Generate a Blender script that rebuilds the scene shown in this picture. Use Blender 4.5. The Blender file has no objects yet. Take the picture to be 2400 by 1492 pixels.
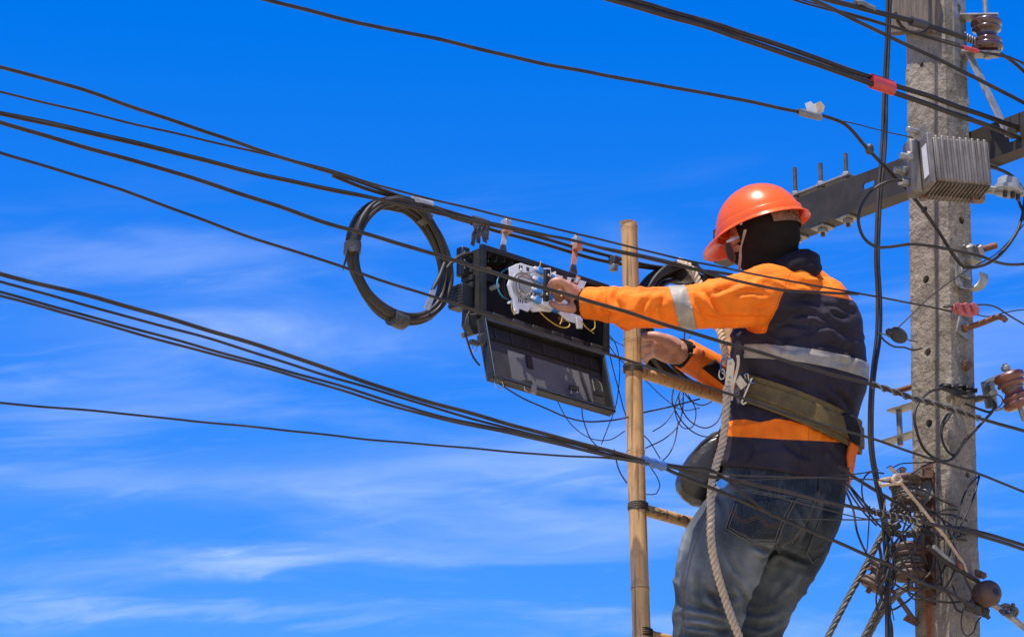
import bpy, bmesh, math, random
import numpy as np
from mathutils import Vector, Matrix
from mathutils.bvhtree import BVHTree

random.seed(7)
scene = bpy.context.scene
R = math.radians

# ------------------------------------------------------------------ camera
PITCH = R(20.0)
FPX = 7576.0                       # focal length in pixels of the 2400 px wide photograph
CAM = Vector((0.0, -8.9 * math.cos(PITCH), 1.6))
AX = Vector((1, 0, 0))
AA = Vector((0, math.cos(PITCH), math.sin(PITCH)))
AU = Vector((0, -math.sin(PITCH), math.cos(PITCH)))
cam_data = bpy.data.cameras.new('camera')
cam_data.sensor_width = 36.0
cam_data.lens = 36.0 * FPX / 2400.0
cam_data.clip_start = 0.1
cam_data.clip_end = 3000.0
cam = bpy.data.objects.new('camera', cam_data)
scene.collection.objects.link(cam)
cam.location = CAM
cam.rotation_euler = (R(90) + PITCH, 0, 0)
scene.camera = cam

# ------------------------------------------------------------------ sky and sun
SUN_EL = R(73.0)
SUN_DIR = Vector((-0.55, -0.83, 0)).normalized() * math.cos(SUN_EL) + Vector((0, 0, math.sin(SUN_EL)))
world = bpy.data.worlds.new('World')
scene.world = world
world.use_nodes = True
nt = world.node_tree
nt.nodes.clear()


def NN(t, kind, **kw):
    n = t.nodes.new(kind)
    for k, v in kw.items():
        if k.startswith('i_'):
            key = k[2:]
            key = int(key) if key.isdigit() else key.replace('_', ' ')
            n.inputs[key].default_value = v
        else:
            setattr(n, k, v)
    return n


def MATH(t, op, a, b=None, c=None):
    n = t.nodes.new('ShaderNodeMath')
    n.operation = op
    for i, x in enumerate((a, b, c)):
        if x is None:
            continue
        if isinstance(x, (int, float)):
            n.inputs[i].default_value = x
        else:
            t.links.new(x, n.inputs[i])
    return n.outputs[0]


sky = NN(nt, 'ShaderNodeTexSky', sky_type='NISHITA')
sky.sun_disc = False
sky.sun_elevation = SUN_EL
sky.sun_rotation = math.atan2(SUN_DIR.x, SUN_DIR.y)
sky.altitude = 0
sky.air_density = 1.0
sky.dust_density = 0.3
sky.ozone_density = 4.0
hs = NN(nt, 'ShaderNodeHueSaturation')
hs.inputs['Hue'].default_value = 0.519
hs.inputs['Saturation'].default_value = 1.45
hs.inputs['Value'].default_value = 1.0
nt.links.new(sky.outputs[0], hs.inputs['Color'])
# thin cirrus: noise drawn out along the horizon, in azimuth / elevation
tc = NN(nt, 'ShaderNodeTexCoord')
sep = NN(nt, 'ShaderNodeSeparateXYZ')
nt.links.new(tc.outputs['Generated'], sep.inputs[0])
az = MATH(nt, 'ARCTAN2', sep.outputs[0], sep.outputs[1])
el = MATH(nt, 'ARCSINE', sep.outputs[2])


def sky_noise(sx, sy, tilt, scale, detail, rough, dist, ox=0.0):
    e2 = MATH(nt, 'MULTIPLY_ADD', az, -tilt, el)
    cx = NN(nt, 'ShaderNodeCombineXYZ')
    nt.links.new(MATH(nt, 'MULTIPLY_ADD', az, sx, ox), cx.inputs[0])
    nt.links.new(MATH(nt, 'MULTIPLY', e2, sy), cx.inputs[1])
    n = NN(nt, 'ShaderNodeTexNoise')
    n.inputs['Scale'].default_value = scale
    n.inputs['Detail'].default_value = detail
    n.inputs['Roughness'].default_value = rough
    n.inputs['Distortion'].default_value = dist
    nt.links.new(cx.outputs[0], n.inputs['Vector'])
    return n.outputs[0]


def RAMP(t, x, lo, hi):
    n = t.nodes.new('ShaderNodeMapRange')
    n.interpolation_type = 'SMOOTHSTEP'
    n.inputs['From Min'].default_value = lo
    n.inputs['From Max'].default_value = hi
    t.links.new(x, n.inputs['Value'])
    return n.outputs[0]


n1 = sky_noise(8.0, 44.0, 0.03, 1.0, 5.0, 0.52, 0.7, 3.3)
n2 = sky_noise(26.0, 150.0, 0.10, 1.0, 4.0, 0.55, 0.9, 1.7)
n3 = sky_noise(5.0, 14.0, 0.0, 1.0, 2.0, 0.5, 0.0, 8.1)
streak = MATH(nt, 'ADD', MATH(nt, 'MULTIPLY', RAMP(nt, n1, 0.46, 0.80), 0.48),
              MATH(nt, 'MULTIPLY', RAMP(nt, n2, 0.50, 0.80), 0.10))
band = RAMP(nt, el, R(23.2), R(19.6))          # cirrus lies low, clear blue higher up
patch = RAMP(nt, n3, 0.25, 0.62)
# a few long streaks of cirrus at their places in the sky (azimuth, elevation, half length, half thickness, strength)
def wisp(a0, e0, la, le, k, tilt):
    de = MATH(nt, 'ADD', MATH(nt, 'MULTIPLY_ADD', MATH(nt, 'SUBTRACT', az, R(a0)), -tilt, el), -R(e0))
    de = MATH(nt, 'MULTIPLY_ADD', MATH(nt, 'SUBTRACT', n2, 0.5), R(0.9), de)
    q1 = MATH(nt, 'POWER', MATH(nt, 'DIVIDE', de, R(le)), 2.0)
    q2 = MATH(nt, 'POWER', MATH(nt, 'DIVIDE', MATH(nt, 'SUBTRACT', az, R(a0)), R(la)), 2.0)
    g = MATH(nt, 'EXPONENT', MATH(nt, 'MULTIPLY', MATH(nt, 'ADD', q1, q2), -1.0))
    return MATH(nt, 'MULTIPLY', g, k)
fac = MATH(nt, 'MULTIPLY', MATH(nt, 'MULTIPLY', streak, band), MATH(nt, 'MULTIPLY_ADD', patch, 0.8, 0.2))
for wz in [(-4.6, 15.7, 1.6, 0.16, 0.45, 0.10), (-7.3, 17.0, 2.6, 0.30, 0.30, 0.03),
           (-1.0, 17.3, 5.0, 0.50, 0.30, 0.06), (2.6, 17.9, 3.0, 0.45, 0.38, 0.12), (-6.6, 14.75, 4.2, 0.16, 0.38, 0.02),
           (-7.2, 20.9, 3.0, 0.42, 0.26, 0.04), (-4.5, 19.6, 4.5, 0.55, 0.20, 0.03), (7.6, 18.4, 1.8, 0.8, 0.34, 0.1), (5.0, 16.6, 3.0, 0.35, 0.2, 0.05), (2.5, 21.2, 0.9, 0.4, 0.16, -0.2)]:
    fac = MATH(nt, 'ADD', fac, MATH(nt, 'MULTIPLY', wisp(*wz), MATH(nt, 'MULTIPLY_ADD', n1, 1.5, 0.1)))
fac = MATH(nt, 'MINIMUM', fac, 0.62)
mixc = NN(nt, 'ShaderNodeMix', data_type='RGBA')
nt.links.new(fac, mixc.inputs[0])
nt.links.new(hs.outputs[0], mixc.inputs[6])
mixc.inputs[7].default_value = (2.5, 3.3, 5.2, 1)
bg = NN(nt, 'ShaderNodeBackground')
bg.inputs['Strength'].default_value = 0.15
nt.links.new(mixc.outputs[2], bg.inputs[0])
out = NN(nt, 'ShaderNodeOutputWorld')
nt.links.new(bg.outputs[0], out.inputs[0])

sun_data = bpy.data.lights.new('sun', 'SUN')
sun_data.energy = 5.0
sun_data.angle = R(0.5)
sun_data.color = (1.0, 0.93, 0.82)
sun = bpy.data.objects.new('sun', sun_data)
scene.collection.objects.link(sun)
sun.location = (0, 0, 30)
sun.rotation_euler = SUN_DIR.to_track_quat('Z', 'Y').to_euler()

vs = scene.view_settings
vs.view_transform = 'Standard'
vs.look = 'None'
vs.gamma = 1.0
vs.use_curve_mapping = False
vs.exposure = 0.6

# ------------------------------------------------------------------ geometry of the place
# u runs along the overhead lines (to the right and away), v across them (towards the viewer and right)
PHI = R(42.0)
W = Vector((math.cos(PHI), math.sin(PHI), 0))
N = Vector((math.sin(PHI), -math.cos(PHI), 0))
Z = Vector((0, 0, 1))
SC = FPX / 8.95                    # photo pixels per metre around the worker


def ray(px, py):
    return AA + AX * ((px - 1200.0) / FPX) + AU * ((746.0 - py) / FPX)


def at(px, py, v):
    """point of the line plane v seen at a photo position"""
    d = ray(px, py)
    return CAM + d * ((v - CAM.dot(N)) / d.dot(N))


def atu(px, py, u):
    d = ray(px, py)
    return CAM + d * ((u - CAM.dot(W)) / d.dot(W))


def dep(px, py, t):
    """point at distance t along the viewing axis"""
    return CAM + ray(px, py) * t


def cw(x, y, d):
    return AX * x + AU * y + AA * d

# ------------------------------------------------------------------ helpers
COL = scene.collection


def vec(p):
    return p if isinstance(p, Vector) else Vector(p)


def spline(pts, step=0.02, closed=False):
    """Catmull-Rom through the points, resampled at about `step`"""
    P = [vec(p) for p in pts]
    if len(P) == 2:
        n = max(1, int((P[1] - P[0]).length / step))
        return [P[0].lerp(P[1], i / n) for i in range(n + 1)]
    out = []
    n = len(P)
    segs = n if closed else n - 1
    for i in range(segs):
        p1, p2 = P[i], P[(i + 1) % n]
        p0 = P[(i - 1) % n] if (closed or i > 0) else p1 * 2 - p2
        p3 = P[(i + 2) % n] if (closed or i + 2 < n) else p2 * 2 - p1
        # centripetal parameterisation keeps uneven spacing from looping
        t01 = max((p1 - p0).length, 1e-6) ** 0.5
        t12 = max((p2 - p1).length, 1e-6) ** 0.5
        t23 = max((p3 - p2).length, 1e-6) ** 0.5
        m1 = (p2 - p1) + t12 * ((p1 - p0) / t01 - (p2 - p0) / (t01 + t12))
        m2 = (p2 - p1) + t12 * ((p3 - p2) / t23 - (p3 - p1) / (t12 + t23))
        k = max(1, min(60, int((p2 - p1).length / step)))
        for j in range(k):
            s = j / k
            a = 2 * (p1 - p2) + m1 + m2
            b = -3 * (p1 - p2) - m1 - m1 - m2
            out.append(((a * s + b) * s + m1) * s + p1)
    if not closed:
        out.append(P[-1].copy())
    return out


def frames(path, closed=False):
    n = len(path)
    T = []
    for i in range(n):
        a = path[(i - 1) % n] if (closed or i > 0) else path[i]
        b = path[(i + 1) % n] if (closed or i < n - 1) else path[i]
        d = b - a
        T.append(d.normalized() if d.length > 1e-9 else Vector((0, 0, 1)))
    ref = Vector((0, 0, 1)) if abs(T[0].z) < 0.9 else Vector((1, 0, 0))
    e = (ref - T[0] * ref.dot(T[0])).normalized()
    fr = []
    for i in range(n):
        e = e - T[i] * e.dot(T[i])
        e = e.normalized() if e.length > 1e-6 else T[i].orthogonal().normalized()
        fr.append((e.copy(), T[i].cross(e)))
    return fr


def vnoise(P, seed=0):
    """smooth value noise in numpy, P (n,3) -> (n,) in -1..1"""
    P = np.asarray(P)
    i = np.floor(P).astype(np.int64)
    f = P - i
    f = f * f * f * (f * (f * 6 - 15) + 10)

    def h(a, b, c):
        x = (a * 374761393 + b * 668265263 + c * 2147483647 + seed * 974711) & 0xFFFFFFFF
        x = ((x ^ (x >> 13)) * 1274126177) & 0xFFFFFFFF
        x = (x ^ (x >> 16)) & 0xFFFF
        return x / 32767.5 - 1.0
    r = 0
    for dx in (0, 1):
        for dy in (0, 1):
            for dz in (0, 1):
                w = (f[:, 0] if dx else 1 - f[:, 0]) * (f[:, 1] if dy else 1 - f[:, 1]) * (f[:, 2] if dz else 1 - f[:, 2])
                r = r + w * h(i[:, 0] + dx, i[:, 1] + dy, i[:, 2] + dz)
    return r


class MB:
    def __init__(self):
        self.v, self.f = [], []

    def add(self, vs_, fs_):
        o = len(self.v)
        self.v += [tuple(p) for p in vs_]
        self.f += [tuple(i + o for i in f) for f in fs_]
        return self

    def tube(self, path, r, n=8, closed=False, caps=True, flat=None):
        path = [vec(p) for p in path]
        fr = frames(path, closed)
        m = len(path)
        vs_, fs_ = [], []
        for i, p in enumerate(path):
            rr = r[i] if isinstance(r, (list, tuple)) else r
            for k in range(n):
                a = 2 * math.pi * k / n
                q = fr[i][0] * math.cos(a) + fr[i][1] * math.sin(a)
                vs_.append(p + q * rr)
        for i in range(m if closed else m - 1):
            j = (i + 1) % m
            for k in range(n):
                k2 = (k + 1) % n
                fs_.append((i * n + k, i * n + k2, j * n + k2, j * n + k))
        if caps and not closed:
            fs_.append(tuple(range(n))[::-1])
            fs_.append(tuple((m - 1) * n + k for k in range(n)))
        return self.add(vs_, fs_)

    def strands(self, path, R0, r, count, pitch, n=6, phase=0.0):
        """twisted strands round a path"""
        path = [vec(p) for p in path]
        fr = frames(path)
        s = 0.0
        lines = [[] for _ in range(count)]
        for i, p in enumerate(path):
            if i:
                s += (p - path[i - 1]).length
            for k in range(count):
                a = phase + 2 * math.pi * (k / count + s / pitch)
                lines[k].append(p + (fr[i][0] * math.cos(a) + fr[i][1] * math.sin(a)) * R0)
        for l in lines:
            self.tube(l, r, n)
        return self

    def box(self, c, ex, ey, ez):
        """centre and the three half-axis vectors"""
        c, ex, ey, ez = vec(c), vec(ex), vec(ey), vec(ez)
        vs_ = [c + ex * a + ey * b + ez * d for d in (-1, 1) for b in (-1, 1) for a in (-1, 1)]
        fs_ = [(0, 2, 3, 1), (4, 5, 7, 6), (0, 1, 5, 4), (2, 6, 7, 3), (0, 4, 6, 2), (1, 3, 7, 5)]
        if ex.cross(ey).dot(ez) < 0:
            fs_ = [f[::-1] for f in fs_]
        return self.add(vs_, fs_)

    def prism(self, poly, thick):
        """polygon of points, pushed along the vector `thick`"""
        P = [vec(p) for p in poly]
        t = vec(thick)
        n = len(P)
        nrm = Vector((0, 0, 0))
        for i in range(n):
            nrm += (P[i] - P[0]).cross(P[(i + 1) % n] - P[0])
        if nrm.dot(t) > 0:
            P = P[::-1]
        vs_ = P + [p + t for p in P]
        fs_ = [tuple(range(n)), tuple(range(2 * n - 1, n - 1, -1))]
        for i in range(n):
            j = (i + 1) % n
            fs_.append((j, i, n + i, n + j))
        return self.add(vs_, fs_)

    def lathe(self, c, axis, prof, n=24):
        """profile of (radius, height) about an axis; closes on the axis where radius is 0"""
        c, ax = vec(c), vec(axis).normalized()
        e = ax.orthogonal().normalized()
        g = ax.cross(e)
        vs_, fs_ = [], []
        for r_, h in prof:
            for k in range(n):
                a = 2 * math.pi * k / n
                vs_.append(c + ax * h + (e * math.cos(a) + g * math.sin(a)) * max(r_, 1e-5))
        for i in range(len(prof) - 1):
            for k in range(n):
                k2 = (k + 1) % n
                fs_.append((i * n + k, i * n + k2, (i + 1) * n + k2, (i + 1) * n + k))
        fs_.append(tuple(range(n))[::-1])
        fs_.append(tuple((len(prof) - 1) * n + k for k in range(n)))
        return self.add(vs_, fs_)

    def cyl(self, a, b, r, n=14):
        a, b = vec(a), vec(b)
        d = b - a
        c = min(r * 0.18, d.length * 0.2)
        return self.lathe(a, d, [(r - c, 0), (r, c), (r, d.length - c), (r - c, d.length)], n)

    def hexnut(self, a, b, r):
        a, b = vec(a), vec(b)
        d = b - a
        return self.lathe(a, d, [(r * 0.9, 0), (r, d.length * 0.12), (r, d.length * 0.88), (r * 0.9, d.length)], 6)

    def ball(self, c, ex, ey, ez, n=16, m=10):
        c = vec(c)
        ex, ey, ez = vec(ex), vec(ey), vec(ez)
        vs_ = [c - ez]
        for i in range(1, m):
            a = -math.pi / 2 + math.pi * i / m
            for k in range(n):
                b = 2 * math.pi * k / n
                vs_.append(c + (ex * math.cos(b) + ey * math.sin(b)) * math.cos(a) + ez * math.sin(a))
        vs_.append(c + ez)
        fs_ = []
        for k in range(n):
            k2 = (k + 1) % n
            fs_.append((0, 1 + k2, 1 + k))
            for i in range(m - 2):
                q = 1 + i * n
                fs_.append((q + k, q + k2, q + n + k2, q + n + k))
            q = 1 + (m - 2) * n
            fs_.append((q + k, q + k2, len(vs_) - 1))
        if ex.cross(ey).dot(ez) < 0:
            fs_ = [f[::-1] for f in fs_]
        return self.add(vs_, fs_)

    def strip(self, path, half, thick):
        """ribbon along a path: half(i) half-width vector, thick vector"""
        path = [vec(p) for p in path]
        vs_, fs_ = [], []
        for i, p in enumerate(path):
            h = half(i) if callable(half) else vec(half)
            t = thick(i) if callable(thick) else vec(thick)
            vs_ += [p - h - t, p + h - t, p + h + t, p - h + t]
        for i in range(len(path) - 1):
            for k in range(4):
                k2 = (k + 1) % 4
                fs_.append((i * 4 + k, i * 4 + k2, i * 4 + 4 + k2, i * 4 + 4 + k))
        fs_.append((3, 2, 1, 0))
        q = (len(path) - 1) * 4
        fs_.append((q, q + 1, q + 2, q + 3))
        return self.add(vs_, fs_)

    def mesh(self, name):
        me = bpy.data.meshes.new(name)
        me.from_pydata(self.v, [], self.f)
        me.update()
        return me

    def build(self, name, mat, parent=None, smooth=True, angle=38, bevel=0.0, fix=True):
        me = self.mesh(name)
        if fix:
            bm = bmesh.new()
            bm.from_mesh(me)
            bmesh.ops.recalc_face_normals(bm, faces=bm.faces)
            bm.to_mesh(me)
            bm.free()
        return link(name, me, mat, parent, smooth, angle, bevel)


def link(name, me, mat, parent=None, smooth=True, angle=38, bevel=0.0):
    if smooth:
        me.polygons.foreach_set('use_smooth', [True] * len(me.polygons))
        me.set_sharp_from_angle(angle=R(angle))
    o = bpy.data.objects.new(name, me)
    COL.objects.link(o)
    me.materials.append(mat)
    if parent is not None:
        o.parent = parent
        o.matrix_parent_inverse = parent.matrix_basis.inverted()
    if bevel:
        b = o.modifiers.new('Bevel', 'BEVEL')
        b.width = bevel
        b.segments = 2
        b.limit_method = 'ANGLE'
        b.angle_limit = R(40)
    return o


def thing(name, label, cat, loc, group=None):
    o = bpy.data.objects.new(name, None)
    o.empty_display_size = 0.05
    COL.objects.link(o)
    o.location = loc
    return tag(o, label, cat, group)


def tag(o, label, cat, group=None):
    o['label'] = label
    o['category'] = cat
    if group:
        o['group'] = group
    return o


def boolean_cut(o, cutter):
    """subtract a MB from an object for good"""
    c = cutter.build('cutter', o.data.materials[0], smooth=False)
    m = o.modifiers.new('cut', 'BOOLEAN')
    m.operation = 'DIFFERENCE'
    m.solver = 'EXACT'
    m.object = c
    bpy.context.view_layer.update()
    me = bpy.data.meshes.new_from_object(o.evaluated_get(bpy.context.evaluated_depsgraph_get()))
    o.modifiers.clear()
    old = o.data
    o.data = me
    bpy.data.objects.remove(c)
    bpy.data.meshes.remove(old)
    me.polygons.foreach_set('use_smooth', [True] * len(me.polygons))
    me.set_sharp_from_angle(angle=R(38))
    return o


# ------------------------------------------------------------------ materials
def mat(name, c1, c2=None, rough=0.5, metal=0.0, scale=20.0, detail=4.0, stretch=(1, 1, 1), bump=0.0, bscale=None,
        bstretch=None, lo=0.35, hi=0.65, spec=0.5, coat=0.0, sheen=0.0, sss=0.0, bdist=0.004, rvar=0.0):
    m = bpy.data.materials.new(name)
    m.use_nodes = True
    t = m.node_tree
    p = t.nodes['Principled BSDF']
    p.inputs['Roughness'].default_value = rough
    p.inputs['Metallic'].default_value = metal
    p.inputs['Specular IOR Level'].default_value = spec
    p.inputs['Coat Weight'].default_value = coat
    p.inputs['Coat Roughness'].default_value = 0.08
    p.inputs['Sheen Weight'].default_value = sheen
    if sss:
        p.inputs['Subsurface Weight'].default_value = sss
        p.inputs['Subsurface Radius'].default_value = (0.012, 0.005, 0.003)
        p.inputs['Subsurface Scale'].default_value = 0.6
    co = NN(t, 'ShaderNodeTexCoord')
    mp = NN(t, 'ShaderNodeMapping')
    mp.inputs['Scale'].default_value = stretch
    t.links.new(co.outputs['Object'], mp.inputs[0])
    if c2 is None:
        c2 = tuple(x * 0.8 for x in c1)
    n = NN(t, 'ShaderNodeTexNoise')
    n.inputs['Scale'].default_value = scale
    n.inputs['Detail'].default_value = detail
    n.inputs['Roughness'].default_value = 0.6
    t.links.new(mp.outputs[0], n.inputs['Vector'])
    f = RAMP(t, n.outputs[0], lo, hi)
    mx = NN(t, 'ShaderNodeMix', data_type='RGBA')
    mx.inputs[6].default_value = (*c1, 1)
    mx.inputs[7].default_value = (*c2, 1)
    t.links.new(f, mx.inputs[0])
    t.links.new(mx.outputs[2], p.inputs['Base Color'])
    if rvar:
        t.links.new(MATH(t, 'MULTIPLY_ADD', f, rvar, rough), p.inputs['Roughness'])
    if bump:
        mp2 = NN(t, 'ShaderNodeMapping')
        mp2.inputs['Scale'].default_value = bstretch or stretch
        t.links.new(co.outputs['Object'], mp2.inputs[0])
        n2_ = NN(t, 'ShaderNodeTexNoise')
        n2_.inputs['Scale'].default_value = bscale or scale * 3
        n2_.inputs['Detail'].default_value = 5
        t.links.new(mp2.outputs[0], n2_.inputs['Vector'])
        b = NN(t, 'ShaderNodeBump')
        b.inputs['Strength'].default_value = bump
        b.inputs['Distance'].default_value = bdist
        t.links.new(n2_.outputs[0], b.inputs['Height'])
        t.links.new(b.outputs[0], p.inputs['Normal'])
    m['mix'] = mx.name
    return m


MT = {}
MT['rubber'] = mat('black_rubber', (0.016, 0.0120, 0.0085), (0.034, 0.027, 0.019), rough=0.42, scale=12, rvar=0.15, spec=0.3)
MT['rubber_grey'] = mat('weathered_cable', (0.040, 0.031, 0.022), (0.020, 0.0155, 0.011), rough=0.5, scale=10, spec=0.3)
MT['strand'] = mat('steel_strand', (0.22, 0.205, 0.18), (0.13, 0.115, 0.10), rough=0.42, metal=0.7, scale=50)
MT['plastic'] = mat('black_plastic', (0.012, 0.0115, 0.011), (0.020, 0.019, 0.0175), rough=0.45, spec=0.35, scale=25, bump=0.1, bscale=260)
MT['plastic_grey'] = mat('dark_grey_plastic', (0.040, 0.038, 0.036), (0.028, 0.027, 0.025), rough=0.5, spec=0.35, scale=25, bump=0.12, bscale=240)
MT['panel_reflection'] = mat('painted_reflection_grey', (0.115, 0.115, 0.120), (0.095, 0.095, 0.100), rough=0.4, scale=8, spec=0.35)  # grey base colour stands in for a reflection in the lid panel
MT['white_plastic'] = mat('white_plastic', (0.72, 0.71, 0.70), (0.60, 0.59, 0.58), rough=0.4, scale=18)
MT['clear'] = mat('milky_plastic', (0.27, 0.28, 0.265), (0.20, 0.21, 0.20), rough=0.4, scale=25)
MT['blue_plastic'] = mat('blue_plastic', (0.055, 0.26, 0.66), (0.04, 0.20, 0.52), rough=0.35, scale=40)
MT['blue_tape'] = mat('blue_tape', (0.035, 0.095, 0.27), (0.055, 0.125, 0.32), rough=0.45, scale=60, bump=0.4, bscale=120)
MT['red_tape'] = mat('red_tape', (0.52, 0.045, 0.035), (0.40, 0.04, 0.035), rough=0.4, scale=50)
MT['red_plastic'] = mat('faded_red_plastic', (0.44, 0.10, 0.09), (0.33, 0.07, 0.06), rough=0.55, scale=60)
MT['galv'] = mat('galvanised_steel', (0.33, 0.315, 0.285), (0.22, 0.21, 0.19), rough=0.5, metal=0.55, scale=40, bump=0.15, bscale=120)
MT['alu'] = mat('cast_aluminium', (0.205, 0.180, 0.150), (0.140, 0.120, 0.098), rough=0.55, metal=0.35, scale=26, bump=0.2, bscale=150, stretch=(1, 1, 0.5))
MT['chrome'] = mat('chrome', (0.46, 0.45, 0.43), (0.34, 0.33, 0.31), rough=0.22, metal=1.0, scale=30)
MT['steel_paint'] = mat('dark_painted_steel', (0.030, 0.0245, 0.0175), (0.044, 0.036, 0.026), rough=0.55, spec=0.3, metal=0.1, scale=14, bump=0.12, bscale=300)
MT['stud'] = mat('dull_zinc_steel', (0.12, 0.102, 0.080), (0.080, 0.066, 0.050), rough=0.6, metal=0.4, scale=60)
MT['rust'] = mat('rusty_steel', (0.20, 0.082, 0.040), (0.11, 0.050, 0.030), rough=0.75, metal=0.2, scale=55, bump=0.4, bscale=200)
MT['rust_dark'] = mat('dark_rusty_steel', (0.075, 0.038, 0.028), (0.13, 0.060, 0.034), rough=0.72, metal=0.2, scale=45, bump=0.4, bscale=180)
MT['porcelain'] = mat('brown_porcelain', (0.060, 0.022, 0.015), (0.085, 0.036, 0.024), rough=0.16, scale=18, coat=0.6, rvar=0.12)
MT['porcelain_dusty'] = mat('dusty_brown_porcelain', (0.050, 0.024, 0.016), (0.090, 0.050, 0.034), rough=0.45, scale=22, coat=0.0, spec=0.4, rvar=0.2)
MT['porcelain_red'] = mat('red_brown_porcelain', (0.125, 0.036, 0.018), (0.175, 0.056, 0.028), rough=0.28, scale=20, coat=0.15, rvar=0.15)
MT['rope'] = mat('beige_rope', (0.55, 0.44, 0.31), (0.40, 0.31, 0.21), rough=0.85, scale=70, bump=0.6, bscale=420)
MT['twine'] = mat('pale_twine', (0.56, 0.43, 0.29), (0.42, 0.31, 0.20), rough=0.85, scale=70, bump=0.6, bscale=420)
MT['copper'] = mat('brown_wire', (0.16, 0.07, 0.035), rough=0.5)
MT['cyan_wire'] = mat('cyan_wire', (0.05, 0.36, 0.52), rough=0.4)
MT['yellow_wire'] = mat('yellow_wire', (0.58, 0.38, 0.04), rough=0.4)
MT['orange_tag'] = mat('orange_tag', (0.42, 0.13, 0.06), (0.38, 0.22, 0.15), rough=0.5, scale=60)
MT['paper'] = mat('white_label', (0.66, 0.66, 0.65), (0.58, 0.58, 0.57), rough=0.6, scale=40)
MT['grey_tape'] = mat('grey_tape', (0.17, 0.165, 0.155), (0.11, 0.105, 0.10), rough=0.4, scale=60, bump=0.3, bscale=90)
MT['silver_tape'] = mat('silver_tape', (0.42, 0.41, 0.39), (0.33, 0.32, 0.30), rough=0.35, metal=0.3, scale=60, bump=0.3, bscale=90)
MT['black_tape'] = mat('black_tape', (0.030, 0.027, 0.024), (0.050, 0.045, 0.040), rough=0.5, scale=60, bump=0.5, bscale=140)
MT['skin'] = mat('skin', (0.46, 0.225, 0.135), (0.36, 0.155, 0.085), rough=0.5, scale=45, sss=0.12, bump=0.25, bscale=380, bdist=0.002)
MT['wood'] = mat('weathered_timber', (0.135, 0.105, 0.075), (0.075, 0.055, 0.040), rough=0.85, scale=30, stretch=(5, 5, 0.35), bump=0.7, bscale=40, bstretch=(6, 6, 0.4))
MT['guy'] = mat('guy_strand_grey', (0.130, 0.115, 0.090), (0.075, 0.065, 0.050), rough=0.55, metal=0.35, scale=60)
MT['ground'] = mat('pale_dry_earth', (0.47, 0.39, 0.28), (0.40, 0.33, 0.23), rough=0.95, scale=0.6, bump=0.5, bscale=6)


def cable(name, label, pts, r, m='rubber', cat='cable', group=None, n=8, step=0.03, parent=None):
    """pts are photo positions with the line plane (px, py, v) or world points"""
    P = [at(*p) if not isinstance(p, Vector) else p for p in pts]
    # lines that leave the picture go on beyond it
    if not isinstance(pts[0], Vector):
        def gone(p):
            return p[0] < -20 or p[0] > 2400 or p[1] < -10 or p[1] > 1500
        if gone(pts[0]):
            d0 = (P[0] - P[1]).normalized()
            P = [P[0] + d0 * 3.5, P[0] + d0 * 1.2] + P
        if gone(pts[-1]):
            d1 = (P[-1] - P[-2]).normalized()
            P = P + [P[-1] + d1 * 1.0, P[-1] + d1 * 2.4]
    S = spline(P, step)
    # a stiff sheath is never quite straight
    ph = [random.uniform(0, 6.28) for _ in range(4)]
    l_ = 0.0
    Q = []
    for i, p in enumerate(S):
        if i:
            l_ += (p - S[i - 1]).length
        k_ = 0.0009 + r * 0.07
        Q.append(p + Z * (k_ * (math.sin(l_ * 13 + ph[0]) * 0.6 + math.sin(l_ * 29 + ph[1]) * 0.35)) + N * (k_ * (math.sin(l_ * 11 + ph[2]) + math.sin(l_ * 23 + ph[3]) * 0.5)))
    S = Q
    o = MB().tube(S, r * 0.88, n).build(name, MT[m], parent, fix=False, angle=60)
    if parent is None:
        tag(o, label, cat, group)
    return o

# ------------------------------------------------------------------ ground
g = MB().add([(-900, -900, 0), (900, -900, 0), (900, 900, 0), (-900, 900, 0)], [(0, 1, 2, 3)]).build('ground', MT['ground'], smooth=False)
g['kind'] = 'structure'

# ------------------------------------------------------------------ concrete pole
VP = 0.70
PA0, PB0 = at(2193, 0, VP), at(2221, 1492, VP)
PDIR = (PA0 - PB0).normalized()
HU, HV = 0.060, 0.073


def pole_axis(z):
    return PB0 + PDIR * ((z - PB0.z) / PDIR.z)


def Lf(px, py, out=0.0):
    """point on the pole's left face (out = metres proud of it)"""
    z = 4.6
    for _ in range(4):
        p = atu(px, py, pole_axis(z).dot(W) - HU - out)
        z = p.z
    return p


def Rf(px, py, out=0.0):
    return at(px, py, VP + HV + out)


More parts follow.
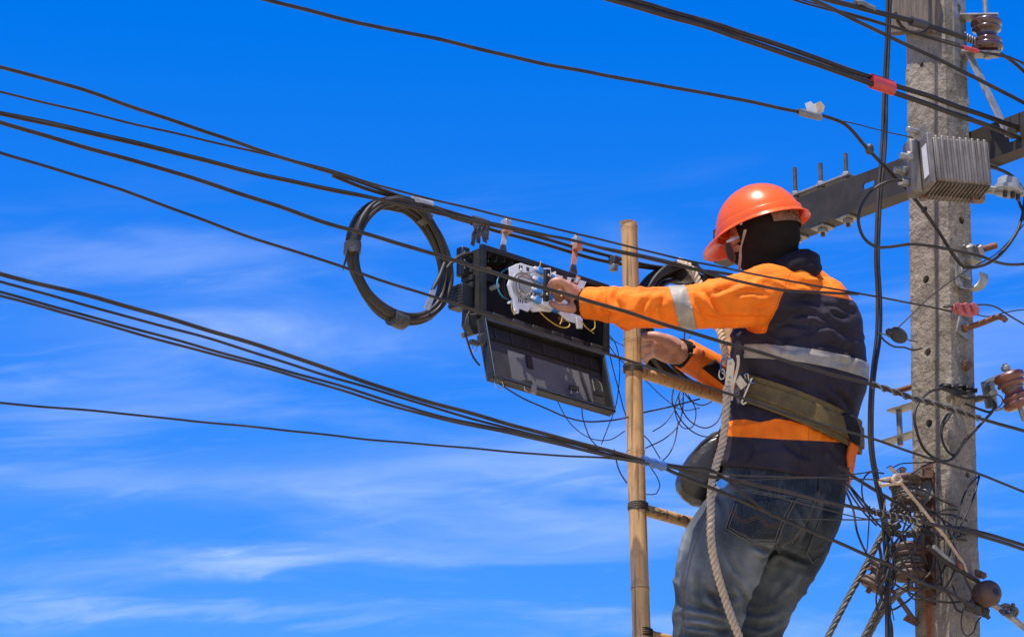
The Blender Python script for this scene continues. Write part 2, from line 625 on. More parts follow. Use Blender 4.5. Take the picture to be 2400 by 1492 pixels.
def concrete():
    m = mat('weathered_concrete', (0.255, 0.215, 0.162), (0.165, 0.137, 0.102), rough=0.92, scale=11, detail=6)
    t = m.node_tree
    p = t.nodes['Principled BSDF']
    mx = t.nodes[m['mix']]
    co = NN(t, 'ShaderNodeTexCoord')

    def noise(s, d=4, st=(1, 1, 1), rg=0.6):
        mp = NN(t, 'ShaderNodeMapping')
        mp.inputs['Scale'].default_value = st
        t.links.new(co.outputs['Object'], mp.inputs[0])
        n = NN(t, 'ShaderNodeTexNoise')
        n.inputs['Scale'].default_value = s
        n.inputs['Detail'].default_value = d
        n.inputs['Roughness'].default_value = rg
        t.links.new(mp.outputs[0], n.inputs['Vector'])
        return n.outputs[0]

    def over(prev, fac, col):
        q = NN(t, 'ShaderNodeMix', data_type='RGBA')
        t.links.new(fac, q.inputs[0])
        t.links.new(prev, q.inputs[6])
        q.inputs[7].default_value = (*col, 1)
        return q.outputs[2]
    c = mx.outputs[2]
    c = over(c, MATH(t, 'MULTIPLY', RAMP(t, noise(150, 3), 0.60, 0.68), 0.7), (0.40, 0.34, 0.26))      # pale aggregate
    c = over(c, MATH(t, 'MULTIPLY', RAMP(t, noise(70, 4), 0.58, 0.68), 0.8), (0.085, 0.072, 0.055))     # pits
    c = over(c, MATH(t, 'MULTIPLY', RAMP(t, noise(5, 5, (3, 3, 0.35)), 0.46, 0.68), 0.6), (0.135, 0.108, 0.076))   # water stains
    c = over(c, MATH(t, 'MULTIPLY', RAMP(t, noise(9, 4, (2.5, 2.5, 0.5)), 0.58, 0.74), 0.45), (0.21, 0.15, 0.09))
    # rust that has run down from the insulator rack
    q0 = Lf(2176, 1440)
    geo = NN(t, 'ShaderNodeSeparateXYZ')
    t.links.new(co.outputs['Object'], geo.inputs[0])
    dx = MATH(t, 'ADD', MATH(t, 'MULTIPLY', geo.outputs[0], N.x), MATH(t, 'MULTIPLY', geo.outputs[1], N.y))
    dx = MATH(t, 'MULTIPLY_ADD', MATH(t, 'SUBTRACT', noise(9, 3, (1, 1, 0.6)), 0.5), 0.03, dx)
    w = MATH(t, 'EXPONENT', MATH(t, 'MULTIPLY', MATH(t, 'POWER', MATH(t, 'DIVIDE', MATH(t, 'SUBTRACT', dx, q0.dot(N)), 0.018), 2.0), -1.0))
    zt = Lf(2176, 1400).z
    w = MATH(t, 'MULTIPLY', w, RAMP(t, geo.outputs[2], zt + 0.015, zt - 0.03))
    w = MATH(t, 'MULTIPLY', w, RAMP(t, noise(40, 4, (3, 3, 0.3)), 0.22, 0.46))
    c = over(c, MATH(t, 'MULTIPLY', w, 1.0), (0.24, 0.070, 0.016))
    t.links.new(c, p.inputs['Base Color'])
    h = MATH(t, 'ADD', MATH(t, 'MULTIPLY', noise(34, 6, (1, 1, 1), 0.62), 1.0), MATH(t, 'MULTIPLY', noise(110, 4), 0.35))
    b = NN(t, 'ShaderNodeBump')
    b.inputs['Strength'].default_value = 0.75
    b.inputs['Distance'].default_value = 0.014
    t.links.new(h, b.inputs['Height'])
    t.links.new(b.outputs[0], p.inputs['Normal'])
    return m


MT['concrete'] = concrete()
pole = thing('utility_pole', 'tall square weathered concrete utility pole carrying the brackets and cables', 'pole', pole_axis(0.0))
mb = MB()
ch = 0.012
prof = [(-HU + ch, HV), (HU - ch, HV), (HU, HV - ch), (HU, -HV + ch), (HU - ch, -HV), (-HU + ch, -HV), (-HU, -HV + ch), (-HU, HV - ch)]
def pole_ring():
    """section with closely spaced points along the two faces that are seen"""
    P, w = [], []
    for q in range(len(prof)):
        a, b = prof[q], prof[(q + 1) % len(prof)]
        n_ = {0: 22, 6: 1, 7: 3, 5: 2, 1: 2}.get(q, 2)
        n_ = 26 if q == 6 else n_
        for i in range(n_):
            P.append((a[0] + (b[0] - a[0]) * i / n_, a[1] + (b[1] - a[1]) * i / n_))
            d_ = (b[1] - a[1], -(b[0] - a[0]))
            l_ = math.hypot(*d_)
            w.append((d_[0] / l_, d_[1] / l_, 1.0 if q in (6, 7) else 0.45))
    return P, w


PR, PW = pole_ring()
zs = [-0.3 + i * 0.1 for i in range(37)] + [3.36 + i * 0.0055 for i in range(400)] + [5.58 + i * 0.1 for i in range(14)]
pts_ = np.array([npv_ for z in zs for a in (pole_axis(z),) for npv_ in [tuple(a + W * pu + N * pv) for pu, pv in PR]])
ww = np.array([tuple(W * a + N * b) for _ in zs for a, b, c in PW]) * np.array([c for _ in zs for a, b, c in PW])[:, None]
nz_ = vnoise(pts_ * 60, 1) * 0.5 + vnoise(pts_ * 110, 2) * 0.35 + vnoise(pts_ * 210, 3) * 0.2
pit = np.clip(vnoise(pts_ * 75, 4) - 0.45, 0, 1) * 1.6
edge = np.clip(vnoise(pts_ * 22, 5) - 0.25, 0, 1) * np.array([1.0 if (abs(abs(pu) - HU) < 0.014 and abs(abs(pv) - HV) < 0.014) else 0.0 for _ in zs for pu, pv in PR]) * 3.0
pts_ = pts_ + ww * ((nz_ * 0.0023 - pit * 0.0028)[:, None]) - ww * (edge * 0.0035)[:, None]
vs_ = [tuple(p) for p in pts_]
fs_ = []
NZ = len(zs) - 1
k = len(PR)
for i in range(NZ):
    for q in range(k):
        q2 = (q + 1) % k
        fs_.append((i * k + q, i * k + q2, (i + 1) * k + q2, (i + 1) * k + q))
fs_.append(tuple(range(k))[::-1])
fs_.append(tuple(NZ * k + q for q in range(k)))
shaft = mb.add(vs_, fs_).build('shaft', MT['concrete'], pole, angle=75)
cut = MB()
for (px, py, r_) in [(2170, 655, .0122), (2174, 825, .0118), (2178, 992, .0118), (2166, 492, .0115), (2160, 152, .008)]:
    p = Lf(px, py)
    cut.cyl(p - W * 0.02, p + W * 0.05, r_, 12)
for (px, py, r_) in [(2254, 517, .0118), (2246, 270, .010), (2268, 1112, .009)]:
    p = Rf(px, py)
    cut.cyl(p + N * 0.02, p - N * 0.05, r_, 12)
boolean_cut(shaft, cut)
# weathered timber packing piece lashed to the pole's left face
tp = [Lf(2106, -40, 0.004), Lf(2196, -40, 0.004), Lf(2206, 0, 0.004), Lf(2205, 84, 0.004), Lf(2194, 78, 0.004), Lf(2130, 82, 0.004), Lf(2096, 86, 0.004), Lf(2098, 52, 0.004)]
timber = MB().prism(tp, -W * 0.028).build('timber_block', MT['wood'], bevel=0.003, smooth=False)
tag(timber, 'weathered grey timber block against the top of the concrete pole', 'timber block')


def bolt(parent, p, d, length, r, m, nut=None, nutm=None, name='bolt'):
    d = vec(d).normalized()
    o = MB().cyl(p, p + d * length, r, 12).build(name, MT[m], parent)
    if nut:
        MB().hexnut(p + d * nut[0], p + d * nut[1], r * 1.9).build('nut', MT[nutm or m], parent)
    return o


# ------------------------------------------------------------------ steel cross-arm
UC = pole_axis(5.1).dot(W) + HU + 0.010
c0 = atu(2100, 417, UC)
zc = c0.z
v0 = atu(1673, 559, UC).dot(N)
v1 = atu(2520, 250, UC).dot(N)


def UVZ(u, v, z):
    return W * u + N * v + Z * z


arm = thing('cross_arm', 'dark grey steel channel cross-arm behind the pole and the helmet', 'cross-arm', UVZ(UC, VP, zc))
hh = 0.054
web = MB().box(UVZ(UC, (v0 + v1) / 2, zc), W * 0.003, N * ((v1 - v0) / 2), Z * hh).build('web', MT['steel_paint'], arm, smooth=False, bevel=0.0015)
web.modifiers.clear()
slots = MB()
for px, py in [(2037, 433), (2378, 322)]:
    s = atu(px, py, UC)
    for q in (-0.016, 0, 0.016):
        pass
    poly = []
    for i in range(16):
        a = 2 * math.pi * i / 16
        poly.append(s - W * 0.02 + N * (math.cos(a) * 0.009 + (0.014 if math.cos(a) > 0 else -0.014)) + Z * math.sin(a) * 0.011)
    slots.prism(poly, W * 0.04)
boolean_cut(web, slots)
for sgn, nm in ((1, 'flange'), (-1, 'flange')):
    MB().box(UVZ(UC + 0.029, (v0 + v1) / 2, zc + sgn * (hh - 0.003)), W * 0.0258, N * ((v1 - v0) / 2), Z * 0.0029).build(nm, MT['steel_paint'], arm, smooth=False)
# clamp: three studs through a bar on top, square washers below
ztop = zc + hh
studs = [(1864, 440), (1924, 417), (1983, 396)]
us = UC + 0.026
bar_pts = [atu(1852, 436, us), atu(1996, 384, us)]
va, vb_ = bar_pts[0].dot(N), bar_pts[1].dot(N)
MB().box(UVZ(us, (va + vb_) / 2, ztop + 0.021), W * 0.020, N * ((vb_ - va) / 2), Z * 0.003).build('clamp_bar', MT['galv'], arm, bevel=0.001)
for i, (px, py) in enumerate(studs):
    v_ = atu(px, py, us).dot(N)
    b = UVZ(us, v_, ztop)
    rod = MB()
    zz = [ztop - 2 * hh - (0.030 if i else 0.012) + j * 0.0022 for j in range(int((2 * hh + 0.13) / 0.0022))]
    rod.lathe(UVZ(us, v_, 0), Z, [(0.0072 if j % 2 else 0.0062, z_) for j, z_ in enumerate(zz)], 10)
    st = rod.build('stud', MT['stud'], arm, angle=80)
    MB().hexnut(b + Z * 0.0242, b + Z * 0.036, 0.0145).build('nut', MT['galv'], arm)
    MB().hexnut(b + Z * 0.001, b + Z * 0.0175, 0.0125).build('spacer', MT['galv'], arm)
    bz = b - Z * (2 * hh)
    MB().box(bz - Z * 0.0032, W * 0.026, N * 0.026, Z * 0.003).build('square_washer', MT['galv'], arm, bevel=0.0008)
    MB().hexnut(bz - Z * 0.0065, bz - Z * 0.019, 0.0155).build('nut', MT['galv'], arm)

# ------------------------------------------------------------------ spool insulator bracket at the top of the pole
rack = thing('spool_bracket', 'galvanised strap with forked plates and dark brown spool insulator at top of pole', 'insulator bracket', Rf(2245, 90))
sp_c = at(2246, 60, VP + HV)
st = MB().prism([Rf(2230, -60, 0.0), Rf(2258, -60, 0.0), Rf(2264, 184, 0.0), Rf(2235, 172, 0.0)], N * 0.005).build('strap', MT['galv'], rack, smooth=False)
cut = MB()
for px, py in [(2245, 22), (2250, 155)]:
    p = Rf(px, py)
    cut.add(*(lambda poly: (poly + [q + N * 0.03 for q in poly], [tuple(range(12))[::-1], tuple(range(12, 24))] + [(i, (i + 1) % 12, 12 + (i + 1) % 12, 12 + i) for i in range(12)]))(
        [p - N * 0.01 + W * math.cos(2 * math.pi * i / 12) * 0.008 + Z * math.sin(2 * math.pi * i / 12) * 0.015 for i in range(12)]))
boolean_cut(st, cut)


def spool(parent, c, axis, r, h, m, name='insulator', n=28):
    half = [(0.62, 0.0), (0.64, 0.06), (0.74, 0.12), (0.90, 0.15), (0.94, 0.18), (0.93, 0.215), (0.84, 0.24), (0.85, 0.27), (0.97, 0.30), (1.0, 0.35), (1.0, 0.40), (0.96, 0.44), (0.86, 0.46), (0.84, 0.48), (0.60, 0.5), (0.3, 0.5)]
    pr = [(a, -b) for a, b in half[:0:-1]] + half
    return MB().lathe(c, axis, [(a * r, b * h) for a, b in pr], n).build(name, MT[m], parent, angle=70)


sc_ = at(2313, 84, VP + HV + 0.06)
saxis = (Z * 1.0 + W * 0.0).normalized()
sp = spool(rack, sc_, saxis, 0.0455, 0.100, 'porcelain')
MB().tube(spline([sc_ + saxis * 0.004 + (W * math.cos(a) + N * math.sin(a)) * 0.0285 + saxis * (a * 0.0012) for a in [i * 0.35 for i in range(46)]], 0.01), 0.0026, 6).build('tie_wire', MT['strand'], sp, angle=70)
for (dz, pl) in ((0.056, [(2242, 62), (2262, 80), (2345, 42), (2318, 28)]), (-0.056, [(2243, 136), (2268, 144), (2346, 112), (2322, 98)])):
    pc = sc_ + Z * dz
    b0 = pole_axis(pc.z)
    b0 = W * (b0.dot(W) + 0.01) + N * (VP + HV + 0.006) + Z * pc.z
    e = (pc - b0)
    e = Vector((e.x, e.y, 0))
    s = Vector((-e.y, e.x, 0)).normalized() * 0.026
    tip = pc + e.normalized() * 0.034
    MB().prism([b0 - s, b0 + s, tip + s * 0.9, tip - s * 0.9], Z * (0.005 if dz > 0 else -0.005)).build('plate', MT['galv'], rack, smooth=False, bevel=0.0008)
MB().cyl(sc_ - Z * 0.066, sc_ + Z * 0.30, 0.0075, 12).build('pin', MT['galv'], rack)
MB().hexnut(sc_ - Z * 0.063, sc_ - Z * 0.071, 0.013).build('nut', MT['galv'], rack)
# flat brace from the bracket down to the cross-arm
q0, q1 = at(2268, 118, VP + HV + 0.020), atu(2368, 322, UC - 0.012)
d = (q1 - q0).normalized()
s = d.cross(N).normalized() * 0.018
brace = thing('brace_bar', 'flat galvanised brace bar from the top bracket down to the cross-arm', 'brace', q1)
MB().prism([q0 - s, q0 + s, q1 + s, q1 - s], d.cross(s).normalized() * 0.005).build('bar', MT['galv'], brace, smooth=False, bevel=0.001)
MB().hexnut(q1 - d * 0.02 - W * 0.016, q1 - d * 0.02 + W * 0.002, 0.013).build('bolt', MT['galv'], brace)

# ------------------------------------------------------------------ amplifier housing
ya = R(13)
a1 = Vector((math.cos(ya), math.sin(ya), 0))
a2 = Vector((math.sin(ya), -math.cos(ya), 0))     # towards the viewer
az_ = (Z - a1 * 0.05).normalized()
ac = dep(2243, 388, 8.70)
amp = thing('line_amplifier', 'grey ribbed cast aluminium line amplifier box mounted on the pole', 'amplifier', ac)
L2, H2, D2 = 0.077, 0.068, 0.050
def AP(x, y, z):
    return ac + a1 * x + a2 * y + az_ * z
body = MB()
body.prism([AP(-L2, D2 * 0.75, -H2 * 0.92), AP(-L2 - 0.004, -D2, -H2 * 0.98), AP(-L2 - 0.004, -D2, H2 * 0.98), AP(-L2, D2 * 0.75, H2 * 0.9)], a1 * (2 * L2 + 0.004)).build('housing', MT['alu'], amp, bevel=0.004)
NF = 9
for i in range(NF):
    x = -L2 + 0.008 + i * (2 * L2 - 0.016) / (NF - 1)
    fz = MB().prism([AP(x - 0.0046, D2 * 0.70, -H2 * 0.97), AP(x - 0.0046, D2 * 0.86, -H2 * 0.93), AP(x - 0.0046, D2 * 0.86, H2 * 0.95), AP(x - 0.0046, D2 * 0.78, H2 * 0.97), AP(x - 0.0046, -D2 * 0.6, H2 * 1.0), AP(x - 0.0046, -D2 * 0.6, H2 * 0.8)], a1 * 0.0092)
    fz.build('fin', MT['alu'], amp, bevel=0.003)
for i in range(15):
    x = -L2 + 0.004 + i * (2 * L2 - 0.008) / 14
    MB().prism([AP(x, D2 * 0.6, -H2 * 0.9), AP(x, D2 * 0.66, -H2 * 1.03), AP(x, -D2 * 1.5, -H2 * 1.12), AP(x, -D2 * 1.5, -H2 * 0.9)], a1 * 0.003).build('bottom_fin', MT['alu'], amp, bevel=0.0005)
# flange and connector end on the left
MB().box(AP(-L2 - 0.010, -D2 * 0.25, 0), a1 * 0.008, a2 * (D2 * 1.05), az_ * (H2 * 1.06)).build('flange', MT['alu'], amp, bevel=0.003)
MB().box(AP(-L2 - 0.032, -D2 * 0.95, 0.0), a1 * 0.014, a2 * (D2 * 0.6), az_ * (H2 * 1.12)).build('end_cover', MT['alu'], amp, bevel=0.006)
MB().box(AP(0, -D2 * 1.35, 0.002), a1 * (L2 + 0.02), a2 * (D2 * 0.3), az_ * (H2 * 1.1)).build('rear_half', MT['alu'], amp, bevel=0.005)
MB().prism([AP(-L2 - 0.0186, D2 * 0.66, -H2 * 0.70), AP(-L2 - 0.0186, -D2 * 0.05, -H2 * 0.70), AP(-L2 - 0.0186, -D2 * 0.05, H2 * 0.62), AP(-L2 - 0.0186, D2 * 0.66, H2 * 0.62)], -a1 * 0.0008).build('label', MT['paper'], amp, smooth=False)
for (px, py, t_) in ((2116, 366, 8.70), (2102, 398, 8.72)):
    p = dep(px, py, t_)
    MB().cyl(p - a1 * 0.008, p + a1 * 0.03, 0.0095, 14).build('port_plug', MT['galv'], amp)
    MB().hexnut(p + a1 * 0.012, p + a1 * 0.026, 0.015).build('nut', MT['galv'], amp)
pc_ = dep(2118, 427, 8.70)
MB().cyl(pc_ - a1 * 0.016, pc_ + a1 * 0.03, 0.0085, 14).build('connector', MT['chrome'], amp)
MB().hexnut(pc_ - a1 * 0.004, pc_ + a1 * 0.014, 0.0125).build('nut', MT['galv'], amp)
for (px, py) in ((2163, 463), (2284, 468)):
    p = dep(px, py, 8.72)
    MB().box(p + az_ * 0.006, a1 * 0.008, a2 * 0.012, az_ * 0.014).build('lug', MT['alu'], amp, bevel=0.003)
    MB().cyl(p - az_ * 0.002 + a2 * 0.010, p - az_ * 0.002 + a2 * 0.017, 0.006, 10).build('screw', MT['rust'], amp)
# stud and bracket holding it to the pole
p = Lf(2135, 306, 0.004)
hk = thing('amplifier_hanger', 'small galvanised square plate and stud above the ribbed amplifier', 'hanger', p)
ctr = dep(2168, 305, 8.86)
MB().prism([dep(2142, 318, 8.86), dep(2166, 288, 8.86), dep(2181, 312, 8.86), dep(2156, 340, 8.86)], AA * 0.005).build('plate', MT['galv'], hk, smooth=False)
MB().cyl(dep(2128, 303, 8.82), dep(2170, 316, 8.90), 0.008, 12).build('stud', MT['galv'], hk)

# ------------------------------------------------------------------ round tap to the right of the pole
tpc = dep(2362, 440, 8.98)
tap = thing('cable_tap', 'small round pale grey cable tap with ports right of the pole', 'cable tap', tpc)
tax = (cw(0.10, 0.93, 0.34)).normalized()
MB().lathe(tpc - tax * 0.004, tax, [(0.010, -0.012), (0.038, -0.012), (0.0415, -0.008), (0.0415, 0.003), (0.033, 0.005), (0.031, 0.026), (0.026, 0.030), (0.01, 0.031)], 28).build('housing', MT['clear'], tap)
tq = MB()
e1 = tax.orthogonal().normalized()
e1 = (AX - tax * AX.dot(tax)).normalized()
e2 = tax.cross(e1)
MB().box(tpc - tax * 0.012 + e1 * -0.012, e1 * 0.045, e2 * 0.022, tax * 0.004).build('base_plate', MT['clear'], tap, bevel=0.003)
for k_, (x, y) in enumerate(((-0.008, 0.012), (0.014, 0.008), (0.030, -0.004))):
    p = tpc - tax * 0.014 + e1 * x - e2 * y
    MB().cyl(p, p - tax * 0.020, 0.0065, 12).build('port', MT['plastic_grey'], tap)
for k_, x in enumerate((-0.050, 0.040)):
    p = tpc - tax * 0.010 + e1 * x
    MB().hexnut(p, p - tax * 0.012, 0.007).build('screw', MT['galv'], tap)

# ------------------------------------------------------------------ J-hook, hook bolt, bolt head
jh = thing('suspension_hook', 'curved galvanised suspension hook with rusty bolt end on right face of pole', 'hook', Rf(2255, 620))
b0 = Rf(2262, 585, 0.001)
def RX(px, py, out):
    return at(px, py, VP + HV + out)
pth = spline([RX(2252, 590, 0.004), RX(2249, 640, 0.004), RX(2252, 668, 0.012), RX(2270, 678, 0.035), RX(2292, 674, 0.055), RX(2306, 655, 0.066), RX(2305, 640, 0.068)], 0.006)
frj = frames(pth)
MB().strip(pth, lambda i: W * 0.016, lambda i: W.cross((pth[min(i + 1, len(pth) - 1)] - pth[max(i - 1, 0)])).normalized() * 0.0025).build('hook_plate', MT['galv'], jh, angle=50)
MB().box(RX(2278, 597, 0.02), W * 0.022, N * 0.018, Z * 0.024).build('clamp_block', MT['galv'], jh, bevel=0.004)
MB().hexnut(RX(2262, 590, 0.02) - AX * 0.0, RX(2280, 585, 0.03), 0.021).build('washer', MT['galv'], jh)
MB().hexnut(RX(2292, 588, 0.05), RX(2303, 584, 0.06), 0.018).build('nut', MT['galv'], jh)
MB().cyl(RX(2300, 585, 0.055), RX(2337, 574, 0.09), 0.0095, 14).build('bolt', MT['rust'], jh)
MB().box(RX(2262, 640, 0.012), W * 0.020, N * 0.006, Z * 0.016).build('lower_lip', MT['galv'], jh, bevel=0.003)

hb = thing('hook_bolt', 'rusty bent hook bolt with square plate on right face of pole', 'hook bolt', Rf(2260, 770))
MB().prism([Rf(2246, 742, 0.0), Rf(2276, 764, 0.0), Rf(2268, 801, 0.0), Rf(2239, 778, 0.0)], N * 0.006).build('square_washer', MT['galv'], hb, smooth=False)
MB().tube(spline([RX(2256, 771, 0.0), RX(2300, 757, 0.05), RX(2330, 745, 0.09), RX(2343, 742, 0.105), RX(2352, 745, 0.112), RX(2357, 751, 0.112)], 0.006), 0.0085, 12).build('bolt', MT['rust'], hb)
MB().hexnut(RX(2258, 770, 0.006), RX(2266, 767, 0.016), 0.0125).build('nut', MT['rust'], hb)

bh = thing('through_bolt', 'rusty bolt head sticking out of the pole below the hook bolt', 'bolt', Rf(2265, 856))
MB().lathe(Rf(2260, 857, 0.0), N, [(0.012, 0), (0.0125, 0.003), (0.0125, 0.005), (0.009, 0.006)], 16).build('washer', MT['galv'], bh)
MB().hexnut(RX(2262, 857, 0.005), RX(2273, 852, 0.022), 0.0145).build('bolt_head', MT['rust'], bh)

# ------------------------------------------------------------------ clevis with spool at the right edge
cv = thing('clevis_insulator', 'reddish brown spool insulator in a galvanised clevis right of the pole', 'insulator', RX(2320, 930, 0.06))
cva = cw(-0.30, 0.93, 0.20).normalized()
cs = RX(2376, 915, 0.13)
sp2 = spool(cv, cs, cva, 0.043, 0.105, 'porcelain_red')
MB().tube(spline([cs + cva * (0.003 + a * 0.0008) + (cva.orthogonal().normalized() * math.cos(a) + cva.cross(cva.orthogonal().normalized()) * math.sin(a)) * 0.030 for a in [i * 0.4 for i in range(34)]], 0.01), 0.0022, 6).build('tie_wire', MT['strand'], sp2, angle=70)
MB().strip(spline([RX(2306, 905, 0.06), RX(2312, 893, 0.065), RX(2330, 884, 0.085), RX(2352, 876, 0.11), RX(2374, 866, 0.13)], 0.006), AA * 0.016, AU * 0.0025).build('upper_arm', MT['galv'], cv)
MB().strip(spline([RX(2318, 905, 0.055), RX(2322, 945, 0.058), RX(2330, 960, 0.07), RX(2352, 956, 0.10), RX(2385, 946, 0.13), RX(2400, 941, 0.14)], 0.006), AA * 0.016, AU * 0.0025).build('lower_arm', MT['galv'], cv)
MB().prism([RX(2300, 895, 0.055), RX(2330, 888, 0.06), RX(2340, 955, 0.06), RX(2312, 958, 0.055)], AA * 0.02).build('clevis_plate', MT['galv'], cv, bevel=0.002)
MB().hexnut(RX(2326, 922, 0.062), RX(2326, 922, 0.062) - AA * 0.016, 0.014).build('nut', MT['galv'], cv)
MB().hexnut(cs + cva * 0.060, cs + cva * 0.072, 0.013).build('nut', MT['galv'], cv)
MB().cyl(cs - cva * 0.09, cs + cva * 0.078, 0.007, 12).build('pin', MT['galv'], cv)
MB().cyl(Rf(2290, 935, 0.0), RX(2312, 930, 0.055), 0.010, 12).build('shank', MT['galv'], cv)

# ------------------------------------------------------------------ bracket behind the pole, left side
lb = thing('standoff_bracket', 'galvanised standoff bracket sticking out left behind the lower pole', 'bracket', Lf(2145, 990))
bu = pole_axis(4.4).dot(W) + 0.02
for (pl) in ([(2096, 952), (2140, 940), (2152, 944), (2152, 962), (2108, 966)], [(2084, 1024), (2140, 1006), (2152, 1012), (2152, 1030), (2100, 1036)]):
    P = [atu(x, y, bu) for x, y in pl]
    zc_ = sum(p.z for p in P) / len(P)
    v_a, v_b = min(p.dot(N) for p in P), max(p.dot(N) for p in P)
    MB().box(UVZ(bu, (v_a + VP) / 2 - 0.02, zc_), W * 0.022, N * ((VP - v_a) / 2 - 0.01), Z * 0.003).build('plate', MT['galv'], lb, bevel=0.0008)
tb = atu(2110, 1036, bu)
tt = atu(2113, 956, bu)
MB().cyl(tb - Z * 0.01, Vector((tb.x, tb.y, tt.z + 0.004)), 0.0085, 12).build('pin', MT['galv'], lb)
rb = MB().cyl(atu(2098, 918, bu), atu(2150, 902, bu), 0.0085, 12).build('rusty_bolt', MT['rust'])
tag(rb, 'rusty bolt end sticking out left of the pole above the standoff bracket', 'bolt')

# ------------------------------------------------------------------ overhead cables
def line(label, pts, v, r, m='rubber_grey', name='overhead_cable', cat='cable', group=None, n=8):
    return cable(name, label, [(p[0], p[1], (p[2] if len(p) > 2 else v)) for p in pts], r, m, cat, group, n, step=0.014)


VS = 0.03      # plane of the strand that carries the coil and the splice box
line('thick support strand from upper left edge carrying the cable coil and splice box',
     [(-120, 120), (0, 157), (200, 213), (400, 281), (600, 350), (780, 405), (880, 440), (969, 470), (1060, 497), (1150, 525), (1250, 552), (1340, 577), (1440, 603), (1520, 622), (1620, 632), (1720, 645), (1850, 690)], VS, 0.0058)
line('second support cable lashed under the strand above the splice box',
     [(780, 412), (870, 446), (985, 480), (1060, 506), (1150, 537), (1250, 565), (1340, 592), (1430, 614), (1540, 630), (1700, 655)], VS - 0.012, 0.0060)
line('thin overhead wire running from left edge over the worker to the red clamp',
     [(-120, 190), (0, 216), (150, 250), (300, 288), (450, 322), (600, 356), (780, 401), (892, 436), (1066, 480), (1197, 511), (1451, 572), (1640, 616), (1795, 648), (1909, 668), (1996, 685), (2100, 704), (2170, 716), (2232, 730)], 0.84, 0.0032, name='overhead_wire', cat='wire')
line('dark cable from left edge passing just over the box and onto the shoulder',
     [(-120, 245), (0, 267), (150, 300), (300, 333), (450, 370), (600, 408), (780, 446), (887, 469), (994, 493), (1109, 518), (1240, 545), (1340, 564), (1450, 590), (1545, 611), (1660, 641), (1761, 665), (1841, 680), (1930, 686), (2010, 689)], 0.84, 0.0045)
line('twin wire beside the shoulder cable between left edge and coil',
     [(-120, 239), (0, 262), (150, 294), (300, 327), (450, 365), (600, 404), (780, 442), (1000, 490), (1240, 541), (1450, 587), (1545, 607), (1660, 638)], 0.85, 0.0028, name='overhead_wire', cat='wire')
line('thick black cable crossing in front of coil, box and orange sleeve to the pole',
     [(-120, 250), (0, 287), (200, 345), (400, 402), (600, 466), (780, 527), (887, 556), (1059, 609), (1240, 664), (1340, 693), (1560, 760), (1728, 811), (1925, 869), (2046, 902), (2134, 932), (2225, 957), (2293, 979), (2400, 1010), (2500, 1040)], 0.86, 0.0056, 'rubber')
line('black cable crossing in front of coil, open lid and tool belt',
     [(-120, 315), (0, 357), (150, 402), (300, 452), (450, 505), (600, 560), (780, 618), (859, 645), (1033, 701), (1190, 752), (1353, 807), (1465, 842), (1640, 900), (1697, 919), (1917, 991), (2021, 1021), (2137, 1059), (2289, 1109), (2400, 1153), (2500, 1195)], 0.90, 0.0040, 'rubber')
# lower bundle, tied together with blue tape
VB = 0.90
line('thickest cable of the lower bundle running to the blue tape',
     [(-120, 606), (0, 641), (250, 705), (500, 776), (750, 858), (1000, 940), (1200, 995), (1350, 1035), (1520, 1082), (1561, 1090), (1647, 1112), (1736, 1128), (1878, 1160), (2047, 1199), (2104, 1211), (2187, 1228), (2299, 1256), (2400, 1287), (2480, 1312)], VB, 0.0056)
for i, (dy0, dy1, dy2, lab) in enumerate([(19, 16, 10, 'second wire down of the four in the lower bundle'), (43, 32, 16, 'third wire down of the four in the lower bundle'), (52, 40, 20, 'lowest wire of the four in the lower bundle')]):
    line(lab, [(-120, 606 + dy0), (0, 641 + dy0), (250, 705 + dy0 + 4), (500, 776 + dy0 + 2), (750, 858 + dy1), (1000, 940 + dy1 - 6), (1200, 995 + dy2), (1350, 1035 + dy2 * 0.8), (1450, 1062 + dy2 * 0.6), (1520, 1082 + (i - 1) * 3)], VB + 0.008 * (i - 1), 0.0036, name='overhead_wire', cat='wire')
line('thin lone wire from lower left edge to the bamboo rail',
     [(-120, 930), (0, 943), (250, 966), (500, 990), (700, 1012), (900, 1032), (1100, 1050), (1300, 1066), (1430, 1074), (1520, 1086)], VB - 0.01, 0.0028, name='overhead_wire', cat='wire')
tp = spline([at(1507, 1078, VB), at(1532, 1085, VB), at(1558, 1093, VB)], 0.008)
t_ = MB().tube(tp, [0.0115 + 0.002 * math.sin(i * 2.1) for i in range(len(tp))], 12).build('tape_wrap', MT['blue_tape'])
tag(t_, 'crumpled blue tape wrapped round the lower cable bundle beside the bamboo rail', 'tape')
line('black cable from the blue tape falling right below the jeans pocket to the rack',
     [(1545, 1090), (1580, 1107), (1677, 1148), (1810, 1204), (1920, 1252), (2032, 1301), (2098, 1330), (2150, 1358), (2230, 1390), (2262, 1412), (2300, 1440)], 0.89, 0.0052, 'rubber')
line('short black cable branching off over the top of the jeans pocket',
     [(1550, 1086), (1600, 1093), (1660, 1098), (1690, 1114), (1730, 1146), (1795, 1198), (1814, 1208)], 0.90, 0.0044, 'rubber')
line('thin wire over the jeans from the blue tape to upper rack spool',
     [(1560, 1092), (1640, 1104), (1720, 1113), (1850, 1117), (1985, 1121), (2053, 1124), (2090, 1130)], 0.91, 0.0022, name='overhead_wire', cat='wire')
line('thin wire over the waistband rising to the top of the rack',
     [(1700, 1124), (1790, 1123), (1900, 1118), (1985, 1112), (2030, 1106), (2060, 1100)], 0.90, 0.0020, name='overhead_wire', cat='wire')
line('thin wire below the thick cable crossing the jeans to the connectors',
     [(1690, 1118), (1760, 1145), (1850, 1172), (1960, 1200), (2040, 1216), (2080, 1222)], 0.91, 0.0020, name='overhead_wire', cat='wire')
